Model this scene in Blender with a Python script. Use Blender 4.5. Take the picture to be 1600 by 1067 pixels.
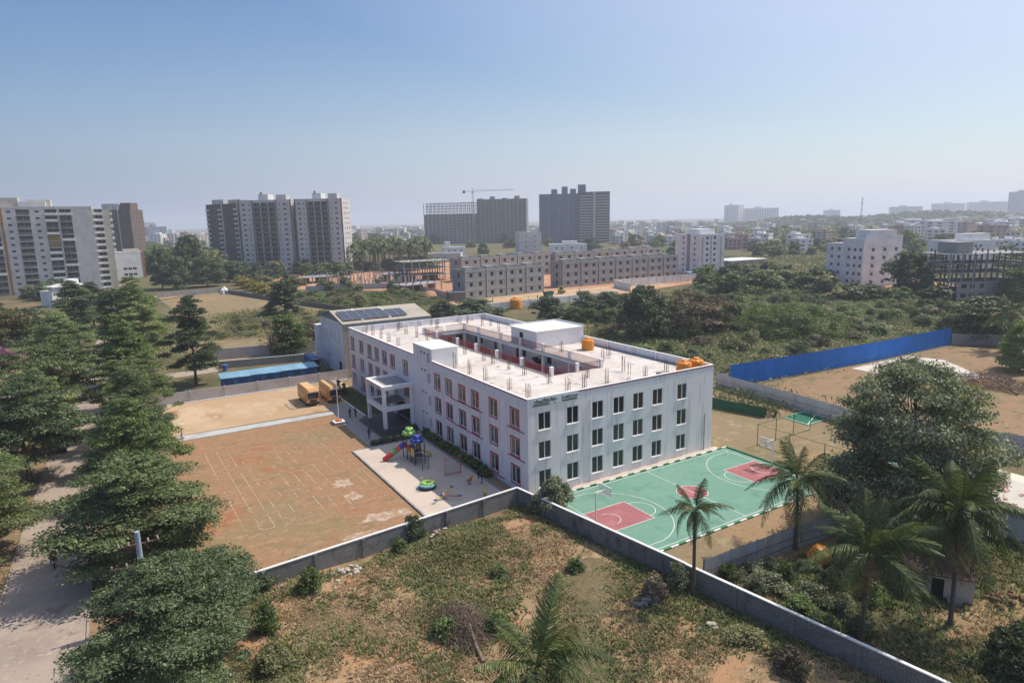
import bpy, bmesh, math, random
import numpy as np
from mathutils import Vector, Matrix

# ------------------------------------------------------------------ camera, sky, sun, exposure
SC = bpy.context.scene
for o in list(bpy.data.objects):
    bpy.data.objects.remove(o)
COL = SC.collection
R_ = math.radians

YAW, PITCH, ROLL = 0.5503, 0.1844, -0.02
fw = Vector((math.sin(YAW) * math.cos(PITCH), math.cos(YAW) * math.cos(PITCH), -math.sin(PITCH)))
rt = Vector((math.cos(YAW), -math.sin(YAW), 0)); up = rt.cross(fw)
rt2 = rt * math.cos(ROLL) + up * math.sin(ROLL); up2 = up * math.cos(ROLL) - rt * math.sin(ROLL)
cd = bpy.data.cameras.new('camera'); cam = bpy.data.objects.new('camera', cd); COL.objects.link(cam)
cam.matrix_world = Matrix(((rt2.x, up2.x, -fw.x, -38.0863), (rt2.y, up2.y, -fw.y, -59.0583), (rt2.z, up2.z, -fw.z, 31.5948), (0, 0, 0, 1)))
cd.sensor_width = 36.0; cd.lens = 36.0 * 1018.9 / 1600; cd.clip_end = 40000; cd.clip_start = 0.5
SC.camera = cam

SUN_EL, SUN_AZ = R_(54.5), R_(-5.0)          # azimuth measured from +X towards +Y
world = bpy.data.worlds.new('World'); SC.world = world; world.use_nodes = True
wn = world.node_tree; wn.nodes.clear()
sky = wn.nodes.new('ShaderNodeTexSky'); sky.sky_type = 'NISHITA'; sky.sun_disc = False
sky.sun_elevation = SUN_EL; sky.sun_rotation = R_(90) - SUN_AZ
sky.altitude = 900; sky.air_density = 1.6; sky.dust_density = 0.6; sky.ozone_density = 2.0
bg = wn.nodes.new('ShaderNodeBackground'); bg.inputs[1].default_value = 0.10
wo = wn.nodes.new('ShaderNodeOutputWorld')
# pale band of dust near the horizon, the same all the way round
tc = wn.nodes.new('ShaderNodeTexCoord'); sx_ = wn.nodes.new('ShaderNodeSeparateXYZ'); wn.links.new(tc.outputs['Generated'], sx_.inputs[0])
ab = wn.nodes.new('ShaderNodeMath'); ab.operation = 'ABSOLUTE'; wn.links.new(sx_.outputs[2], ab.inputs[0])
ml = wn.nodes.new('ShaderNodeMath'); ml.operation = 'MULTIPLY'; ml.inputs[1].default_value = -4.6; wn.links.new(ab.outputs[0], ml.inputs[0])
ex = wn.nodes.new('ShaderNodeMath'); ex.operation = 'EXPONENT'; wn.links.new(ml.outputs[0], ex.inputs[0])
m9 = wn.nodes.new('ShaderNodeMath'); m9.operation = 'MULTIPLY'; m9.inputs[1].default_value = 0.93; wn.links.new(ex.outputs[0], m9.inputs[0])
hx = wn.nodes.new('ShaderNodeMix'); hx.data_type = 'RGBA'; hs = wn.nodes.new('ShaderNodeHueSaturation'); hs.inputs['Value'].default_value = .84; hs.inputs['Saturation'].default_value = 1.65; hs.inputs['Hue'].default_value = .512; wn.links.new(sky.outputs[0], hs.inputs['Color']); wn.links.new(hs.outputs[0], hx.inputs[6]); 
# dusty glow: brighter towards the sun's side, by the angle to the sun
dt = wn.nodes.new('ShaderNodeVectorMath'); dt.operation = 'DOT_PRODUCT'; wn.links.new(tc.outputs['Generated'], dt.inputs[0])
dt.inputs[1].default_value = (math.cos(SUN_EL) * math.cos(SUN_AZ), math.cos(SUN_EL) * math.sin(SUN_AZ), math.sin(SUN_EL))
gl = wn.nodes.new('ShaderNodeMapRange'); gl.inputs[1].default_value = -.15; gl.inputs[2].default_value = .75; wn.links.new(dt.outputs['Value'], gl.inputs[0])
hc = wn.nodes.new('ShaderNodeMix'); hc.data_type = 'RGBA'; hc.inputs[6].default_value = (1.45, 2.2, 4.9, 1); hc.inputs[7].default_value = (8.1, 8.6, 9.9, 1); wn.links.new(gl.outputs[0], hc.inputs[0]); wn.links.new(hc.outputs[2], hx.inputs[7])
au = wn.nodes.new('ShaderNodeMapRange'); au.interpolation_type = 'SMOOTHSTEP'; au.inputs[1].default_value = -.05; au.inputs[2].default_value = .9; au.inputs[4].default_value = .75; wn.links.new(dt.outputs['Value'], au.inputs[0])
mx = wn.nodes.new('ShaderNodeMath'); mx.operation = 'MAXIMUM'; wn.links.new(m9.outputs[0], mx.inputs[0]); wn.links.new(au.outputs[0], mx.inputs[1]); wn.links.new(mx.outputs[0], hx.inputs[0])
wn.links.new(hx.outputs[2], bg.inputs[0]); wn.links.new(bg.outputs[0], wo.inputs[0])
sl = bpy.data.lights.new('sun', 'SUN'); sl.energy = 4.4; sl.angle = R_(0.53); sl.color = (1.0, 0.91, 0.77)
sun = bpy.data.objects.new('sun', sl); COL.objects.link(sun)
sd = Vector((math.cos(SUN_EL) * math.cos(SUN_AZ), math.cos(SUN_EL) * math.sin(SUN_AZ), math.sin(SUN_EL)))
sun.rotation_euler = sd.to_track_quat('Z', 'Y').to_euler(); sun.location = (60, 0, 90)
vs = SC.view_settings; vs.view_transform = 'Standard'; vs.look = 'None'; vs.exposure = 0.17; vs.gamma = 1.0; vs.use_curve_mapping = False
SC.render.engine = 'CYCLES'
cy = SC.cycles
cy.use_denoising = True; cy.max_bounces = 5; cy.diffuse_bounces = 3; cy.glossy_bounces = 2; cy.transmission_bounces = 3
cy.transparent_max_bounces = 6; cy.volume_bounces = 1; cy.caustics_reflective = False; cy.caustics_refractive = False
cy.sample_clamp_indirect = 6

# ------------------------------------------------------------------ mesh helpers
class MB:
    def __init__(s):
        s.v = []; s.f = []; s.m = []; s.M = None
    def add(s, vs_, fs, mi=0):
        n = len(s.v)
        if s.M is not None:
            vs_ = [tuple(s.M @ Vector(p)) for p in vs_]
        s.v.extend(vs_); s.f.extend([tuple(i + n for i in f) for f in fs]); s.m.extend([mi] * len(fs))
        return s
    def quad(s, a, b, c, d, mi=0): return s.add([a, b, c, d], [(0, 1, 2, 3)], mi)
    def box(s, x0, y0, z0, x1, y1, z1, mi=0):
        if x0 > x1: x0, x1 = x1, x0
        if y0 > y1: y0, y1 = y1, y0
        if z0 > z1: z0, z1 = z1, z0
        return s.add([(x0, y0, z0), (x1, y0, z0), (x1, y1, z0), (x0, y1, z0), (x0, y0, z1), (x1, y0, z1), (x1, y1, z1), (x0, y1, z1)],
                     [(0, 3, 2, 1), (4, 5, 6, 7), (0, 1, 5, 4), (1, 2, 6, 5), (2, 3, 7, 6), (3, 0, 4, 7)], mi)
    def bar(s, p0, p1, w, h=None, mi=0):
        "rectangular beam between two points"
        h = w if h is None else h
        a, b = Vector(p0), Vector(p1); d = (b - a).normalized()
        x = d.cross(Vector((0, 0, 1)))
        x = Vector((1, 0, 0)) if x.length < 1e-4 else x.normalized()
        y = d.cross(x)
        vs_ = []
        for c in (a, b):
            for sx, sy in ((-1, -1), (1, -1), (1, 1), (-1, 1)):
                vs_.append(tuple(c + x * sx * w / 2 + y * sy * h / 2))
        return s.add(vs_, [(0, 1, 2, 3), (7, 6, 5, 4), (0, 4, 5, 1), (1, 5, 6, 2), (2, 6, 7, 3), (3, 7, 4, 0)], mi)
    def path(s, pts, rs, n=6, mi=0, caps=True):
        "tube along a polyline with a radius per point"
        pts = [Vector(p) for p in pts]
        if not isinstance(rs, (list, tuple)): rs = [rs] * len(pts)
        vs_, fs = [], []
        ref = Vector((0.31, 0.17, 0.93))
        for i, p in enumerate(pts):
            d = (pts[min(i + 1, len(pts) - 1)] - pts[max(i - 1, 0)]).normalized()
            x = d.cross(ref)
            if x.length < 1e-3: x = d.cross(Vector((1, 0, 0)))
            x.normalize(); y = d.cross(x)
            for k in range(n):
                t = 2 * math.pi * k / n
                vs_.append(tuple(p + (x * math.cos(t) + y * math.sin(t)) * rs[i]))
        for i in range(len(pts) - 1):
            for k in range(n):
                fs.append((i * n + k, i * n + (k + 1) % n, (i + 1) * n + (k + 1) % n, (i + 1) * n + k))
        if caps:
            fs.append(tuple(reversed(range(n)))); fs.append(tuple(range((len(pts) - 1) * n, len(pts) * n)))
        return s.add(vs_, fs, mi)
    def tube(s, p0, p1, r0, r1=None, n=8, mi=0): return s.path([p0, p1], [r0, r0 if r1 is None else r1], n, mi)
    def prism(s, poly, z0, z1, mi=0):
        n = len(poly)
        vs_ = [(x, y, z0) for x, y in poly] + [(x, y, z1) for x, y in poly]
        fs = [tuple(reversed(range(n))), tuple(range(n, 2 * n))] + [(i, (i + 1) % n, n + (i + 1) % n, n + i) for i in range(n)]
        return s.add(vs_, fs, mi)
    def lathe(s, prof, n=12, c=(0, 0, 0), mi=0):
        vs_, fs = [], []
        for r, z in prof:
            for k in range(n):
                t = 2 * math.pi * k / n
                vs_.append((c[0] + r * math.cos(t), c[1] + r * math.sin(t), c[2] + z))
        for i in range(len(prof) - 1):
            for k in range(n):
                fs.append((i * n + k, i * n + (k + 1) % n, (i + 1) * n + (k + 1) % n, (i + 1) * n + k))
        fs.append(tuple(reversed(range(n)))); fs.append(tuple(range((len(prof) - 1) * n, len(prof) * n)))
        return s.add(vs_, fs, mi)
    def facade(s, o, u, L, z0, z1, holes, depth=0.15, mi=0, mr=0, back=None):
        """vertical wall sheet from point o along unit u (outward normal = u turned clockwise), with rectangular openings
        (u0,u1,v0,v1) whose reveals go inwards by depth; back = material index of a closing pane"""
        nx, ny = u[1], -u[0]
        P = lambda a, z, d=0.0: (o[0] + u[0] * a - nx * d, o[1] + u[1] * a - ny * d, z)
        us = sorted({0.0, L} | {h[0] for h in holes} | {h[1] for h in holes})
        zs = sorted({z0, z1} | {h[2] for h in holes} | {h[3] for h in holes})
        for j in range(len(zs) - 1):
            zc = (zs[j] + zs[j + 1]) / 2; start = None
            for i in range(len(us) - 1):
                uc = (us[i] + us[i + 1]) / 2
                solid = not any(h[0] < uc < h[1] and h[2] < zc < h[3] for h in holes)
                if solid and start is None: start = us[i]
                if start is not None and (not solid or i == len(us) - 2):
                    e = us[i + 1] if solid else us[i]
                    s.quad(P(start, zs[j]), P(e, zs[j]), P(e, zs[j + 1]), P(start, zs[j + 1]), mi); start = None
        dflt = depth
        for h in holes:
            a, b, c, d = h[:4]; depth = h[4] if len(h) > 4 else dflt
            s.quad(P(a, c), P(b, c), P(b, c, depth), P(a, c, depth), mr); s.quad(P(a, d, depth), P(b, d, depth), P(b, d), P(a, d), mr)
            s.quad(P(a, c, depth), P(a, d, depth), P(a, d), P(a, c), mr); s.quad(P(b, c), P(b, d), P(b, d, depth), P(b, c, depth), mr)
            if back is not None: s.quad(P(a, c, depth), P(b, c, depth), P(b, d, depth), P(a, d, depth), back)
        return s
    def mesh(s, name, mats, smooth=False):
        me = bpy.data.meshes.new(name); me.from_pydata(s.v, [], s.f)
        mats = mats if isinstance(mats, (list, tuple)) else [mats]
        for m in mats: me.materials.append(m)
        if len(mats) > 1: me.polygons.foreach_set('material_index', s.m)
        if smooth: me.polygons.foreach_set('use_smooth', [True] * len(me.polygons))
        me.update(); return me
    def build(s, name, mats, parent=None, loc=(0, 0, 0), rz=0.0, smooth=False):
        return ob(name, s.mesh(name, mats, smooth), parent, loc, rz)

def ob(name, me, parent=None, loc=(0, 0, 0), rz=0.0, sc=None):
    o = bpy.data.objects.new(name, me); COL.objects.link(o)
    o.location = loc; o.rotation_euler = (0, 0, rz)
    if sc is not None: o.scale = sc if isinstance(sc, (list, tuple)) else (sc, sc, sc)
    if parent is not None: o.parent = parent
    return o
def tag(o, label, cat, group=None, kind=None):
    o['label'] = label; o['category'] = cat
    if group: o['group'] = group
    if kind: o['kind'] = kind
    return o
def thing(name, label, cat, loc=(0, 0, 0), rz=0.0, group=None):
    return tag(ob(name, None, None, loc, rz), label, cat, group)
def struct(o):
    o['kind'] = 'structure'; return o
def copy_tree(o, parent=None):
    c = o.copy(); COL.objects.link(c); c.parent = parent
    for ch in list(o.children): copy_tree(ch, c)
    return c

# ------------------------------------------------------------------ materials
MATS = {}
def mat(name, base, layers=(), rough=0.85, bump=None, spec=0.25, metal=0.0, blocks=None, rnd=0.0, obj=False, island=0.0, trans=0.0, wave=None):
    """layers: (colour, noise scale, lo, hi[, z-stretch]) mixed over the base in turn"""
    m = bpy.data.materials.new(name); m.use_nodes = True
    nt = m.node_tree; N = nt.nodes; K = nt.links
    b = N['Principled BSDF']
    b.inputs['Roughness'].default_value = rough; b.inputs['Metallic'].default_value = metal
    b.inputs['Specular IOR Level'].default_value = spec * (.2 if rough > .7 else 1.0)
    if obj:
        t = N.new('ShaderNodeTexCoord'); pos = t.outputs['Object']
    else:
        g = N.new('ShaderNodeNewGeometry'); pos = g.outputs['Position']
    rgb = N.new('ShaderNodeRGB'); rgb.outputs[0].default_value = (*base, 1); col = rgb.outputs[0]
    def mapped(sx, sy, sz, off):
        mp = N.new('ShaderNodeMapping'); mp.inputs['Scale'].default_value = (sx, sy, sz); mp.inputs['Location'].default_value = (off, off * 1.7, off * .6)
        K.new(pos, mp.inputs[0]); return mp.outputs[0]
    def mix(fac, a, c, mode='MIX'):
        x = N.new('ShaderNodeMix'); x.data_type = 'RGBA'; x.blend_type = mode
        if isinstance(fac, float): x.inputs[0].default_value = fac
        else: K.new(fac, x.inputs[0])
        K.new(a, x.inputs[6])
        if isinstance(c, tuple): x.inputs[7].default_value = (*c, 1)
        else: K.new(c, x.inputs[7])
        return x.outputs[2]
    if blocks:
        bw, bh, mortar = blocks
        sx = N.new('ShaderNodeSeparateXYZ'); K.new(pos, sx.inputs[0])
        ad = N.new('ShaderNodeMath'); K.new(sx.outputs[0], ad.inputs[0]); K.new(sx.outputs[1], ad.inputs[1])
        cx = N.new('ShaderNodeCombineXYZ'); K.new(ad.outputs[0], cx.inputs[0]); K.new(sx.outputs[2], cx.inputs[1])
        br = N.new('ShaderNodeTexBrick'); K.new(cx.outputs[0], br.inputs[0])
        br.inputs['Color1'].default_value = (*base, 1); br.inputs['Color2'].default_value = (*[c * .82 for c in base], 1); br.inputs['Mortar'].default_value = (*mortar, 1)
        br.inputs['Scale'].default_value = 1.0; br.inputs['Brick Width'].default_value = bw; br.inputs['Row Height'].default_value = bh; br.inputs['Mortar Size'].default_value = 0.018
        col = br.outputs[0]
    for i, ly in enumerate(layers):
        c, s, lo, hi = ly[:4]; zs = ly[4] if len(ly) > 4 else 1.0
        n = N.new('ShaderNodeTexNoise'); n.inputs['Scale'].default_value = s; n.inputs['Detail'].default_value = 7; n.inputs['Roughness'].default_value = .62
        K.new(mapped(1, 1, zs, 13.7 * (i + 1)), n.inputs['Vector'])
        r = N.new('ShaderNodeMapRange'); r.interpolation_type = 'SMOOTHSTEP'
        r.inputs[1].default_value = lo; r.inputs[2].default_value = hi
        K.new(n.outputs[0], r.inputs[0]); col = mix(r.outputs[0], col, c)
    if rnd:
        oi = N.new('ShaderNodeObjectInfo'); r = N.new('ShaderNodeMapRange'); r.inputs[3].default_value = 1 - rnd; r.inputs[4].default_value = 1 + rnd
        K.new(oi.outputs['Random'], r.inputs[0])
        col = mix(1.0, col, r.outputs[0], 'MULTIPLY')
    if island:
        g2 = N.new('ShaderNodeNewGeometry'); r = N.new('ShaderNodeMapRange'); r.inputs[3].default_value = 1 - island; r.inputs[4].default_value = 1 + island
        K.new(g2.outputs['Random Per Island'], r.inputs[0])
        col = mix(1.0, col, r.outputs[0], 'MULTIPLY')
    K.new(col, b.inputs['Base Color'])
    if bump:
        n = N.new('ShaderNodeTexNoise'); n.inputs['Scale'].default_value = bump[0]; n.inputs['Detail'].default_value = 6
        K.new(pos, n.inputs['Vector'])
        bp = N.new('ShaderNodeBump'); bp.inputs['Strength'].default_value = bump[1]; bp.inputs['Distance'].default_value = bump[2] if len(bump) > 2 else 0.05
        K.new(n.outputs[0], bp.inputs['Height']); K.new(bp.outputs[0], b.inputs['Normal'])
    if trans:
        tr = N.new('ShaderNodeBsdfTranslucent'); K.new(mix(1.0, col, (1.25, 1.3, .6), 'MULTIPLY'), tr.inputs[0])
        ms = N.new('ShaderNodeMixShader'); ms.inputs[0].default_value = trans
        K.new(b.outputs[0], ms.inputs[1]); K.new(tr.outputs[0], ms.inputs[2]); K.new(ms.outputs[0], N['Material Output'].inputs[0])
    MATS[name] = m; return m

def plain(name, c, rough=0.6, spec=0.3, metal=0.0, var=0.12, s=3.0):
    return mat(name, c, [(tuple(x * (1 - var) for x in c), s, .42, .62)], rough=rough, spec=spec, metal=metal)

M = MATS
WEAR = (.52, .5, .49)
mat('white_wall', (.80, .765, .78), [((.74, .705, .72), .35, .4, .65), ((.54, .51, .52), .9, .56, .75, .1), ((.77, .74, .755), 2.3, .5, .7), ((.60, .57, .58), 2.4, .55, .7, .05)], rough=.9, bump=(6, .12, .02))
mat('side_wall', (.83, .795, .80), [((.77, .76, .76), .3, .4, .65), ((.55, .545, .545), .8, .55, .74, .1), ((.72, .71, .71), 1.7, .55, .75), ((.60, .595, .59), 2.4, .54, .68, .05)], rough=.9, bump=(6, .12, .02))
mat('parapet_wall', (.72, .72, .75), [((.4, .39, .4), 1.2, .52, .8, .2)], rough=.9)
mat('white_paint', (.82, .81, .80), [((.7, .69, .68), 1.5, .5, .75)], rough=.7)
mat('roof_white', (.70, .69, .685), [((.72, .71, .7), .8, .5, .7)], rough=.8)
mat('roof_concrete', (.54, .485, .45), [((.62, .57, .53), .16, .45, .6), ((.42, .38, .35), .22, .54, .66), ((.27, .245, .23), .55, .58, .68), ((.66, .61, .57), 1.3, .56, .68), ((.36, .33, .31), 3.0, .6, .70)], rough=.92, bump=(8, .3, .03))
mat('red_trim', (.40, .022, .05), rough=.5)
mat('rail_red', (.30, .04, .05), rough=.45)
mat('window_frame', (.74, .73, .73), rough=.45)
mat('glass_dark', (.016, .02, .02), [((.05, .055, .05), .7, .5, .7)], rough=.12, spec=.5, rnd=.5)
mat('glass_beige', (.16, .14, .11), [((.05, .05, .045), 1.3, .45, .6)], rough=.2, spec=.5, rnd=.5)  # beige in the pane colour stands for reflections as well as curtains
mat('rebar', (.20, .14, .12), [((.26, .17, .13), 3, .5, .7)], rough=.9)
mat('granite_step', (.055, .06, .068), [((.09, .095, .1), 2, .5, .7)], rough=.45, spec=.4)
mat('dark_void', (.03, .03, .032), rough=.9)
mat('door_brown', (.24, .1, .035), rough=.6)
mat('tank_orange', (.72, .27, .02), [((.6, .2, .02), 2.5, .5, .7)], rough=.42, spec=.4)
mat('concrete_grey', (.30, .29, .285), [((.22, .215, .21), .5, .45, .65), ((.36, .35, .34), 2, .55, .7)], rough=.92)
mat('blue_metal', (.045, .15, .33), [((.06, .19, .4), .4, .45, .65)], rough=.5, spec=.35)
mat('block_wall', (.215, .203, .19), [((.13, .122, .113), .7, .5, .7), ((.27, .267, .262), 2.5, .56, .72)], rough=.95, blocks=(.42, .21, (.3, .3, .295)), bump=(9, .3, .02))
mat('precast_wall', (.50, .47, .455), [((.40, .37, .35), .5, .45, .7), ((.32, .28, .25), 1.0, .6, .8, .3)], rough=.92)
mat('coping_white', (.70, .69, .67), [((.52, .5, .48), 1.2, .55, .75)], rough=.85)
mat('bark', (.12, .09, .065), [((.2, .16, .12), 4, .5, .7)], rough=.95, bump=(12, .5, .03))
mat('wood_dry', (.17, .125, .1), [((.27, .21, .17), 3, .5, .7)], rough=.95, island=.35)
mat('steel_grey', (.33, .34, .36), rough=.45, metal=.6)
mat('steel_rust', (.2, .11, .075), [((.3, .2, .14), 3, .5, .7)], rough=.85)

# ground sheets
mat('scrub_ground', (.16, .13, .075), [((.105, .105, .052), .035, .40, .58), ((.235, .155, .095), .02, .56, .7), ((.075, .085, .038), .11, .5, .66), ((.23, .18, .11), .5, .56, .7), ((.09, .085, .045), 1.4, .54, .68)], rough=.98, bump=(1.2, .7, .3))
mat('red_soil', (0.306, 0.176, 0.102), [((0.246, 0.184, 0.102), .08, .45, .62), ((0.315, 0.130, 0.066), .12, .54, .68), ((0.215, 0.161, 0.088), .33, .52, .68), ((0.337, 0.212, 0.131), 1.0, .5, .64), ((0.205, 0.141, 0.080), 2.6, .54, .66), ((0.365, 0.240, 0.154), 6, .55, .68), ((0.191, 0.130, 0.076), 11, .57, .7)], rough=.97, bump=(5, .35, .04))
mat('sand_lot', (0.423, 0.297, 0.185), [((0.504, 0.378, 0.260), .10, .45, .62), ((0.342, 0.215, 0.118), .22, .56, .7), ((0.540, 0.456, 0.361), .35, .62, .72), ((0.360, 0.275, 0.176), 1.8, .58, .72)], rough=.97, bump=(4, .3, .04))
mat('path_slab', (0.446, 0.452, 0.459), [((0.342, 0.347, 0.347), .5, .45, .65), ((0.437, 0.452, 0.448), 2.4, .55, .7)], rough=.92)
mat('paving_grey', (.30, .28, .275), [((.25, .235, .23), .6, .45, .65), ((.35, .33, .31), 2.2, .55, .7)], rough=.92)
mat('playground_slab', (.54, .455, .385), [((.48, .405, .345), .3, .45, .65), ((.43, .36, .31), 1.1, .62, .8), ((.57, .49, .42), 3, .55, .7)], rough=.9)
mat('street_concrete', (.36, .294, .247), [((.30, .245, .205), .15, .45, .62), ((.24, .19, .155), .45, .56, .68), ((.41, .335, .28), 1.3, .54, .68), ((.22, .175, .145), 3.2, .58, .7)], rough=.93, bump=(7, .3, .03))
mat('asphalt', (.055, .054, .054), [((.08, .078, .075), .8, .5, .7)], rough=.9)
mat('verge_soil', (0.276, 0.182, 0.114), [((0.208, 0.169, 0.097), .25, .48, .62), ((0.108, 0.118, 0.053), .5, .56, .68), ((0.338, 0.271, 0.186), 2, .58, .72)], rough=.97, bump=(4, .5, .06))
mat('court_green', (.155, .29, .225), [((.175, .315, .25), .12, .42, .62), ((.125, .25, .195), .4, .54, .7), ((.2, .335, .265), 2.2, .56, .7), ((.28, .31, .25), .1, .60, .74), ((.32, .31, .25), .7, .64, .74)], rough=.85, spec=.2)
mat('court_red', (.34, .135, .145), [((.39, .165, .17), .4, .46, .64), ((.29, .115, .125), 1.6, .54, .7), ((.42, .25, .22), .7, .62, .74)], rough=.85)
mat('line_white', (.74, .74, .71), [((.46, .5, .46), 2.0, .52, .68)], rough=.7)
mat('chalk', (.47, .38, .31), [((.35, .24, .165), 1.6, .44, .58)], rough=.95)
mat('plot_soil', (0.324, 0.217, 0.130), [((0.216, 0.170, 0.088), .10, .42, .66), ((0.389, 0.212, 0.120), .15, .50, .68), ((0.178, 0.148, 0.073), .42, .52, .64), ((0.400, 0.281, 0.177), .8, .55, .66), ((0.227, 0.164, 0.094), 2.2, .52, .64), ((0.454, 0.318, 0.208), 5, .58, .7), ((0.162, 0.133, 0.068), 9, .58, .7)], rough=.98, bump=(3.5, .8, .08))
mat('site_soil', (.40, .215, .13), [((.50, .30, .18), .08, .45, .62), ((.36, .16, .085), .2, .55, .7), ((.47, .37, .27), .5, .58, .7)], rough=.97)
mat('dry_field', (0.230, 0.175, 0.106), [((0.294, 0.198, 0.115), .06, .5, .63), ((0.175, 0.152, 0.078), .11, .5, .66), ((0.313, 0.253, 0.156), .5, .54, .7), ((0.184, 0.152, 0.083), 1.6, .55, .7), ((0.331, 0.267, 0.175), 4, .56, .7)], rough=.98, bump=(1.5, .5, .1))
mat('rubble_white', (.58, .54, .49), [((.46, .38, .31), .3, .5, .65), ((.3, .25, .2), 1, .62, .76)], rough=.95, bump=(3, .6, .1))
mat('lawn', (.055, .075, .028), [((.09, .1, .04), 1.2, .5, .65)], rough=.98, bump=(10, .8, .05))
mat('lime_spill', (.50, .43, .37), [((.345, .225, .145), 1.1, .40, .56), ((.37, .25, .165), 5, .45, .6)], rough=.95)
mat('hill_green', (.045, .06, .028), [((.07, .08, .035), .01, .45, .6)], rough=1)

# leaves
def leaf(name, a, b, c=None, trans=.2, rnd=.28):
    return mat(name, a, [(b, .3, .42, .6)] + ([(c, .8, .54, .66)] if c else []), rough=.55, spec=.25, island=.45, rnd=rnd, trans=trans)
leaf('leaf_avenue', (0.124, 0.176, 0.070), (0.182, 0.236, 0.095), (0.270, 0.290, 0.142))
leaf('leaf_lime', (0.144, 0.178, 0.066), (0.198, 0.228, 0.086), (0.276, 0.264, 0.126))
leaf('leaf_dark', (0.075, 0.109, 0.053), (0.112, 0.150, 0.070), (0.156, 0.181, 0.090))
leaf('leaf_mid', (0.102, 0.156, 0.048), (0.150, 0.204, 0.065), (0.210, 0.234, 0.090))
leaf('leaf_olive', (0.168, 0.175, 0.078), (0.227, 0.221, 0.108), (0.272, 0.246, 0.140))
leaf('leaf_grey', (0.150, 0.170, 0.102), (0.216, 0.228, 0.142), (0.282, 0.282, 0.186))
leaf('leaf_bright', (0.121, 0.190, 0.057), (0.167, 0.224, 0.069))
leaf('leaf_yellow', (.34, .27, .035), (.16, .15, .035))
leaf('leaf_flame', (.065, .082, .032), (.075, .09, .034), (.26, .075, .04))
leaf('leaf_purple', (.17, .075, .15), (.24, .11, .20))
leaf('leaf_brown', (0.144, 0.115, 0.078), (0.190, 0.149, 0.103))
leaf('palm_leaf', (0.066, 0.097, 0.033), (0.099, 0.127, 0.044), (0.165, 0.165, 0.066), trans=.2)
leaf('palm_dry', (.26, .19, .10), (.19, .135, .07), trans=.15)
leaf('grass_green', (0.121, 0.151, 0.053), (0.172, 0.190, 0.073), (0.230, 0.213, 0.099), trans=.2, rnd=0)
leaf('grass_dry', (0.345, 0.241, 0.143), (0.414, 0.302, 0.187), (0.265, 0.202, 0.110), trans=.2, rnd=0)

# ------------------------------------------------------------------ setting: ground, roads, yards
def sheet(name, poly, z, m, parent=None, thick=0.0):
    b = MB()
    if thick: b.prism(poly, z - thick, z)
    else: b.add([(x, y, z) for x, y in poly], [tuple(range(len(poly)))])
    o = b.build(name, M[m], parent)
    if parent is None: struct(o)
    return o
gr = MB()
for a in range(48):
    t0, t1 = 2 * math.pi * a / 48, 2 * math.pi * (a + 1) / 48
    rs = [0, 300, 1200, 4000, 9000]
    for r0, r1 in zip(rs, rs[1:]):
        p = [(r0 * math.cos(t0), r0 * math.sin(t0), 0), (r1 * math.cos(t0), r1 * math.sin(t0), 0), (r1 * math.cos(t1), r1 * math.sin(t1), 0), (r0 * math.cos(t1), r0 * math.sin(t1), 0)]
        gr.add(p if r0 else p[:3], [(0, 1, 2, 3)] if r0 else [(0, 1, 2)])
struct(gr.build('ground', M['scrub_ground']))
sheet('school_ground', [(-34, -2.4), (-1.5, -.3), (3.0, -28), (48, -28), (60, 26), (24, 71), (-34, 71)], .006, 'dry_field')
field = sheet('playing_field', [(-33.5, -2.8), (-11.95, -.9), (-11.95, 27.2), (-9.2, 28), (-8.6, 46.7), (-33.5, 46.3)], .012, 'red_soil')
sheet('parking_lot', [(-33.5, 49.6), (-4.6, 49.8), (-4.6, 62), (-.4, 64), (-.4, 69.7), (-33.5, 69.9)], .012, 'sand_lot')
sheet('path', [(-33.5, 46.5), (-8.3, 46.9), (-8.3, 48.7), (-33.5, 49.2)], .05, 'path_slab', thick=.04)
sheet('forecourt_paving', [(-9.1, 27.6), (-.05, 27.6), (-.05, 42), (-4.6, 42), (-4.6, 52), (-8.3, 52), (-8.3, 46.9), (-9.0, 40)], .04, 'paving_grey', thick=.03)
pg = sheet('playground_pavement', [(-11.7, -.9), (-1.55, -.05), (-1.55, 27.4), (-11.7, 27.0)], .16, 'playground_slab', thick=.15)
b = MB(); b.box(-11.92, -.95, 0, -11.703, 27.2, .2); b.box(-11.703, 27.003, 0, -1.5, 27.2, .2)
b.build('kerb', M['concrete_grey'], pg)
b = MB(); b.box(-1.55, .3, 0, -1.35, 28.3, .32); b.build('kerb', M['concrete_grey'], pg)
sheet('planting_bed', [(-1.35, .3), (-.05, .3), (-.05, 28.3), (-1.35, 28.3)], .2, 'verge_soil')
sheet('lawn_bed', [(-4.4, 42.2), (-.5, 42.2), (-.5, 63), (-4.4, 61)], .07, 'lawn', thick=.05)
b = MB(); b.box(-4.6, 42.0, 0, -4.4, 61, .16); b.box(-4.4, 42.0, 0, -.1, 42.2, .16); struct(b.build('lawn_kerb', M['coping_white']))
b = MB(); b.box(-13.95, 54.0, 0, -13.4, 58.6, .09); b.box(-13.4, 54.0, 0, -11.5, 54.4, .09); struct(b.build('parking_kerb', M['street_concrete']))
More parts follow.
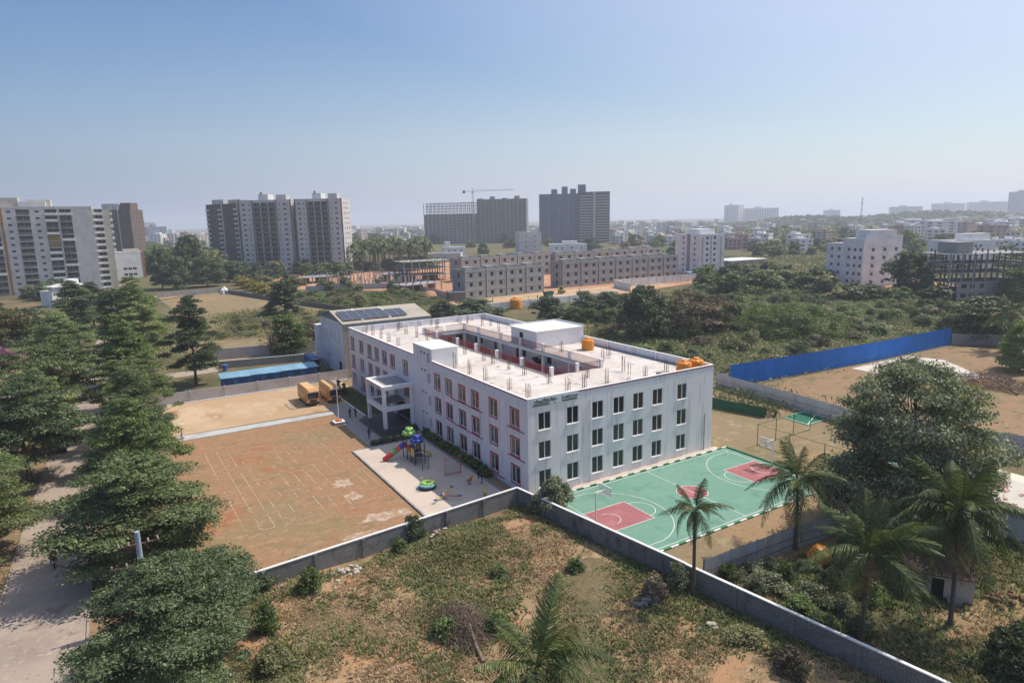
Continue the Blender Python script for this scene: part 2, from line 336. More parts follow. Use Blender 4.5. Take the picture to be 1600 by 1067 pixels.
# chalk lanes on the field
rng = random.Random(5)
def chalk(a, c, w=.085, gap=.2):
    b = MB(); A, Bv = Vector((*a, 0)), Vector((*c, 0)); L = (Bv - A).length; d = (Bv - A) / L; n = Vector((-d.y, d.x, 0)); t = 0
    while t < L:
        s = min(rng.uniform(.35, 2.2), L - t)
        if rng.random() > gap:
            ww = w * rng.uniform(.5, 1.15); off = n * rng.uniform(-.03, .03)
            p = [A + d * t + n * ww / 2 + off, A + d * t - n * ww / 2 + off, A + d * (t + s) - n * ww / 2 + off, A + d * (t + s) + n * ww / 2 + off]
            b.quad(*[(q.x, q.y, .017) for q in p])
        t += s + rng.uniform(0, .12)
    b.build('chalk_line', M['chalk'], field)
for x, y0, y1, g in [(-29.2, 9.5, 42.3, .08), (-27.7, 9.3, 40.2, .15), (-26.3, 9.4, 37, .2), (-25.2, 9.2, 33, .3), (-23.6, 9.5, 24, .45), (-22.2, 9.5, 34, .5), (-20.7, 9.6, 34.6, .3), (-19.3, 10, 36, .35), (-17.7, 10, 34, .4), (-16.2, 11, 35, .55), (-14.2, 15, 38.4, .4), (-12.9, 13, 26, .5)]:
    chalk((x - .3, y1), (x + .25, y0), gap=g)
chalk((-30.5, 9.1), (-13.2, 10.6), gap=.25)
for i, (x, y, rx, ry) in enumerate([(-16.4, 16.9, 1.7, 1.5), (-16.5, 12.4, 1.1, 1.8), (-15.4, 5.5, 3.0, 1.4), (-19.0, 2.6, 2.6, .7), (-13.4, 5.2, 1.2, 1.0)]):
    p = []
    for k in range(22):
        t = 2 * math.pi * k / 22; r = rng.uniform(.45, 1.1); p.append((x + rx * r * math.cos(t), y + ry * r * math.sin(t)))
    sheet('lime_patch', p, .018 + i * .002, 'lime_spill', parent=field)

# street along the school side
def road_strip(name, pts, w, z, m, thick=0):
    Lp, Rp = [], []
    for i, (x, y) in enumerate(pts):
        a = Vector(pts[max(i - 1, 0)]); c = Vector(pts[min(i + 1, len(pts) - 1)]); d = (c - a).normalized(); n = Vector((-d.y, d.x))
        Lp.append((x + n.x * w / 2, y + n.y * w / 2)); Rp.append((x - n.x * w / 2, y - n.y * w / 2))
    b = MB()
    for i in range(len(pts) - 1):
        b.quad((*Rp[i], z), (*Rp[i + 1], z), (*Lp[i + 1], z), (*Lp[i], z))
    return struct(b.build(name, M[m])), Lp, Rp
sheet('street_verge', [(-62, -40), (-34.2, -40), (-34.2, 95), (-34, 150), (-60, 150)], .005, 'verge_soil')
road, lp, rp = road_strip('road', [(-46.2, -30), (-46.0, 0), (-45.6, 25), (-44.6, 55), (-43.6, 85), (-42.2, 115), (-40.3, 150), (-38, 190)], 6.6, .03, 'street_concrete')
road_strip('cross_road', [(-95, 91), (-60, 93), (-43.5, 95), (-20, 97)], 5.5, .036, 'street_concrete')
for side in (lp, rp):
    for i in range(0, 5):
        a, c = side[i], side[i + 1]
        b = MB(); b.bar((*a, .07), (*c, .07), .18, .14); b.build('kerb', M['street_concrete'], road)

# basketball court
court = sheet('basketball_court', [(2.05, -16.95), (31.8, -16.95), (31.8, -1.0), (1.0, -1.0)], .05, 'court_green', thick=.05)
LZ = .058
def strip(parent, pts, w, m='line_white', name='court_line', z=LZ):
    b = MB()
    for i in range(len(pts) - 1):
        a, c = Vector(pts[i]), Vector(pts[i + 1]); d = (c - a).normalized(); n = Vector((-d.y, d.x)) * w / 2
        b.quad(*[(q.x, q.y, z) for q in (a - n, c - n, c + n, a + n)])
    return b.build(name, M[m], parent)
def arc(cx, cy_, r, a0, a1, n=36): return [(cx + r * math.cos(R_(a0 + (a1 - a0) * k / n)), cy_ + r * math.sin(R_(a0 + (a1 - a0) * k / n))) for k in range(n + 1)]
CX0, CX1, CY0, CY1 = 2.75, 30.9, -16.55, -1.45; CYM = (CY0 + CY1) / 2; CXM = (CX0 + CX1) / 2
strip(court, [(CX0, CY0), (CX1, CY0)], .07); strip(court, [(CX0, CY1), (CX1, CY1)], .07); strip(court, [(CX0, CY0), (CX0, CY1)], .07); strip(court, [(CX1, CY0), (CX1, CY1)], .07)
strip(court, [(CXM, CY0), (CXM, CY1)], .07)
def disc(parent, pts, m, name, z): 
    b = MB(); b.add([(x, y, z) for x, y in pts], [tuple(range(len(pts)))]); return b.build(name, M[m], parent)
disc(court, arc(CXM, CYM, 1.8, 0, 360)[:-1], 'court_red', 'centre_circle', .054); strip(court, arc(CXM, CYM, 1.8, 0, 360), .07, z=.062)
for ex, sg in ((CX0, 1), (CX1, -1)):
    lx = ex + sg * 5.8
    disc(court, [(ex, CYM - 2.45), (lx, CYM - 2.45), (lx, CYM + 2.45), (ex, CYM + 2.45)] if sg > 0 else [(lx, CYM - 2.45), (ex, CYM - 2.45), (ex, CYM + 2.45), (lx, CYM + 2.45)], 'court_red', 'key_area', .054)
    strip(court, [(ex, CYM - 2.45), (lx, CYM - 2.45), (lx, CYM + 2.45), (ex, CYM + 2.45)], .07, z=.060)
    strip(court, arc(lx, CYM, 1.8, -90 if sg > 0 else 90, 90 if sg > 0 else 270), .07, z=.064)
    strip(court, arc(ex + sg * 1.575, CYM, 1.25, -90 if sg > 0 else 90, 90 if sg > 0 else 270), .06, z=.064)
    a3 = arc(ex + sg * 1.575, CYM, 6.75, -78 if sg > 0 else 102, 78 if sg > 0 else 258, 48)
    strip(court, [(ex, a3[0][1])] + a3 + [(ex, a3[-1][1])], .07, z=.066)
# green and white kerb stones between court and school, and along the far edges
b = MB(); b.box(-.1, -.98, 0, 30.9, -.003, .10); struct(b.build('apron_paving', M['playground_slab']))
mat('kerb_green', (.025, .14, .055), rough=.7)
ks = {k: MB().box(0, -.1, 0, .98, .1, .2).mesh('kerb_stone', M[k]) for k in ('kerb_green', 'line_white')}
for i in range(31):
    ob('kerb_stone', ks['kerb_green' if i % 2 else 'line_white'], court, (1.0 + i, -1.1, 0))
for i in range(16):
    ob('kerb_stone', ks['kerb_green'], court, (31.95, -1.1 - i, 0), -math.pi / 2)
for i in range(29):
    ob('kerb_stone', ks['line_white' if i % 2 else 'kerb_green'], court, (2.3 + i, -17.1, -.06))

# land beyond
sheet('fenced_lot', [(65.01, 18.63), (54.01, -4.73), (80, -60), (150, -40), (137.14, 3.73), (130.09, 15.85)], .02, 'verge_soil')
sheet('broken_slab', [(90.09, 16.13), (111.71, 15.87), (112.85, 9.13), (102.93, -2.94), (90.30, 0.15)], .06, 'rubble_white', thick=.05)
sheet('dry_meadow', [(-20.48, 261.43), (7.64, 287.40), (25.63, 205.22), (44.61, 169.91), (15.92, 129.51), (-12.46, 138.43)], .02, 'dry_field')
sheet('meadow', [(-28.49, 138.77), (7.61, 133.28), (5.35, 106.26), (-18.98, 98.00)], .02, 'dry_field')
sheet('construction_ground', [(18.35, 289.59), (71.43, 388.16), (121.89, 343.65), (187.25, 401.05), (333.40, 287.95), (216.50, 165.69), (138.22, 146.84), (67.92, 164.27), (74.92, 226.70), (43.99, 266.22)], .05, 'site_soil')
sheet('villa_street', [(73.29, 169.70), (87.02, 174.09), (128.28, 178.55), (180.42, 177.35), (200.50, 171.70), (145.33, 153.09), (70.24, 152.93)], .08, 'sand_lot')
sheet('clearing', [(79.13, 101.66), (102.65, 105.22), (96.20, 96.13), (75.10, 88.36)], .05, 'red_soil')
sheet('clearing', [(257.18, 197.16), (340.28, 226.00), (311.89, 188.67), (246.54, 166.66)], .05, 'site_soil')
sheet('clearing', [(228.31, 124.07), (319.26, 104.97), (219.42, 54.09), (201.17, 91.24)], .05, 'site_soil')
sheet('clearing', [(-21.60, 284.58), (8.82, 306.66), (8.13, 290.86), (-20.10, 267.15)], .06, 'site_soil')
sheet('clearing', [(15.83, -34.90), (16.50, -37.47), (27.19, -37.75), (20.65, -40.22), (9.49, -42.22), (5.91, -39.88)], .03, 'plot_soil')

# empty plot in front of the compound wall: uneven ground
def plot_height(x, y):
    h = .12 * math.sin(x * .45 + 1) * math.cos(y * .37) + .1 * math.sin(x * .21 - y * .3)
    h += .9 * math.exp(-((x + 12) ** 2 / 18 + (y + 5.5) ** 2 / 7))        # heap by the corner
    h += .35 * math.exp(-((x + 27) ** 2 / 10 + (y + 5) ** 2 / 4))
    return h + .06
plot_poly = [(-34.6, -3.4), (-31.6, -3.2), (-1.95, -.62), (4.4, -42), (6.5, -56), (-34, -56)]
def inside(px, py, poly):
    r = False; j = len(poly) - 1
    for i in range(len(poly)):
        xi, yi = poly[i]; xj, yj = poly[j]
        if (yi > py) != (yj > py) and px < (xj - xi) * (py - yi) / (yj - yi) + xi: r = not r
        j = i
    return r
b = MB(); n1, n2 = 70, 90
xs = [-34 + 42 * i / n1 for i in range(n1 + 1)]; ys = [-56 + 56 * j / n2 for j in range(n2 + 1)]
vv = []
for j in range(n2 + 1):
    t = j / n2
    y0 = -56 + t * 56
    for i in range(n1 + 1):
        s_ = i / n1
        ytop = -3.25 + s_ * 2.62; x1 = 6.5 + (-2.0 - 6.5) * ((y0 + 56) / 55.4)
        x = -34.2 + s_ * (x1 + 34.2); y = -56 + t * (ytop + 56)
        vv.append((x, y, plot_height(x, y)))
b.add(vv, [(j * (n1 + 1) + i, j * (n1 + 1) + i + 1, (j + 1) * (n1 + 1) + i + 1, (j + 1) * (n1 + 1) + i) for j in range(n2) for i in range(n1)])
struct(b.build('vacant_plot', M['plot_soil'], smooth=True))

# ------------------------------------------------------------------ the school
school = thing('school_building', 'large white three-storey school with red window trims, courtyard and flat roof', 'school')
W_, L_, HR, HP = 30.05, 63.16, 10.7, 11.8
SILL = (1.06, 4.52, 7.98); WW, WH = 1.72, 2.08
xr = (2.3, 6.3, 10.05, 13.37, 16.55, 19.83, 24.2)
yl = (2.8, 7.75, 12.4, 16.05, 20.0, 23.65, 35.3, 40.75, 44.45, 48.2, 51.8, 56.35, 61.3)
holes_r = [(x - WW / 2, x + WW / 2, z, z + WH) for x in xr for z in SILL]
holes_l = [(L_ - y - WW / 2, L_ - y + WW / 2, z, z + WH) for y in yl for z in SILL if not (z < 2 and 34 < y < 42)]
holes_l.append((L_ - 40, L_ - 34, .6, 3.1))
slits = [(26.75, z) for z in (11.4, 8.3, 5.0)] + [(26.2, z) for z in (11.4, 8.3, 5.0)] + [(26.75, 1.6), (26.2, 1.6)]
vents = [(28.95, z) for z in (12.4, 9.8, 6.4, 3.2)] + [(27.8, z) for z in (12.4, 9.8, 6.4, 3.2)]
hl_low = holes_l + [(L_ - y - .17, L_ - y + .17, z, z + 1.4) for y, z in slits if z < 10] + [(L_ - y - .28, L_ - y + .28, z, z + .4) for y, z in vents if z < 10]
MB().facade((0, 0), (1, 0), W_, 0, HR, holes_r, .16).build('side_wall', M['side_wall'], school)
MB().facade((0, L_), (0, -1), L_, 0, HR, hl_low, .16).build('front_wall', M['white_wall'], school)
MB().facade((W_, 0), (0, 1), L_, 0, HR, []).build('rear_wall', M['white_wall'], school)
MB().facade((W_, L_), (-1, 0), W_, 0, HR, []).build('end_wall', M['white_wall'], school)
for (x0, y0, x1, y1) in [(0, 0, W_, .2), (0, .2, .2, 25.2), (0, 31.8, .2, L_ - .2), (W_ - .2, .2, W_, 28.3), (W_ - .2, 36.4, W_, L_ - .2), (0, L_ - .2, W_, L_)]:
    p = MB().box(x0, y0, HR, x1, y1, HP).build('parapet', M['parapet_wall'], school)
    MB().box(x0 - .04, y0 - .04, HP, x1 + .04, y1 + .04, HP + .07).build('coping', M['white_paint'], p)
    if y0 == 0 and x1 == W_: MB().box(x0 + 7.2, -.03, HP - .13, x1, -.002, HP - .02).build('red_band', M['red_trim'], p)
    if x0 == 0 and x1 == .2: MB().box(-.03, y0, HP - .13, -.002, y1, HP - .02).build('red_band', M['red_trim'], p)
for y in (5, 10.5, 16, 21.5, 42, 48, 54, 59): MB().box(W_ - .42, y, HR + .005, W_ - .2, y + .3, HP - .02).build('parapet_pier', M['parapet_wall'], school)
for x in (3, 7, 11, 15, 19, 23.5, 27): MB().box(x, L_ - .42, HR + .005, x + .3, L_ - .2, HP - .02).build('parapet_pier', M['parapet_wall'], school)
# roof slab round the courtyard
QX0, QX1, QY0, QY1 = 11.4, 20.0, 11.5, 53.4
for (x0, y0, x1, y1) in [(.2, .2, QX0, L_ - .2), (QX1, .2, W_ - .2, L_ - .2), (QX0, .2, QX1, QY0), (QX0, QY1, QX1, L_ - .2)]:
    MB().box(x0, y0, HR - .3, x1, y1, HR).build('roof_slab', M['roof_concrete'], school)
# courtyard: gallery floors, beams, columns, inner walls
for zf in (3.55, 7.12):
    for (x0, y0, x1, y1) in [(QX0 - 2.2, QY0 - 2.2, QX0, QY1 + 2.2), (QX1, QY0 - 2.2, QX1 + 2.2, QY1 + 2.2), (QX0, QY0 - 2.2, QX1, QY0), (QX0, QY1, QX1, QY1 + 2.2)]:
        MB().box(x0, y0, zf - .2, x1, y1, zf).build('gallery_floor', M['concrete_grey'], school)
MB().box(QX0 - 2.2, QY0 - 2.2, .02, QX1 + 2.2, QY1 + 2.2, .1).build('courtyard_floor', M['paving_grey'], school)
for zb in (2.95, 6.5, 10.0):
    t = .4 if zb > 9 else .45
    for (x0, y0, x1, y1) in [(QX0 - .3, QY0 - .3, QX0 + .004, QY1 + .3), (QX1 - .004, QY0 - .3, QX1 + .3, QY1 + .3), (QX0 + .004, QY0 - .3, QX1 - .004, QY0 + .004), (QX0 + .004, QY1 - .004, QX1 - .004, QY1 + .3)]:
        MB().box(x0, y0, zb, x1, y1, zb + t).build('gallery_beam', M['white_paint'], school)
cys = (11.5, 19.0, 26.1, 32.8, 39.4, 47.5, 53.4)
for x in (QX0, QX1):
    for y in cys: MB().box(x - .2, y - .2, .1, x + .2, y + .2, 10.0).build('gallery_column', M['white_paint'], school)
IX0, IX1, IY0, IY1 = QX0 - 2.2, QX1 + 2.2, QY0 - 2.2, QY1 + 2.2
def inner(o, u, L, n):
    hs = []; 
    for z in (.1, 3.57, 7.14):
        for k in range(n):
            c = L * (k + .5) / n
            hs.append((c - 1.6, c - .65, z, z + 2.1)); hs.append((c + .3, c + 1.7, z + .9, z + 2.1))
    MB().facade(o, u, L, .1, HR - .31, hs, .12, 0, 0, 1).build('courtyard_wall', [M['white_wall'], M['glass_dark']], school)
    nx, ny = u[1], -u[0]
    for k in range(n):
        c = L * (k + .5) / n - 1.1
        if k % 2:
            x, y = o[0] + u[0] * c - nx * .06, o[1] + u[1] * c - ny * .06
            ob('door', MB().box(-.44, -.03, 0, .44, .03, 2.05).mesh('door', M['door_brown']), school, (x, y, 7.15), math.atan2(u[1], u[0]))
inner((IX1, IY1), (0, -1), IY1 - IY0, 6); inner((IX0, IY0), (0, 1), IY1 - IY0, 6); inner((IX1, IY0), (-1, 0), IX1 - IX0, 2); inner((IX0, IY1), (1, 0), IX1 - IX0, 2)
b = MB()
for k in range(10): b.box(20.6, 27.5 + k * .3, 7.15 + k * .17, 21.8, 27.8 + k * .3, 7.32 + k * .17)
b.build('stair_flight', M['granite_step'], school)
# roof pillars and red railings round the well
for x in (QX0, QX1):
    for y in cys: 
        p = MB().box(x - .22, y - .22, HR + .004, x + .22, y + .22, HR + 1.25).build('railing_pier', M['white_paint'], school)
MB().box(15.48, QY0 - .22, HR + .004, 15.92, QY0 + .22, HR + 1.25).build('railing_pier', M['white_paint'], school)
def railing(p0, p1, z, parent, h=1.05, sp=.13):
    b = MB(); a, c = Vector((*p0, z)), Vector((*p1, z)); n = max(2, int((c - a).length / sp))
    for hh in (.12, h): b.bar(a + Vector((0, 0, hh)), c + Vector((0, 0, hh)), .05)
    for k in range(1, n):
        q = a.lerp(c, k / n); b.bar(q + Vector((0, 0, .12)), q + Vector((0, 0, h)), .022)
    return b.build('railing', M['rail_red'], parent)
for x in (QX0, QX1):
    for y0, y1 in zip(cys, cys[1:]): railing((x, y0 + .22), (x, y1 - .22), HR, school)
for y in (QY0, QY1): railing((QX0 + .22, y), (15.48, y), HR, school); railing((15.92, y), (QX1 - .22, y), HR, school)
for x in (QX0, QX1):
    for y0, y1 in zip(cys, cys[1:]): railing((x, y0 + .22), (x, y1 - .22), 7.12, school)
# stair head rooms
b = MB(); b.facade((0, 31.8), (0, -1), 6.6, HR, 13.42, [(31.8 - y - .17, 31.8 - y + .17, z, z + 1.4) for y, z in slits if z > 10] + [(31.8 - y - .28, 31.8 - y + .28, z, z + .4) for y, z in vents if z > 10], .16)
b.build('front_wall', M['white_wall'], school)
hr = MB().box(.3, 25.2, HR, 4.2, 31.8, 13.42).box(.001, 25.2, HR, .3, 25.35, 13.42).box(.001, 31.65, HR, .3, 31.8, 13.42).build('stair_head', M['white_paint'], school)
MB().box(-.05, 25.1, 13.42, 4.45, 31.9, 13.56).build('stair_head_roof', M['roof_white'], hr)
hr = MB().box(20.35, 28.5, HR, W_, 36.4, 13.4).build('stair_head', M['white_paint'], school)
MB().box(20.1, 28.25, 13.4, W_ + .05, 36.6, 13.52).build('stair_head_roof', M['roof_white'], hr)
MB().box(20.1, 36.45, 13.52, W_ + .05, 36.6, 13.75).box(W_ - .1, 28.25, 13.52, W_ + .05, 36.45, 13.75).build('stair_head_kerb', M['parapet_wall'], hr)
MB().box(20.3, 32.6, HR + .05, 20.345, 33.6, HR + 2.1).build('stair_door', M['dark_void'], hr)
for y, z in slits: MB().box(.12, y - .17, z, .2, y + .17, z + 1.4).build('slit_window', M['dark_void'], school)
for y, z in vents: MB().box(.12, y - .28, z, .2, y + .28, z + .4).build('vent_opening', M['dark_void'], school)
# windows: frame, two panes, red surround on the front
def win_meshes(w, h, pre):
    f = MB(); t = .07
    f.box(-w / 2, -.05, 0, w / 2, .03, t).box(-w / 2, -.05, h - t, w / 2, .03, h).box(-w / 2, -.05, t, -w / 2 + t, .03, h - t).box(w / 2 - t, -.05, t, w / 2, .03, h - t).box(-.055, -.05, t, .055, .03, h - t)
    pn = MB().box(0, -.012, t, w / 2 - t - .055, .012, h - t)
    return f.mesh('window', M['window_frame']), pn.mesh('pane', M['glass_dark']), MB().box(0, -.012, t, w / 2 - t - .055, .012, h - t).mesh('pane', M['glass_beige']), t
WF, WP, WPC, wt = win_meshes(WW, WH, '')
grille = MB()
for k in range(1, 7): grille.bar((0.02, 0, wt + (WH - 2 * wt) * k / 7), (WW / 2 - wt - .075, 0, wt + (WH - 2 * wt) * k / 7), .016)
GRM = grille.mesh('grille', M['steel_grey'])
tr = MB(); q = .2
for x0, x1, z0, z1 in ((-WW / 2 - q, WW / 2 + q, -q, -.002), (-WW / 2 - q, WW / 2 + q, WH + .002, WH + q), (-WW / 2 - q, -WW / 2 - .002, -.002, WH + .002), (WW / 2 + .002, WW / 2 + q, -.002, WH + .002)):
    tr.box(x0, -.165, z0, x1, -.102, z1)
TRM = tr.mesh('red_surround', M['red_trim'])
sillm = MB().box(-WW / 2 - .06, -.2, -.08, WW / 2 + .06, -.1, -.003).mesh('sill', M['white_paint'])
wr = random.Random(3)
def window(x, y, z, rz, front):
    o = ob('window', WF, school, (x, y, z), rz)
    for sx in (-WW / 2 + wt, .055):
        p = ob('pane', WPC if (front and wr.random() < .45) else WP, o, (sx, .01 + (.012 if sx > 0 else 0), 0))
    if front: ob('red_surround', TRM, o, (0, .06, 0))
    else:
        ob('sill', sillm, o, (0, 0, 0)); ob('grille', GRM, o, (-WW / 2 + wt, .045, 0)); ob('grille', GRM, o, (.065, .045, 0))
for x in xr:
    for z in SILL: window(x, .10, z, 0, False)
for y in yl:
    for z in SILL:
        if not (z < 2 and 34 < y < 42): window(.10, y, z, -math.pi / 2, True)
for y0, y1, z in [(10.5, 19.2, 7.93), (.7, 4.5, 7.88), (10.5, 19.2, 4.47), (.65, 4.4, 4.42), (19.0, 25.6, 1.0), (5.3, 10.2, .92), (49, 53.2, 7.9), (59.8, 62.6, 4.45), (54.8, 58.2, 1.0), (43, 46, 4.45), (47, 53, 4.45), (60, 62.6, 7.9)]:
    MB().box(-.12, y0, z - .19, -.002, y1, z - .135).build('sill_band', M['red_trim'], school)
MB().tube((8.88, -.06, 0), (8.88, -.06, 10.6), .045).build('drain_pipe', M['side_wall'], school)
MB().tube((28.6, -.06, 0), (28.6, -.06, 5.2), .05).build('drain_pipe', M['concrete_grey'], school)
# starter bars left standing on the roof
def bars(seed):
    r = random.Random(seed); b = MB()
    for dx in (-.22, .22):
        for dy in (-.16, .16):
            for s in (0, .08, -.07)[:2 + (r.random() < .5)]:
                b.tube((dx + s, dy, 0), (dx + s + r.uniform(-.07, .07), dy + r.uniform(-.07, .07), r.uniform(1.4, 2.2)), .017, n=4)
    for z in (.25, .8): 
        b.bar((-.24, -.17, z), (.24, -.17, z), .012); b.bar((-.24, .17, z), (.24, .17, z), .012); b.bar((-.23, -.17, z), (-.23, .17, z), .012); b.bar((.23, -.17, z), (.23, .17, z), .012)
    return b.mesh('starter_bars', M['rebar'])
BM = [bars(i) for i in range(4)]
rb = [(2.9, y) for y in (4.3, 8.6, 14.6, 19.2, 23.7, 45.2, 49.5, 53.4, 57.7, 61.3)] + [(8.7, y) for y in (4.2, 8.3, 14.1, 18.2, 22.7, 25.5, 31.5, 38.5, 45.9, 50.5, 55.6, 59.6)] + \
     [(x, 3.8) for x in (11, 14.6, 18.4, 21.2, 25.1)] + [(14.6, 7.8), (20.9, 7.8), (22.5, 14.2), (25.9, 16.9), (21.9, 23.7), (22, 59), (24, 59.6), (24.8, 54.7), (26.1, 53.6), (16.1, 57.6), (16.8, 61.8), (10, 62), (23.5, 46), (23.5, 40.5)]
for i, (x, y) in enumerate(rb): ob('starter_bars', BM[i % 4], school, (x, y, HR), .2 * (i % 5), (1, 1, .85 + .07 * (i % 5)))
# roof drainage pipes
MB().path([(W_ - .6, 1.5, HR + .12), (W_ - .6, 12, HR + .12), (W_ - .55, 27.6, HR + .12)], .05).build('roof_pipe', M['dark_void'], school)
MB().path([(10.9, 12, HR + .08), (10.9, 30, HR + .08), (10.95, 53, HR + .08)], .06).build('roof_pipe', M['concrete_grey'], school)
MB().box(23, 2.2, HR + .004, 24.6, 3.6, HR + .45).build('tank_plinth', M['concrete_grey'], school)
# entrance portico
PO = dict(x=-4.75, y0=32.7, y1=39.6)
st = MB(); st.box(-5.2, 31.6, 0, -.02, 41.2, .6).box(-5.55, 31.25, 0, -.02, 41.2, .44).box(-5.9, 30.9, 0, -.02, 41.2, .28).box(-6.25, 30.55, 0, -.02, 41.2, .13)
st.build('entrance_steps', M['granite_step'], school)
for x, y in ((PO['x'], PO['y0']), (PO['x'], PO['y1']), (-.3, PO['y0']), (-.3, PO['y1'])):
    MB().box(x - .25, y - .25, .6, x + .25, y + .25, 6.6).build('portico_column', M['white_paint'], school)
for z0, z1 in ((3.25, 3.9), (6.6, 7.2)):
    MB().box(-5.05, 32.42, z0, -4.45, 39.88, z1).build('portico_beam', M['white_paint'], school)
    for y in (32.42, 39.28): MB().box(-4.448, y, z0, -.004, y + .6, z1).build('portico_beam', M['white_paint'], school)
MB().box(-4.45, 33.02, 6.62, -.004, 39.28, 6.9).build('portico_roof', M['paving_grey'], school)
MB().box(-4.45, 36.2, 3.4, -.004, 39.28, 3.7).build('portico_balcony', M['paving_grey'], school)
mat('fascia_red', (.52, .28, .25), [((.62, .58, .56), 3.5, .45, .6)], rough=.8)
MB().box(-5.075, 33.2, 6.72, -5.052, 39.2, 7.1).build('portico_fascia', M['fascia_red'], school)
MB().box(.17, 34, .6, .2, 40, 3.1).build('entrance_dark', M['dark_void'], school)  # dark sheet painting in the shade of the entrance recess
# name board painted high on the side wall
sgn = MB().box(.62, -.05, 10.82, 7.0, -.004, 11.66).build('name_board', plain('board_white', (.74, .76, .78)), school)
mat('sign_ink', (.03, .04, .06), rough=.7); mat('sign_green', (.07, .11, .04), rough=.7); mat('sign_brown', (.06, .06, .09), rough=.7)
MB().box(.72, -.07, 10.88, 2.95, -.052, 11.06).build('sign_bar', M['sign_green'], sgn)
MB().box(4.75, -.07, 10.9, 6.9, -.052, 11.08).build('sign_bar', M['sign_green'], sgn)
def text(s, size, loc, parent, m, rot=(math.pi / 2, 0, 0), xs=1.0, ext=.004, bold=0.0):
    cu = bpy.data.curves.new('lettering', 'FONT'); cu.body = s; cu.size = size; cu.extrude = ext; cu.offset = bold; cu.materials.append(M[m])
    o = bpy.data.objects.new('lettering', cu); COL.objects.link(o); o.parent = parent; o.location = loc; o.rotation_euler = rot; o.scale = (xs, 1, 1); TEXTS.append(o); return o
TEXTS = []
text('\u0cb8\u0cc1\u0cae\u0cc7\u0ca7\u0cbe', .5, (.78, -.06, 11.25), sgn, 'sign_ink', xs=1.5, bold=.02)
MB().box(.8, -.062, 11.14, 2.9, -.052, 11.2).build('sign_underline', M['sign_ink'], sgn)
text('SUMEDHA', .52, (4.66, -.06, 11.17), sgn, 'sign_brown', xs=.98, bold=.012)
em = MB()
for k in range(5):
    a = R_(30 + 30 * k); em.bar((3.75 + .16 * math.cos(a), -.06, 11.12 + .16 * math.sin(a)), (3.75 + .36 * math.cos(a), -.06, 11.12 + .36 * math.sin(a)), .05, .012)
    em.lathe([(.02, 0), (.055, .03), (.055, .07), (.02, .1)], 8, (3.75 + .45 * math.cos(a), -.066, 11.05 + .45 * math.sin(a)))
em.lathe([(.02, 0), (.09, .05), (.09, .12), (.02, .18)], 8, (3.75, -.08, 10.88))
em.build('sign_emblem', M['sign_green'], sgn)
# faint painted emblem by the entrance
mat('faint_ink', (.36, .35, .38), rough=.9)
em = MB()
for k in range(14):
    a0, a1 = 2 * math.pi * k / 14, 2 * math.pi * (k + 1) / 14
    em.bar((-.006, 28.6 + .42 * math.cos(a0), 2.6 + .42 * math.sin(a0)), (-.006, 28.6 + .42 * math.cos(a1), 2.6 + .42 * math.sin(a1)), .05, .01)
for z, w in ((1.95, 1.5), (1.75, 1.2), (1.55, 1.4)): em.bar((-.006, 28.6 - w / 2, z), (-.006, 28.6 + w / 2, z), .01, .07)
em.build('wall_emblem', M['faint_ink'], school)
MB().box(-.06, 27.6, .5, -.004, 29.4, 1.0).build('wall_plaque', M['granite_step'], school)
# roof tanks
def tank(x, y, z, label, s=1.0, group=None):
    t = thing('water_tank', label, 'water tank', (x, y, z), 0, group)
    pr = [(.88, 0), (.9, .05)]
    for k in range(3): pr += [(.9, .1 + k * .42), (.93, .16 + k * .42), (.93, .3 + k * .42), (.9, .36 + k * .42)]
    pr += [(.88, 1.36), (.8, 1.45), (.42, 1.62), (.4, 1.63)]
    b = MB(); b.lathe(pr, 24); b.build('tank_body', M['tank_orange'], t, smooth=False)
    b = MB()
    for k in range(8):
        a = 2 * math.pi * k / 8; b.bar((.45 * math.cos(a), .45 * math.sin(a), 1.6), (.86 * math.cos(a), .86 * math.sin(a), 1.44), .16, .1)
    b.build('tank_rib', M['tank_orange'], t)
    MB().lathe([(.36, 1.62), (.38, 1.66), (.38, 1.74), (.3, 1.8), (.05, 1.83)], 16).build('lid', M['tank_orange'], t)
    t.scale = (s, s, s); return t
tank(26.5, 22.8, HR + .01, 'orange plastic water tank standing alone beside the big stair head room', 1.1)
tank(26.2, 1.7, HR + .01, 'orange roof tank of the corner pair, on the side closer to the name board', 1.12)
tank(28.6, 1.75, HR + .01, 'orange roof tank squeezed into the very corner of the school parapet', 1.12)
rp_ = thing('rubble_heap', 'small dark heap of rubble left on the school roof edge', 'rubble', (17.6, 2.6, HR + .005))
for k in range(9):
    MB().box(-.25, -.18, 0, .25, .18, .2).build('stone', M['granite_step'], rp_, (rng.uniform(-.6, .6), rng.uniform(-.35, .35), .02 * k), rng.uniform(0, 3))

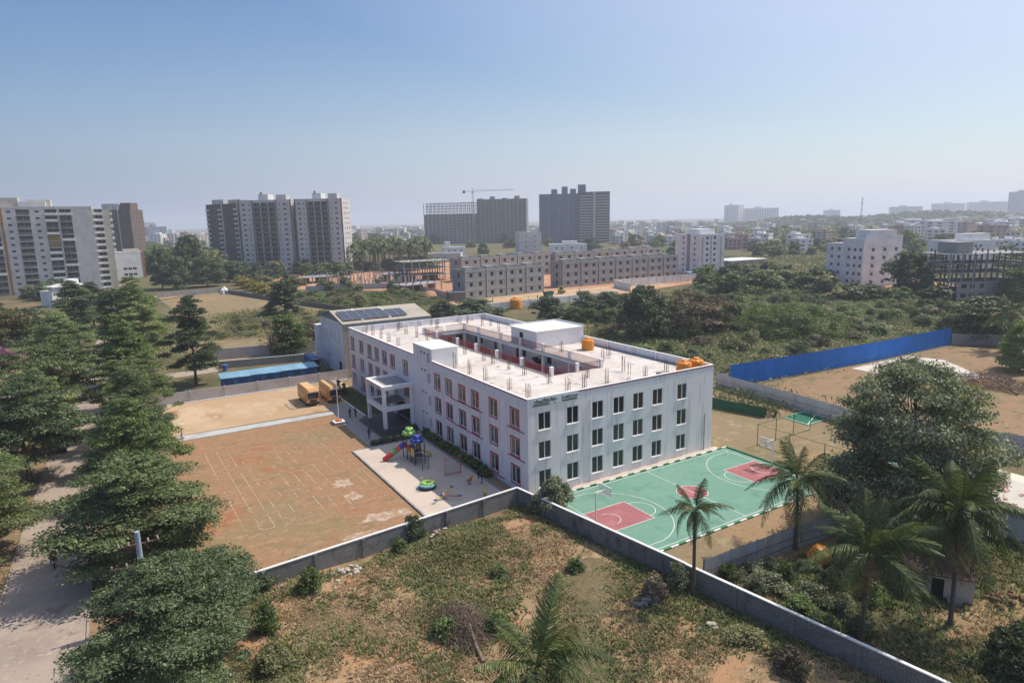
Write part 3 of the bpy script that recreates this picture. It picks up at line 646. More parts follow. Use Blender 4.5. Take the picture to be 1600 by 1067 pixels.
# ------------------------------------------------------------------ the hall behind the school
hall = thing('assembly_hall', 'tall windowless hall with beige metal roof and solar panels behind the school', 'hall')
HX0, HX1, HY0, HY1, HE, HG = 1.6, 20.7, 71.6, 88.5, 11.2, 13.0
slh = [(HY1 - y - .2, HY1 - y + .2, 6.8, 8.6) for y in (75, 78, 81, 84, 86.8)] + [(HY1 - 83 - .4, HY1 - 83 + .4, 2.6, 3.2), (HY1 - 84.5 - .4, HY1 - 84.5 + .4, 2.6, 3.2), (HY1 - 75.5 - 1.1, HY1 - 75.5 + 1.1, 0, 2.8)]
MB().facade((HX0, HY1), (0, -1), HY1 - HY0, 0, HE, slh, .15, 0, 0, 1).build('gable_wall', [M['white_wall'], M['glass_dark']], hall)
ym = (HY0 + HY1) / 2
b = MB(); b.add([(HX0, HY0, HE), (HX0, HY1, HE), (HX0, ym, HG)], [(0, 2, 1)]); b.add([(HX1, HY0, HE), (HX1, HY1, HE), (HX1, ym, HG)], [(0, 1, 2)]); b.build('gable', plain('gable_grey', (.26, .26, .27)), hall)
mat('beige_wall', (.50, .44, .37), [((.42, .37, .31), .6, .5, .7)], rough=.9)
MB().facade((HX0, HY0), (1, 0), HX1 - HX0, 0, HE, []).build('long_wall', M['beige_wall'], hall)
MB().facade((HX1, HY0), (0, 1), HY1 - HY0, 0, HE, []).facade((HX1, HY1), (-1, 0), HX1 - HX0, 0, HE, []).build('rear_wall', M['white_wall'], hall)
MB().box(HX0 - .25, HY0 - .25, 0, HX0 + .5, HY0 - .01, HE).build('corner_pier', M['beige_wall'], hall)
mat('hall_roof', (.42, .37, .30), [((.36, .32, .26), .3, .45, .65)], rough=.6)
for y0, y1 in ((HY0 - .6, ym), (HY1 + .6, ym)):
    b = MB(); n = 60
    z0 = HE + .1 - .12
    prof = []
    for k in range(n + 1):
        x = HX0 - .4 + (HX1 - HX0 + .8) * k / n; prof.append((x, .06 if k % 2 else 0))
    vs_ = [(x, y0, HE + .02 + d) for x, d in prof] + [(x, y1, HG + .12 + d) for x, d in prof]
    b.add(vs_, [(k, k + 1, n + 2 + k, n + 1 + k) if y0 < y1 else (k + 1, k, n + 1 + k, n + 2 + k) for k in range(n)])
    b.build('metal_roof', M['hall_roof'], hall)
MB().box(HX0 - .4, HY0 - .68, HE - .85, HX1 + .4, HY0 - .6, HE + .1).build('roof_fascia', plain('fascia_grey', (.24, .245, .26)), hall)
MB().bar((HX0 - .45, HY0 - .6, HE + .03), (HX0 - .45, ym, HG + .13), .08, .35).bar((HX0 - .45, HY1 + .6, HE + .03), (HX0 - .45, ym, HG + .13), .08, .35).build('barge_board', M['fascia_grey'], hall)
mat('solar', (.03, .035, .055), rough=.12, spec=.6); mat('solar_frame', (.5, .5, .52), rough=.4, metal=.5)
sl_ = (HG - HE + .1) / (ym - HY0 + .6); an = math.atan(sl_)
pm = MB().box(-.95, -.5, 0, .95, .5, .05).mesh('solar_panel', M['solar'])
pf = MB(); pf.box(-.98, -.53, -.02, .98, -.5, .06).box(-.98, .5, -.02, .98, .53, .06).box(-.98, -.5, -.02, -.95, .5, .06).box(.95, -.5, -.02, .98, .5, .06); pfm = pf.mesh('panel_frame', M['solar_frame'])
for xs_, nr in (((3.0, 5.0), 5), ((7.0, 9.0, 11.0), 5), ((13.2, 15.2), 4)):
    for x in xs_:
        for k in range(nr):
            y = 73.0 + k * 1.12
            o = ob('solar_panel', pm, hall, (x, y, HE + .34 + (y - HY0 + .6) * sl_)); o.rotation_euler = (an, 0, 0); ob('panel_frame', pfm, o)
for x in (6.0, 12.1):
    b = MB(); b.bar((x, 72.2, HE + .25 + .9 * sl_), (x, 79.4, HE + .25 + 7.8 * sl_), .55, .12); b.build('skylight', M['roof_white'], hall)
MB().box(.7, HY1 + .05, 0, 6, HY1 + 2.6, 9.0).build('annexe', M['white_wall'], hall)

# ------------------------------------------------------------------ walls and fences
def along(a, c):
    a, c = Vector((a[0], a[1], 0)), Vector((c[0], c[1], 0)); d = c - a; return a, d, d.length, math.atan2(d.y, d.x)
def wall_run(parent, a, c, h, t, step, m, coping=None, pier=None, z0=0.0, part='wall_panel', pier_out=0.0):
    a, d, L, rz = along(a, c); n = max(1, round(L / step)); s = L / n; u = d / L
    me = MB().box(0, -t / 2, z0, s, t / 2, h).mesh(part, M[m])
    cm = MB().box(-.02, -t / 2 - .04, h, s + .02, t / 2 + .04, h + .09).mesh('coping', M[coping]) if coping else None
    pm_ = MB().box(-.16, -t / 2 - .12 - pier_out, z0, .16, t / 2 + .1, h - .02 if coping else h + .06).mesh('wall_pier', M[pier]) if pier else None
    for k in range(n):
        p = a + u * s * k
        w = ob(part, me, parent, (p.x, p.y, 0), rz)
        if cm: ob('coping', cm, w, (0, 0, 0))
        if pm_: ob('wall_pier', pm_, parent, (p.x, p.y, 0), rz)
cw = thing('compound_wall', 'grey concrete block compound wall with white coping around the vacant plot', 'wall')
wall_run(cw, (-34.2, -3.3), (-1.79, -.36), 2.0, .2, 4.45, 'block_wall', 'coping_white', 'block_wall')
wall_run(cw, (-1.79, -.36), (1.62, -22.4), 2.0, .2, 4.5, 'block_wall', 'coping_white', 'block_wall')
wall_run(cw, (1.62, -22.4), (5.9, -51), 1.95, .2, 4.6, 'block_wall', 'coping_white', 'block_wall')
pw = thing('precast_yard_wall', 'pale precast wall behind the two parked school buses', 'wall')
wall_run(pw, (-33.8, 70.3), (1.5, 70.1), 2.1, .12, 5.8, 'precast_wall', None, 'precast_wall')
MB().box(-33.8, 69.7, 0, 1.2, 70.0, .18).build('kerb', M['coping_white'], pw)
pw = thing('garden_wall', 'stained grey wall at the far side of the narrow yard behind the blue shed', 'wall')
wall_run(pw, (-19.5, 97.6), (-1, 94), 1.6, .2, 4.5, 'concrete_grey', 'coping_white', None); wall_run(pw, (-1, 94), (1.2, 84), 1.8, .2, 5, 'precast_wall', None, None)
pw = thing('boundary_wall', 'pale boundary wall running behind the bare tree beside the hall', 'wall')
wall_run(pw, (-22, 109.5), (9, 103.5), 2.6, .2, 5, 'precast_wall', None, 'precast_wall')

def sheet_fence(parent, pts, h, m, width=1.1, name='metal_sheet', amp=.03, z0=0.0, post='steel_rust', rails=True):
    for a, c in zip(pts, pts[1:]):
        a_, d, L, rz = along(a, c); n = max(1, round(L / width)); s = L / n; u = d / L
        b = MB(); k_ = 9; pr = [(s * i / k_, amp if i % 2 else 0) for i in range(k_ + 1)]
        b.add([(x, y, z0) for x, y in pr] + [(x, y, h) for x, y in pr] + [(x, y + .012, z0) for x, y in pr] + [(x, y + .012, h) for x, y in pr],
              [(i, i + 1, k_ + 2 + i, k_ + 1 + i) for i in range(k_)] + [(2 * (k_ + 1) + i + 1, 2 * (k_ + 1) + i, 3 * (k_ + 1) + i, 3 * (k_ + 1) + i + 1) for i in range(k_)])
        me = b.mesh(name, M[m]); pm_ = MB().box(-.05, .05, 0, .05, .15, h + .05).mesh('fence_post', M[post])
        for i in range(n):
            p = a_ + u * s * i; ob(name, me, parent, (p.x, p.y, 0), rz)
            if i % 3 == 0: ob('fence_post', pm_, parent, (p.x, p.y, 0), rz)
        if not rails: continue
        q = a_ + d; b = MB()
        for hh in (.5, h * .55): b.bar((a_.x - u.y * -.08, a_.y - u.x * .08, hh), (q.x + u.y * .08, q.y - u.x * .08, hh), .04)
        b.build('fence_rail', M[post], parent)
mat('sheet_grey', (.36, .38, .40), [((.28, .29, .3), .5, .5, .7)], rough=.55, spec=.35, rnd=.12)
mat('sheet_pale', (.50, .51, .53), [((.42, .42, .42), .5, .5, .7)], rough=.5, spec=.35, rnd=.1)
mat('sheet_blue', (.012, .145, .50), [((.014, .165, .57), .3, .45, .65), ((.012, .115, .41), .9, .62, .78, .3)], rough=.5, spec=.12, rnd=.07)
mat('sheet_green', (.02, .10, .055), [((.03, .13, .07), .5, .5, .7)], rough=.7)
f = thing('metal_fence', 'grey corrugated sheet fence between the basketball court and the palm yard', 'fence')
sheet_fence(f, [(3.1, -23.2), (15.4, -23.7), (24, -24.5)], 2.3, 'sheet_grey')
f = thing('blue_fence', 'long bright blue metal sheet fence behind the school', 'fence')
sheet_fence(f, [(58.5, 20.6), (98, 17.3), (132, 16.8)], 4.2, 'sheet_blue', 1.6, amp=.018, post='steel_grey', rails=False)
f = thing('pale_sheet_fence', 'pale grey metal sheet fence curving from the school corner past the creeper', 'fence')
sheet_fence(f, [(58.3, 20.8), (56.6, 22.3), (56, 10), (54.6, -4), (60, -22), (66, -40)], 2.6, 'sheet_pale', 1.2, post='steel_rust')
f = thing('green_screen_fence', 'dark green cloth screen fence behind the small palms beside the second court', 'fence')
sheet_fence(f, [(46, 20), (45.6, 12), (47.6, 4.5)], 1.7, 'sheet_green', 2.2, 'screen_panel', .015, post='kerb_green')
f = thing('lot_wall', 'mossy concrete wall closing the far side of the fenced lot', 'wall')
wall_run(f, (132, 16.6), (170, -16), 2.6, .2, 5, 'concrete_grey', None, None)
# second court behind the big tree, green cage posts
mat('court_dark', (.03, .145, .095), [((.04, .17, .11), .4, .5, .7)], rough=.8)
c2 = sheet('volleyball_court', [(39.65, -11.47), (38.17, -20.68), (46.29, -20.40), (46.63, -11.57)], .04, 'court_green', thick=.03)
strip(c2, [(39.92, -11.66), (38.49, -20.44), (46.03, -20.22), (46.15, -11.86), (39.92, -11.66)], .08, z=.046)
c3 = sheet('badminton_court', [(49.93, 2.93), (49.54, -1.57), (55.08, -1.55), (55.22, 3.44)], .09, 'court_dark', thick=.06)
q_ = [(50.09, 2.82), (49.82, -1.39), (54.85, -1.38), (54.90, 3.23)]
strip(c3, q_ + q_[:1], .12, z=.096); strip(c3, [(49.95, -1.29), (55.15, 0.90)], .12, z=.102)
cg = thing('court_cage', 'green steel post and rail cage around the second court', 'fence')
for i, (x, y) in enumerate([(36, -3), (40, -3), (44, -3), (48, -3), (36, -8), (36, -13), (36, -18)]):
    MB().tube((x, y, 0), (x, y, 3.2), .05, n=6).build('cage_post', M['kerb_green'], cg)
for z in (.1, 3.1): 
    b = MB(); b.bar((36, -3, z), (48, -3, z), .05); b.build('cage_rail', M['kerb_green'], cg); b = MB(); b.bar((36, -3, z), (36, -18, z), .05); b.build('cage_rail', M['kerb_green'], cg)
# basketball stands
def clear_mat():
    m = plain('board_clear', (.75, .77, .78), rough=.15); m.node_tree.nodes['Principled BSDF'].inputs['Alpha'].default_value = .28; return m
def hoop(x, y, rz, label):
    t = thing('basketball_stand', label, 'basketball hoop', (x, y, .05), rz)
    MB().tube((0, 0, 0), (0, 0, 3.5), .085, .075, 10).build('post', M['white_paint'], t)
    b = MB(); b.tube((0, 0, 3.45), (1.25, 0, 3.45), .06); b.tube((0, 0, 2.9), (1.2, 0, 3.35), .04); b.build('arm', M['white_paint'], t)
    bd = MB(); bd.box(1.25, -.9, 2.85, 1.3, .9, 3.9); bd.build('backboard', M['board_clear'] if 'board_clear' in M else clear_mat(), t)
    b = MB()
    for y0, y1, z0, z1 in ((-.93, .93, 2.82, 2.87), (-.93, .93, 3.88, 3.93), (-.93, -.88, 2.87, 3.88), (.88, .93, 2.87, 3.88)): b.box(1.24, y0, z0, 1.315, y1, z1)
    for y0, y1, z0, z1 in ((-.3, .3, 3.0, 3.04), (-.3, .3, 3.41, 3.45), (-.3, -.26, 3.04, 3.41), (.26, .3, 3.04, 3.41)): b.box(1.302, y0, z0, 1.312, y1, z1)
    b.build('board_frame', M['white_paint'], t)
    b = MB(); b.path([(1.55 + .23 * math.cos(2 * math.pi * k / 14), .23 * math.sin(2 * math.pi * k / 14), 3.05) for k in range(15)], .018, 5); b.bar((1.3, 0, 3.05), (1.34, 0, 3.05), .1); rim = b.build('rim', M['tank_orange'], t)
    b = MB()
    for k in range(10):
        a = 2 * math.pi * k / 10; a2 = a + .6
        b.bar((1.55 + .22 * math.cos(a), .22 * math.sin(a), 3.04), (1.55 + .13 * math.cos(a2), .13 * math.sin(a2), 2.62), .012); b.bar((1.55 + .22 * math.cos(a), .22 * math.sin(a), 3.04), (1.55 + .13 * math.cos(a - .6), .13 * math.sin(a - .6), 2.62), .012)
    b.build('net', M['white_paint'], rim)
hoop(2.5, CYM, 0, 'white basketball stand beside the compound wall, partly in front of the school'); hoop(31.2, CYM, math.pi, 'white basketball stand at the far end by the green cage')

# ------------------------------------------------------------------ flag mast, vehicles
fl = thing('flag_mast', 'white flag mast on a stepped white and black base with orange top', 'flagpole', (-9.3, 41.6, .012))
MB().box(-1.15, -1.0, 0, 1.15, 1.0, .18).build('base_step', M['granite_step'], fl); MB().box(-.85, -.75, .18, .85, .75, .36).build('base_step', M['white_paint'], fl)
MB().box(-.45, -.4, .36, .45, .4, .56).build('base_block', plain('orange_paint', (.62, .12, .03)), fl)
MB().tube((0, 0, .56), (0, 0, 7.2), .07, .045, 10).build('mast', M['white_paint'], fl); MB().lathe([(.03, 7.2), (.08, 7.25), (.08, 7.32), (.02, 7.4)], 10).build('finial', M['white_paint'], fl)
mat('bus_yellow', (.62, .30, .06), [((.54, .25, .05), 1.5, .5, .7)], rough=.35, spec=.5, obj=True); mat('tyre', (.02, .02, .02), rough=.8); mat('bus_dark', (.04, .035, .035), rough=.4)
mat('bus_roof', (.64, .40, .19), [((.54, .33, .15), .8, .5, .7)], rough=.6); mat('lamp_glass', (.6, .6, .58), rough=.15); mat('lamp_red', (.4, .02, .02), rough=.3)
def wheel_meshes(r, w):
    t = MB(); pr = [(r * .6, -w / 2), (r * .92, -w / 2), (r, -w * .35), (r, w * .35), (r * .92, w / 2), (r * .6, w / 2)]
    n = 18; vs_, fs = [], []
    for rr, x in pr:
        for k in range(n): a = 2 * math.pi * k / n; vs_.append((x, rr * math.cos(a), rr * math.sin(a)))
    for i in range(len(pr) - 1):
        for k in range(n): fs.append((i * n + k, i * n + (k + 1) % n, (i + 1) * n + (k + 1) % n, (i + 1) * n + k))
    t.add(vs_, fs)
    h = MB(); h.tube((-w * .4, 0, 0), (w * .4, 0, 0), r * .6, n=14)
    return t.mesh('wheel', M['tyre']), h.mesh('rim', M['steel_grey'])
def bus(x, y, label, body='bus_yellow', roofm='bus_roof', L=7.4, W=2.15, H=2.95):
    t = thing('bus', label, 'bus', (x, y, .02)); hw = W / 2
    b = MB(); c = .16
    def ring(yy, inset, zt): return [(-hw + inset, yy, .55), (hw - inset, yy, .55), (hw - inset, yy, 1.55), (hw - inset - .06, yy, zt - .28), (hw - inset - .28, yy, zt), (-hw + inset + .28, yy, zt), (-hw + inset + .06, yy, zt - .28), (-hw + inset, yy, 1.55)]
    rings = [ring(0, .1, H - .25), ring(.22, .02, H - .06), ring(.6, 0, H), ring(L - .4, 0, H), ring(L - .1, .03, H - .05), ring(L, .1, H - .2)]
    vs_ = [p for r in rings for p in r]; fs = [(i * 8 + k, (i + 1) * 8 + k, (i + 1) * 8 + (k + 1) % 8, i * 8 + (k + 1) % 8) for i in range(5) for k in range(8)] + [tuple(range(8)), tuple(reversed(range(40, 48)))]
    b.add(vs_, fs); bo = b.build('body', M[body], t)
    MB().box(-hw + .34, .75, H + .002, hw - .34, L - .5, H + .05).build('roof', M[roofm], t)
    MB().box(-hw - .012, .5, 1.02, -hw - .002, L - .3, 1.13).box(hw + .002, .5, 1.02, hw + .012, L - .3, 1.13).build('side_stripe', M['bus_dark'], bo)
    MB().box(-hw + .14, -.045, 1.42, hw - .14, -.002, 2.42).build('windscreen', M['glass_dark'], t)
    MB().box(-hw + .2, -.03, 2.5, hw - .2, .0, 2.66).build('destination_board', M['white_paint'], t)
    MB().box(-hw + .08, -.14, .42, hw - .08, .1, .68).build('bumper', M['bus_dark'], t)
    MB().box(-.55, -.025, .78, .55, -.004, 1.15).build('grille', M['bus_dark'], t)
    for s in (-1, 1):
        MB().box(s * .92 - .14, -.03, .82, s * .92 + .14, -.003, 1.08).build('headlight', M['lamp_glass'], t)
        MB().box(s * .9 - .08, L, .9, s * .9 + .08, L + .02, 1.2).build('tail_light', M['lamp_red'], t)
        m_ = MB(); m_.bar((s * hw, .25, 2.25), (s * (hw + .22), -.12, 2.2), .03); m_.box(s * (hw + .14), -.2, 1.85, s * (hw + .3), -.14, 2.25); m_.build('mirror', M['bus_dark'], t)
        for k in range(6):
            y0 = .95 + k * (L - 1.4) / 6; w = (L - 1.4) / 6 - .12
            MB().box(s * (hw - .045) - .03, y0, 1.6, s * (hw - .045) + .035, y0 + w, 2.35).build('side_window', M['glass_dark'], t)
    wm, rm = wheel_meshes(.42, .26)
    for s in (-1, 1):
        for yy in (1.3, L - 1.6): w = ob('wheel', wm, t, (s * (hw - .12), yy, .42)); ob('rim', rm, w, (s * .04, 0, 0))
    for s in (-1, 1): MB().box(s * .35 - .3, -.06, 1.36, s * .35 + .3, -.046, 1.39).build('wiper', M['bus_dark'], t)
    return t
bus(-10.0, 53.9, 'yellow school bus in full sun, the one beside the low kerb', L=6.9)
bus(-6.2, 53.6, 'yellow school bus half shaded by the building, next to the lawn bed', roofm='bus_roof', L=6.9)
mat('bus_blue', (.03, .11, .32), rough=.4, spec=.5)
bus(-1.9, 82.2, 'blue minibus parked against the hall behind the blue shed', 'bus_blue', 'bus_blue', 6.0, 2.1, 3.0)
# blue shed
sh = thing('blue_shed', 'long low blue metal shed with sheet roof behind the yard wall', 'shed')
b = MB(); b.box(-21.8, 74.6, 0, -3.6, 77.6, 2.55); b.build('wall', M['blue_metal'], sh)
mat('shed_roof', (.17, .33, .46), [((.22, .39, .52), .35, .45, .65), ((.14, .25, .34), .9, .6, .75)], rough=.5, spec=.4, rnd=.1)
for k in range(10):
    x0 = -22.1 + k * 1.88; b = MB(); n = 8; pr = [(x0 + 1.88 * i / n, .05 if i % 2 else 0) for i in range(n + 1)]
    zf, zb = 2.62 - .04 * (k % 3), 3.0
    b.add([(x, 74.2, zf + d) for x, d in pr] + [(x, 78.0, zb + d) for x, d in pr], [(i, i + 1, n + 2 + i, n + 1 + i) for i in range(n)])
    b.build('roof_sheet', M['shed_roof'], sh)
for k in range(7): MB().box(-21.4 + k * 2.6, 74.55, .05, -19.9 + k * 2.6, 74.598, 2.1).build('shutter', plain('shutter_blue', (.035, .10, .22)) if k == 0 else M['shutter_blue'], sh)
bn = thing('blue_bin', 'small blue plastic bin on the dirt behind the blue shed', 'bin', (-18.6, 94.2, .02))
MB().lathe([(.45, 0), (.6, 1.2), (.64, 1.2), (.64, 1.28), (.5, 1.3)], 14).build('bin_body', M['blue_metal'], bn); MB().lathe([(.62, 1.3), (.6, 1.36), (.1, 1.42)], 14).build('lid', M['blue_metal'], bn)
# motorbike with rider
mat('cloth_red', (.36, .02, .045), rough=.9); mat('cloth_dark', (.025, .025, .032), rough=.9); mat('skin', (.17, .085, .055), rough=.6); mat('hair', (.012, .01, .01), rough=.6)
mat('cloth_pale', (.60, .48, .45), rough=.9); mat('cloth_blue', (.03, .05, .12), rough=.9); mat('cloth_white', (.6, .6, .6), rough=.9); mat('cloth_maroon', (.12, .02, .03), rough=.9)
mb_ = thing('motorbike', 'white and black motorbike on the street carrying a rider in red', 'motorbike', (-45.6, 12.9, .032), math.pi / 2 + .05)
wm, rm = wheel_meshes(.3, .1)
for x in (-.62, .62): w = ob('wheel', wm, mb_, (x, 0, .3), math.pi / 2); ob('rim', rm, w)
b = MB(); b.path([(.62, 0, .3), (.5, 0, .75), (.42, 0, 1.0)], .04); b.path([(-.62, 0, .3), (-.1, 0, .38), (.2, 0, .45), (.45, 0, .9)], .05); b.bar((-.2, 0, .45), (.25, 0, .45), .22, .3); b.build('frame', M['bus_dark'], mb_)
MB().path([(-.75, 0, .78), (-.3, 0, .76), (.05, 0, .74)], [.09, .13, .11], 8).build('seat', M['tyre'], mb_)
MB().path([(.05, 0, .72), (.25, 0, .82), (.42, 0, .8)], [.09, .15, .08], 8).build('fuel_tank', M['white_paint'], mb_)
MB().path([(-.1, 0, .6), (-.5, 0, .62), (-.85, 0, .74)], [.1, .12, .05], 8).build('rear_cowl', M['white_paint'], mb_)
MB().path([(.4, -.34, 1.02), (.44, 0, 1.0), (.4, .34, 1.02)], .02).build('handlebar', M['steel_grey'], mb_); MB().lathe([(.03, -.08), (.1, -.05), (.1, .05), (.03, .08)], 10, (.52, 0, .92)).build('headlight', M['lamp_glass'], mb_)

# ------------------------------------------------------------------ people (one continuous skinned body each)
PEOPLE = []
def person(name, label, loc, rz, pose, top='cloth_dark', legs='cloth_dark', skirt=False, h=1.68, group=None):
    J = {'pel': (0, 0, .95), 'wa': (0, 0, 1.08), 'ch': (0, 0, 1.32), 'nk': (0, 0, 1.47), 'hd': (0, .02, 1.58), 'ht': (0, .01, 1.70)}
    for s, k in ((-1, 'L'), (1, 'R')):
        J.update({'hp' + k: (s * .1, 0, .9), 'kn' + k: (s * .1, .02, .5), 'an' + k: (s * .1, -.02, .08), 'to' + k: (s * .11, .16, .04),
                  'sh' + k: (s * .19, 0, 1.41), 'el' + k: (s * .25, -.02, 1.13), 'wr' + k: (s * .25, .06, .89), 'ha' + k: (s * .25, .09, .78)})
    J.update(pose)
    R = {'pel': .15, 'wa': .125, 'ch': .155, 'nk': .055, 'hd': .095, 'ht': .075, 'hp': .095, 'kn': .065, 'an': .045, 'to': .04, 'sh': .07, 'el': .048, 'wr': .033, 'ha': .03}
    keys = list(J); ix = {k: i for i, k in enumerate(keys)}
    E = [('pel', 'wa'), ('wa', 'ch'), ('ch', 'nk'), ('nk', 'hd'), ('hd', 'ht')]
    for k in 'LR': E += [('pel', 'hp' + k), ('hp' + k, 'kn' + k), ('kn' + k, 'an' + k), ('an' + k, 'to' + k), ('ch', 'sh' + k), ('sh' + k, 'el' + k), ('el' + k, 'wr' + k), ('wr' + k, 'ha' + k)]
    me = bpy.data.meshes.new('body'); me.from_pydata([J[k] for k in keys], [(ix[a], ix[b_]) for a, b_ in E], [])
    t = thing(name, label, 'person', loc, rz, group); t.scale = [h / 1.75] * 3
    o = ob('body', me, t); md = o.modifiers.new('skin', 'SKIN'); o.modifiers.new('sub', 'SUBSURF').levels = 1; o.modifiers['sub'].render_levels = 1
    for k in keys:
        r = R[k] if k in R else R[k[:-1]]; v = me.skin_vertices[0].data[ix[k]]; v.radius = (r, r); v.use_root = k == 'pel'
    hands = (J['haL'], J['haR']); PEOPLE.append((o, J, top, legs))
    if skirt:
        MB().lathe([(.33, .12), (.3, .3), (.25, .6), (.2, .85), (.17, 1.0), (.1, 1.08)], 14).build('skirt', M[top], t, smooth=True)
    hd = Vector(J['hd']); MB().lathe([(.045, .12), (.1, .09), (.108, .03), (.1, -.03), (.085, -.07)][::-1], 10, (hd.x, hd.y - .025, hd.z + .05)).build('hair', M['hair'], t, smooth=True)
    return t
stride = {'knL': (-.1, .16, .5), 'anL': (-.1, .24, .09), 'toL': (-.1, .4, .06), 'knR': (.1, -.05, .5), 'anR': (.1, -.28, .12), 'toR': (.1, -.16, .04), 'elL': (-.24, -.14, 1.15), 'wrL': (-.23, -.1, .92), 'haL': (-.23, -.08, .82), 'elR': (.24, .1, 1.15), 'wrR': (.22, .22, .96), 'haR': (.22, .27, .87)}
person('person', 'woman in a long pale pink dress walking along the paved path', (-31.4, 47.7, .052), math.pi / 2 + math.pi, stride, 'cloth_pale', 'cloth_pale', True, 1.62)
person('person', 'person in dark clothes standing at the bottom of the entrance steps', (-7.9, 31.2, .045), 2.6, {'elL': (-.33, .02, 1.18), 'wrL': (-.2, .18, 1.05), 'haL': (-.12, .22, 1.05)}, 'cloth_blue', 'cloth_dark')
person('person', 'person in a dark jacket standing by the lawn kerb, closer to the flag mast', (-6.9, 43.3, .045), 2.0, {}, 'cloth_dark', 'cloth_blue')
person('person', 'person in black beside the white lawn kerb, closer to the portico', (-6.1, 42.8, .045), -1.2, {'anL': (-.14, .05, .08), 'toL': (-.16, .2, .04)}, 'cloth_dark', 'cloth_dark')
person('person', 'person in maroon standing on the dark portico floor', (-2.9, 37.6, .605), -1.9, {}, 'cloth_maroon', 'cloth_dark')
bend = {'wa': (0, .06, 1.05), 'ch': (0, .3, 1.18), 'nk': (0, .44, 1.22), 'hd': (0, .54, 1.22), 'ht': (0, .65, 1.22)}
for s, k in ((-1, 'L'), (1, 'R')): bend.update({'sh' + k: (s * .18, .36, 1.15), 'el' + k: (s * .22, .42, .88), 'wr' + k: (s * .2, .5, .66), 'ha' + k: (s * .19, .53, .56)})
person('person', 'person in black bending forward beside the planter kerb in the playground', (-2.3, 6.9, .165), 1.2, bend, 'cloth_dark', 'cloth_dark')
ride = {'pel': (0, 0, .9), 'wa': (0, .04, 1.02), 'ch': (0, .1, 1.26), 'nk': (0, .12, 1.4), 'hd': (0, .16, 1.52), 'ht': (0, .15, 1.64)}
for s, k in ((-1, 'L'), (1, 'R')): ride.update({'hp' + k: (s * .12, .06, .86), 'kn' + k: (s * .24, .42, .72), 'an' + k: (s * .22, .28, .32), 'to' + k: (s * .23, .44, .27), 'sh' + k: (s * .19, .1, 1.34), 'el' + k: (s * .3, .3, 1.12), 'wr' + k: (s * .32, .54, 1.06), 'ha' + k: (s * .32, .64, 1.05)})
for k_, (p_, r_, c_) in enumerate([((101.79, 155.75), 1.0, 'cloth_white'), ((106.82, 156.89), 2.4, 'cloth_blue'), ((134.68, 165.94), .4, 'cloth_dark'), ((87.80, 159.85), 2.0, 'cloth_red')]):
    person('person', 'construction worker %s on the sandy villa street' % ('in white', 'in a blue shirt', 'in dark clothes near the digger', 'in a red shirt')[k_], (*p_, .085), r_, stride if k_ % 2 else {}, c_, 'cloth_dark')
person('person', 'motorbike rider in a red shirt riding up the street', (-45.62, 12.65, .04), .05, ride, 'cloth_red', 'cloth_dark', False, 1.72)
dg = bpy.context.evaluated_depsgraph_get(); dg.update()
for o in TEXTS:
    me = bpy.data.meshes.new_from_object(o.evaluated_get(dg)); me.name = 'lettering'
    n_ = ob('lettering', me, o.parent, o.location); n_.rotation_euler = o.rotation_euler; n_.scale = o.scale; bpy.data.objects.remove(o)
for o, J, top, legs in PEOPLE:
    me = bpy.data.meshes.new_from_object(o.evaluated_get(dg)); o.modifiers.clear(); o.data = me; me.name = 'body'
    me.materials.clear()
    for k in (top, legs, 'skin', 'tyre'): me.materials.append(M[k])
    nk, pel = Vector(J['nk']), Vector(J['pel']); kn = [Vector(J['kn' + k]) for k in 'LR']; ft = [Vector(J['to' + k]) for k in 'LR'] + [Vector(J['an' + k]) for k in 'LR']
    hands = [Vector(J['ha' + k]) for k in 'LR'] + [Vector(J['wr' + k]) for k in 'LR']; hd = [Vector(J['hd']), Vector(J['ht']), (Vector(J['hd']) + nk) / 2]
    legp = [Vector(J[a + k]) for k in 'LR' for a in ('hp', 'kn', 'an')] + [(Vector(J['hp' + k]) + Vector(J['kn' + k])) / 2 for k in 'LR'] + [(Vector(J['an' + k]) + Vector(J['kn' + k])) / 2 for k in 'LR']
    upp = [Vector(J[a]) for a in ('wa', 'ch', 'shL', 'shR', 'elL', 'elR')]
    for p in me.polygons:
        c = p.center; dm = lambda L: min((c - q).length for q in L)
        d = [(dm(upp), 0), (dm(legp) - .02, 1), (min(dm(hands), dm(hd)), 2), (dm(ft), 3)]
        p.material_index = min(d)[1]; p.use_smooth = True

# ------------------------------------------------------------------ playground equipment
PZ = .163
for nm, c in dict(play_red=(.50, .03, .03), play_green=(.14, .36, .08), play_blue=(.03, .07, .36), play_yellow=(.62, .5, .03), play_navy=(.02, .025, .07), play_lime=(.28, .5, .14), play_orange=(.55, .12, .03), play_cyan=(.2, .5, .52)).items(): mat(nm, c, rough=.35, spec=.5)
ps = thing('play_tower', 'climbing tower with tube slide and roofs of green and blue balls', 'play structure', (0, 0, PZ))
for x, y, h in [(-6.7, 21, 3.2), (-6.7, 19.6, 3.2), (-6.7, 18.3, 2.9), (-6.7, 17.0, 2.9), (-5.3, 21, 3.2), (-5.3, 19.6, 3.2), (-5.3, 18.3, 2.9), (-5.3, 17.0, 2.9)]:
    MB().tube((x, y, 0), (x, y, h), .065, n=8).build('post', M['play_navy'], ps)
for y0, y1, z in ((19.6, 21, 1.5), (18.3, 19.6, 1.3), (17, 18.3, 1.1)): MB().box(-6.7, y0, z - .06, -5.3, y1 - .01, z).build('deck', M['play_navy'], ps)
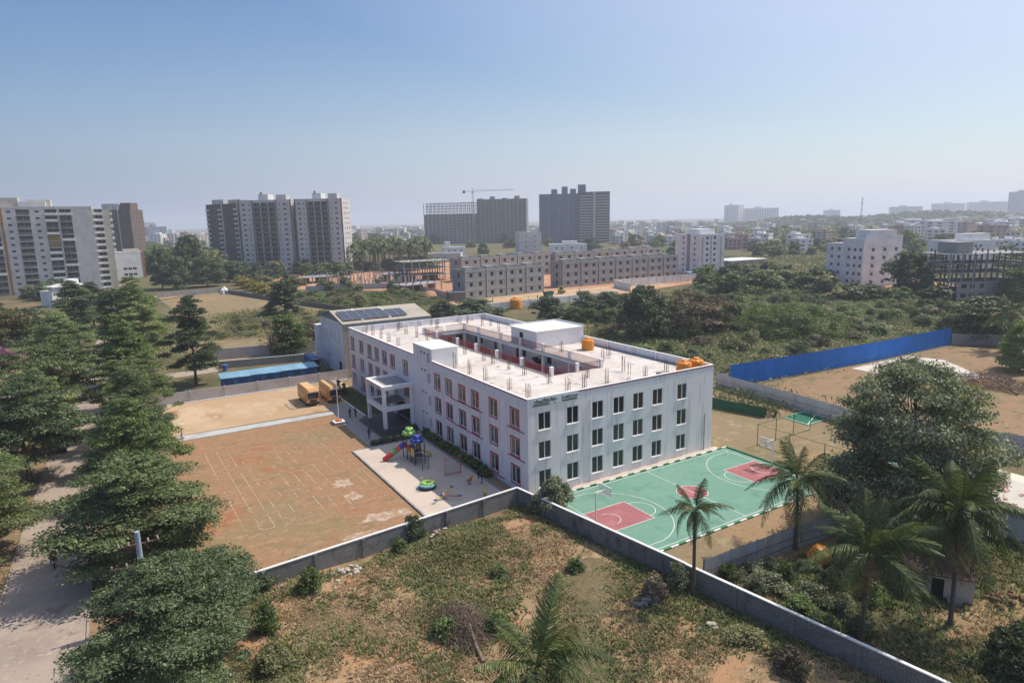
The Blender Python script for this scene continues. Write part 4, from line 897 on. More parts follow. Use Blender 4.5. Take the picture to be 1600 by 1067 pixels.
def balls(x, y, z, m, m2):
    b = MB()
    pts = [(.3 * math.cos(2.1 * k), .3 * math.sin(2.1 * k), .52) for k in range(3)] + [(.62 * math.cos(2 * math.pi * k / 7), .62 * math.sin(2 * math.pi * k / 7), .08) for k in range(7)]
    r = .33
    for px_, py_, pz_ in pts:
        b.lathe([(r * math.sin(math.pi * (k + .15) / 8.3), -r * math.cos(math.pi * (k + .15) / 8.3)) for k in range(9)], 12, (px_, py_, pz_))
    o = b.build('ball_roof', M[m], ps, (x, y, z), smooth=True)
    MB().lathe([(.05, .82), (.09, .86), (.09, .92), (.03, .96)], 8).build('roof_knob', M[m2], o)
balls(-6.0, 20.3, 3.35, 'play_lime', 'play_yellow'); balls(-6.0, 17.7, 3.05, 'play_blue', 'play_orange')
def seg(p0, p1, r, m, nm): MB().tube(p0, p1, r, n=14).build(nm, M[m], ps)
p0, p1 = Vector((-6.8, 20.4, 1.95)), Vector((-9.0, 20.7, .55))
for k, m in enumerate(('play_blue', 'play_orange', 'play_green', 'play_red')): seg(p0.lerp(p1, k / 4), p0.lerp(p1, (k + 1) / 4), .36, m, 'slide_tube')
MB().path([p1, (-9.35, 20.75, .4), (-9.75, 20.8, .3)], [.37, .3, .22], 12).build('slide_mouth', M['play_red'], ps)
MB().box(-6.74, 19.7, 1.5, -6.66, 20.9, 2.3).box(-6.74, 18.4, 1.3, -6.66, 19.5, 2.2).build('side_panel', M['play_red'], ps)
MB().box(-6.76, 17.15, 1.1, -6.68, 18.15, 2.1).build('side_panel', M['play_yellow'], ps); MB().box(-5.34, 18.4, 1.3, -5.26, 19.5, 2.2).build('side_panel', M['play_yellow'], ps)
b = MB(); b.bar((-5.3, 18.9, 1.3), (-3.4, 19.1, .15), .5, .06); b.bar((-5.3, 18.62, 1.42), (-3.4, 18.82, .27), .05, .2); b.bar((-5.3, 19.18, 1.42), (-3.4, 19.38, .27), .05, .2); b.build('open_slide', M['play_yellow'], ps)
b = MB()
for x in (-6.6, -5.7): b.path([(x, 14.9, 0), (x, 14.9, 1.5), (x, 15.4, 1.65), (x, 17.0, 1.15)], .045, 6)
for k in range(5): b.tube((-6.6, 14.9, .25 + .28 * k), (-5.7, 14.9, .25 + .28 * k), .025, n=5)
for k in range(6): b.tube((-6.6, 15.4 + .27 * k, 1.65 - .083 * k), (-5.7, 15.4 + .27 * k, 1.65 - .083 * k), .025, n=5)
b.build('ladder', M['play_navy'], ps)
nt_ = thing('climbing_net', 'square red climbing frame strung with a grey net', 'climbing frame', (-3.95, 11.45, PZ))
b = MB(); b.path([(-1.05, .08, 0), (-1.05, .08, 2.3), (1.05, -.08, 2.3), (1.05, -.08, 0)], .06, 8); b.bar((-1.05, .08, .15), (1.05, -.08, .15), .07); b.build('frame', M['play_red'], nt_)
b = MB()
for k in range(1, 8):
    x = -1.05 + 2.1 * k / 8; b.bar((x, .08 - .16 * k / 8, .15), (x, .08 - .16 * k / 8, 2.3), .022); z = .15 + 2.15 * k / 8; b.bar((-1.05, .08, z), (1.05, -.08, z), .022)
b.build('net', M['steel_grey'], nt_)
mg = thing('merry_go_round', 'round blue and green merry-go-round with yellow hand rails', 'merry-go-round', (-8.4, 9.4, PZ))
MB().lathe([(.25, 0), (.95, .08), (1.1, .2), (1.1, .3), (.9, .32)], 20).build('platform', M['play_navy'], mg)
MB().lathe([(1.0, .32), (1.08, .4), (1.05, .55), (.85, .6), (.8, .42)], 20).build('seat_ring', M['play_cyan'], mg); MB().lathe([(.7, .42), (.78, .6), (.72, .72), (.5, .74), (.4, .5)], 20).build('inner_ring', M['play_lime'], mg)
b = MB()
for k in range(4):
    a = math.pi / 2 * k + .4; b.path([(.95 * math.cos(a - .35), .95 * math.sin(a - .35), .5), (1.0 * math.cos(a - .2), 1.0 * math.sin(a - .2), 1.05), (1.0 * math.cos(a + .2), 1.0 * math.sin(a + .2), 1.05), (.95 * math.cos(a + .35), .95 * math.sin(a + .35), .5)], .04, 6)
b.build('hand_rail', M['play_yellow'], mg); MB().lathe([(.12, .5), (.1, .8), (.05, .85)], 8).build('hub', M['play_orange'], mg)
ss = thing('seesaw', 'crossed yellow and red seesaw with blue seats', 'seesaw', (-8.2, 5.2, PZ))
MB().path([(-.25, 0, 0), (0, 0, .45), (.25, 0, 0)], .05).build('support', M['play_navy'], ss)
for p, q, m in (((-1.3, -.3, .3), (1.5, 1.1, .75), 'play_yellow'), ((-.3, .2, .5), (1.6, -.9, .35), 'play_orange')):
    o = MB().bar(p, q, .14, .08).build('plank', M[m], ss)
    for e in (p, q): MB().box(e[0] - .17, e[1] - .14, e[2] + .04, e[0] + .17, e[1] + .14, e[2] + .12).tube((e[0] * .85, e[1] * .85, e[2] + .05), (e[0] * .85, e[1] * .85, e[2] + .4), .025, n=6).build('seat', M['play_blue'], o)
def spring(x, y, label, m, rz, h=1.0):
    t = thing('spring_rider', label, 'spring rider', (x, y, PZ), rz)
    b = MB(); b.path([(.1 * math.cos(k * .9), .1 * math.sin(k * .9), .02 + .4 * k / 28) for k in range(29)], .018, 5); b.build('spring', M['play_navy'], t)
    b = MB(); b.path([(-.5, 0, .75), (-.35, 0, .6), (0, 0, .55), (.3, 0, .62), (.45, 0, .85), (.55, 0, .95), (.68, 0, .9)], [.05, .14, .17, .15, .11, .1, .05], 10); b.build('animal_body', M[m], t, smooth=True)
    for s in (-1, 1): MB().path([(.2, .1 * s, .55), (.22, .16 * s, .38), (.18, .17 * s, .3)], [.06, .05, .05], 6).path([(-.25, .1 * s, .55), (-.27, .16 * s, .38), (-.22, .17 * s, .3)], [.06, .05, .05], 6).build('leg_panel', M[m], t)
    MB().tube((.33, -.22, .9), (.33, .22, .9), .02, n=6).build('handle', M['play_yellow'], t)
spring(-3.7, 7.5, 'orange animal spring rider standing by the climbing net', 'play_orange', .4); spring(-3.9, 3.3, 'yellow spring rider close behind the compound wall', 'play_yellow', 1.3)

# ------------------------------------------------------------------ palm yard: hut, house, tank, rubble
ht = thing('tiled_hut', 'small cream hut with a dark doorway under the tall palm', 'hut', (18.5, -34.6, .03), -.98)
MB().facade((-2.1, -1.3), (1, 0), 4.6, 0, 2.2, [(1.6, 2.5, 0.0, 1.75)], .12).facade((2.5, -1.3), (0, 1), 2.8, 0, 2.2, []).facade((-2.1, 1.5), (0, -1), 2.8, 0, 2.2, []).facade((2.5, 1.5), (-1, 0), 4.6, 0, 2.2, []).build('wall', M['beige_wall'], ht)
MB().box(-.52, -1.1, 0, .42, -1.06, 1.75).build('doorway', M['dark_void'], ht)
mat('tile_roof', (.07, .05, .042), [((.11, .075, .06), 1.5, .5, .7)], rough=.9)
for k in range(10):
    for r in range(2): MB().bar((-2.35 + k * .53, -1.7 + r * 1.55, 2.15 + r * .33), (-2.35 + k * .53, -.1 + r * 1.6, 2.52 + r * .33), .5, .07).build('roof_tile', M['tile_roof'], ht)
MB().box(.6, -2.1, 0, 1.6, -1.5, .35).build('step', M['concrete_grey'], ht)
wh = thing('corrugated_house', 'low white house with rust-flecked white corrugated roof beside the big tree', 'house', (37.8, -33.6, .03), -math.pi / 2)
MB().facade((-4, -4), (1, 0), 14, 0, 3.3, [(6.0, 7.4, 0, 2.4), (1.5, 3, 1, 2.3)], .15, 0, 0, 1).facade((-4, 5), (0, -1), 9, 0, 3.3, [(4, 5.2, 1, 2.2)], .15, 0, 0, 1).facade((10, -4), (0, 1), 9, 0, 3.3, []).facade((10, 5), (-1, 0), 14, 0, 3.3, []).build('wall', [M['parapet_wall'], M['dark_void']], wh)
mat('roof_rusty', (.60, .56, .50), [((.5, .46, .41), .4, .5, .7), ((.24, .08, .05), .9, .56, .62)], rough=.7)
mat('roof_pale', (.60, .52, .43), [((.52, .45, .38), .5, .5, .7)], rough=.7)
for side, m in ((-1, 'roof_rusty'), (1, 'roof_pale')):
    for k in range(12):
        x0 = -4.6 + k * 1.25; n = 10; pr = [(x0 + 1.25 * i / n, .05 if i % 2 else 0) for i in range(n + 1)]; y0 = .5 + side * 5.1
        MB().add([(x, y0, 3.3 + d) for x, d in pr] + [(x, .5, 4.3 + d) for x, d in pr], [(i, i + 1, n + 2 + i, n + 1 + i) if side < 0 else (i + 1, i, n + 1 + i, n + 2 + i) for i in range(n)]).build('roof_sheet', M[m], wh)
MB().lathe([(.5, 0), (.55, .25), (.4, .4), (.1, .45)], 14, (3, .9, 4.25)).build('roof_vent', M['steel_grey'], wh)
t = tank(14.0, -26.4, .02, 'tilted orange water tank lying in the weeds behind the compound wall', .95); t.rotation_euler = (.5, .35, 0); t.location.z = .35
rr = random.Random(11)
def stone_mesh(r, s):
    bm = bmesh.new(); bmesh.ops.create_icosphere(bm, subdivisions=1, radius=1)
    for v in bm.verts: v.co = Vector((v.co.x * s[0], v.co.y * s[1], v.co.z * s[2])) * r.uniform(.7, 1.2)
    me = bpy.data.meshes.new('stone'); bm.to_mesh(me); bm.free(); return me
def heap(name, label, cat, x, y, z, n, rad, size, mats_, group=None):
    t = thing(name, label, cat, (x, y, z), 0, group)
    for k in range(n):
        me = stone_mesh(rr, (rr.uniform(.5, 1) * size, rr.uniform(.5, 1) * size, rr.uniform(.3, .7) * size)); me.materials.append(M[rr.choice(mats_)])
        a, q = rr.uniform(0, 6.3), rad * math.sqrt(rr.random())
        ob('stone', me, t, (q * math.cos(a), q * math.sin(a) * .6, size * .2 + (1 - q / rad) * size * .8), rr.uniform(0, 3))
mat('stone_pale', (.42, .38, .33), [((.32, .27, .22), 2, .5, .7)], rough=.95); mat('stone_grey', (.16, .16, .165), [((.23, .23, .24), 2, .5, .7)], rough=.95); mat('stone_red', (.20, .12, .08), [((.15, .09, .06), 2, .5, .7)], rough=.95)
heap('stone_heap', 'pile of pale broken concrete chunks below the block wall', 'rubble', (-22.17, -3.82)[0], (-22.17, -3.82)[1], .06, 14, 1.6, .38, ['stone_pale'])
heap('stone_heap', 'pale rubble scatter in the weeds near the long dry grass', 'rubble', (-24.07, -5.52)[0], (-24.07, -5.52)[1], .06, 7, 1.0, .3, ['stone_pale'])
heap('stone_heap', 'dark grey slabs dumped in the middle of the vacant plot', 'rubble', (-3.19, -22.86)[0], (-3.19, -22.86)[1], .06, 13, 1.2, .45, ['stone_grey'])
heap('stone_heap', 'small grey rocks beside the green tufts near the long wall', 'rubble', (-1.44, -27.63)[0], (-1.44, -27.63)[1], .06, 7, 1.1, .3, ['stone_grey', 'stone_pale'])
heap('stone_heap', 'red earth and stone heap against the wall corner', 'rubble', (-12.65, -3.30)[0], (-12.65, -3.30)[1], .7, 12, 1.8, .3, ['stone_red', 'stone_pale'])
heap('stone_heap', 'pinkish rubble between the two wall bushes', 'rubble', (-27.83, -3.88)[0], (-27.83, -3.88)[1], .3, 14, 1.6, .22, ['stone_red', 'stone_pale'])
heap('stone_heap', 'mound of dark brown earth clods beside the hut', 'rubble', 21.5, -38.5, .05, 16, 2.0, .4, ['stone_red', 'bark'])
# litter scattered over the plot: too small to count
b = MB()
for k in range(330):
    x, y = rr.uniform(-33, 3), rr.uniform(-40, -1)
    if not inside(x, y, plot_poly): continue
    z = plot_height(x, y) + .03; s = rr.uniform(.03, .1); a = rr.uniform(0, 3)
    b.add([(x + s * math.cos(a), y + s * math.sin(a), z), (x - s * math.sin(a), y + s * math.cos(a), z + s * .4), (x - s * math.cos(a), y - s * math.sin(a), z), (x, y, z + s)], [(0, 1, 3), (1, 2, 3), (2, 0, 3)])
o = b.build('litter', M['stone_pale']); o['kind'] = 'stuff'; o['label'] = 'scattered pale stones and scraps on the vacant plot'
# dead brushwood pile
bp_ = thing('brush_pile', 'big heap of dead grey brushwood on the vacant plot', 'brush pile', (-17.6, -17.2, .1))
b = MB()
for k in range(1500):
    a = rr.uniform(0, 6.28); q = math.sqrt(rr.random()); x, y = 2.0 * q * math.cos(a), 2.9 * q * math.sin(a); z = .1 + (1 - q * q) * 1.5 * rr.random()
    d = Vector((rr.gauss(0, .6), rr.gauss(-.4, .8), rr.gauss(0, .35))).normalized() * rr.uniform(.5, 1.5); m_ = Vector((x, y, z)) + d * .5 + Vector((0, 0, rr.uniform(-.06, .12)))
    b.path([(x, y, z), m_, Vector((x, y, max(.02, z))) + d], [.022, .016, .006], 3, caps=False)
o = b.build('twigs', M['wood_dry'], bp_); o['kind'] = 'stuff'
MB().path([(-.6, -4.6, .1), (-.3, -3, .3), (.2, -1, .8), (.5, 1.2, 1.1)], [.16, .14, .1, .04], 8).path([(.2, -1, .8), (1.3, .3, 1.25), (2.1, .6, 1.1)], [.09, .06, .02], 6).build('fallen_trunk', M['wood_dry'], bp_)
# transformer structure by the street
tp = thing('transformer_pole', 'pale blue steel pole with rusty cross-arms and insulators between street trees', 'utility pole', (-38.5, -3.0, 0))
mat('pole_blue', (.30, .36, .44), [((.4, .42, .46), 2, .5, .7)], rough=.6)
MB().tube((0, 0, 0), (0, 0, 8.2), .24, .19, 12).build('pole', M['pole_blue'], tp)
for x in (-1.6, 1.6): MB().bar((x, .5, 0), (x, .5, 5.6), .14, .14).build('rail_post', M['steel_rust'], tp)
for z, w in ((7.0, 1.5), (5.3, 2.2), (3.9, 2.2), (3.3, 2.1)):
    MB().bar((-w, .35, z), (w, .35, z), .09, .09).build('cross_arm', M['steel_rust'], tp)
    for x in (-w * .9, -w * .45, w * .45, w * .9): MB().lathe([(.05, 0), (.09, .06), (.05, .1), (.09, .16), (.05, .2), (.08, .26), (.03, .3)], 8, (x, .35, z + .05)).build('insulator', M['stone_pale'], tp)
for x in (-.7, .7): 
    b = MB(); b.bar((x, .3, 3.0), (x, .3, 5.0), .07); b.bar((x, .9, 3.0), (x, .9, 5.0), .07)
    for z in (3.2, 3.7, 4.2, 4.7): b.bar((x, .3, z), (x, .9, z), .05)
    b.build('switch_frame', M['stone_pale'], tp)
MB().box(-.6, .5, 2.5, .6, 1.3, 3.6).build('transformer', M['steel_grey'], tp)
def lamp(x, y, h, label, rz):
    t = thing('street_lamp', label, 'street lamp', (x, y, 0), rz)
    MB().tube((0, 0, 0), (0, 0, h), .09, .06, 8).build('post', M['white_paint'], t); MB().path([(0, 0, h - .05), (.4, 0, h + .15), (1.1, 0, h + .2)], .035, 6).build('arm', M['white_paint'], t)
    MB().box(.95, -.12, h + .14, 1.55, .12, h + .24).build('lamp_head', M['white_paint'], t)
lamp(-35.6, 108, 9.0, 'thin white street lamp rising between the far street trees', math.pi); lamp(-49.7, 62, 7.5, 'white street lamp at the bend beside the dense tree', 0)

# dumped brushwood, digger, skip and a parked car
b2_ = thing('brush_pile', 'brown brushwood heap inside the fenced lot beyond the big tree', 'brush pile', (*(97.03, -5.94), .05)); b = MB()
for k in range(900):
    a = rr.uniform(0, 6.28); q = math.sqrt(rr.random()); x, y = 4.5 * q * math.cos(a), 7.5 * q * math.sin(a); z = .1 + (1 - q * q) * 2.2 * rr.random(); d = Vector((rr.gauss(0, .7), rr.gauss(0, .7), rr.gauss(.1, .4))).normalized() * rr.uniform(.8, 2.2)
    b.path([(x, y, z), Vector((x, y, z)) + d], [.04, .012], 3, caps=False)
o = b.build('twigs', M['wood_dry'], b2_); o['kind'] = 'stuff'
MB().path([(-4, -6, .2), (-1, -2, .9), (2, 3, 1.4)], [.2, .16, .06], 6).build('fallen_branch', M['wood_dry'], b2_)
dgr = thing('digger', 'yellow-green backhoe digger working on the sandy villa street', 'digger', (*(125.96, 167.13), .09), .6)
mat('digger_paint', (.32, .30, .05), rough=.5)
MB().box(-1.8, -.8, .9, 1.9, .8, 1.7).build('chassis', M['digger_paint'], dgr); MB().box(-.8, -.75, 1.7, .7, .75, 3.0).build('cab', M['glass_dark'], dgr); MB().box(-.9, -.85, 3.0, .8, .85, 3.12).build('cab_roof', M['digger_paint'], dgr)
MB().path([(-1.7, 0, 1.5), (-2.8, 0, 3.4), (-4.2, 0, 2.0), (-4.0, 0, .8)], .16, 6).build('rear_arm', M['digger_paint'], dgr); MB().box(2.3, -1.0, .3, 3.0, 1.0, 1.0).bar((1.6, .6, 1.3), (2.5, .6, .8), .14).bar((1.6, -.6, 1.3), (2.5, -.6, .8), .14).build('loader_bucket', M['digger_paint'], dgr)
w1, r1 = wheel_meshes(.72, .4); w2, r2 = wheel_meshes(.5, .32)
for s in (-1, 1):
    w = ob('wheel', w1, dgr, (-1.1, s * .85, .72), math.pi / 2); ob('rim', r1, w); w = ob('wheel', w2, dgr, (1.3, s * .8, .5), math.pi / 2); ob('rim', r2, w)
sk = thing('skip', 'dark green steel skip beside the villa street', 'skip', (*(116.42, 163.03), .09), .2)
mat('skip_green', (.03, .10, .08), rough=.6); b = MB(); b.add([(-1.6, -1, 0), (1.6, -1, 0), (1.6, 1, 0), (-1.6, 1, 0), (-2.4, -1.1, 1.8), (2.4, -1.1, 1.8), (2.4, 1.1, 1.8), (-2.4, 1.1, 1.8)], [(3, 2, 1, 0), (0, 1, 5, 4), (1, 2, 6, 5), (2, 3, 7, 6), (3, 0, 4, 7)]); b.build('bin', M['skip_green'], sk)
b = MB(); b.bar((-2.4, -1.1, 1.8), (2.4, -1.1, 1.8), .15); b.bar((-2.4, 1.1, 1.8), (2.4, 1.1, 1.8), .15); b.bar((-2.4, -1.1, 1.8), (-2.4, 1.1, 1.8), .15); b.bar((2.4, -1.1, 1.8), (2.4, 1.1, 1.8), .15); b.build('lip', M['skip_green'], sk)
def car(x, y, rz, label, m):
    t = thing('car', label, 'car', (x, y, .04), rz); b = MB()
    sec = [(-2.1, .35, .75, .78), (-1.9, .3, .95, .84), (-.9, .28, 1.0, .86), (.9, .28, .98, .86), (1.9, .32, .82, .82), (2.1, .38, .68, .74)]
    vs_ = [p for xx, z0, z1, hw in sec for p in ((xx, -hw, z0), (xx, hw, z0), (xx, hw * .97, z1), (xx, -hw * .97, z1))]
    b.add(vs_, [(i * 4 + k, i * 4 + (k + 1) % 4, i * 4 + 4 + (k + 1) % 4, i * 4 + 4 + k) for i in range(5) for k in range(4)] + [(3, 2, 1, 0), (20, 21, 22, 23)]); b.build('body', M[m], t)
    b = MB(); vs_ = [(-1.6, -.78, .98), (1.0, -.78, .96), (1.0, .78, .96), (-1.6, .78, .98), (-1.1, -.62, 1.45), (.3, -.62, 1.47), (.3, .62, 1.47), (-1.1, .62, 1.45)]
    b.add(vs_, [(0, 1, 5, 4), (1, 2, 6, 5), (2, 3, 7, 6), (3, 0, 4, 7)]); b.build('windows', M['glass_dark'], t); MB().box(-1.08, -.6, 1.452, .28, .6, 1.5).build('roof', M[m], t)
    for xx in (-1.3, 1.3):
        for s in (-1, 1): w = ob('wheel', CW, t, (xx, s * .74, .31), math.pi / 2); ob('rim', CR, w)
    for s in (-1, 1): MB().box(2.05, s * .55 - .15, .55, 2.11, s * .55 + .15, .68).build('headlight', M['lamp_glass'], t)
CW, CR = wheel_meshes(.31, .2); mat('car_dark', (.03, .03, .035), rough=.25, spec=.5); mat('car_white', (.6, .6, .6), rough=.25, spec=.5)
car(-28.0, 74.0, 1.4, 'dark car parked in the shade beside the blue shed', 'car_dark'); car(-46.8, 52.5, 1.5, 'dark car at the kerb of the street under the trees', 'car_dark'); car(-66.5, 93.5, .1, 'white car on the side lane at the picture edge', 'car_white')

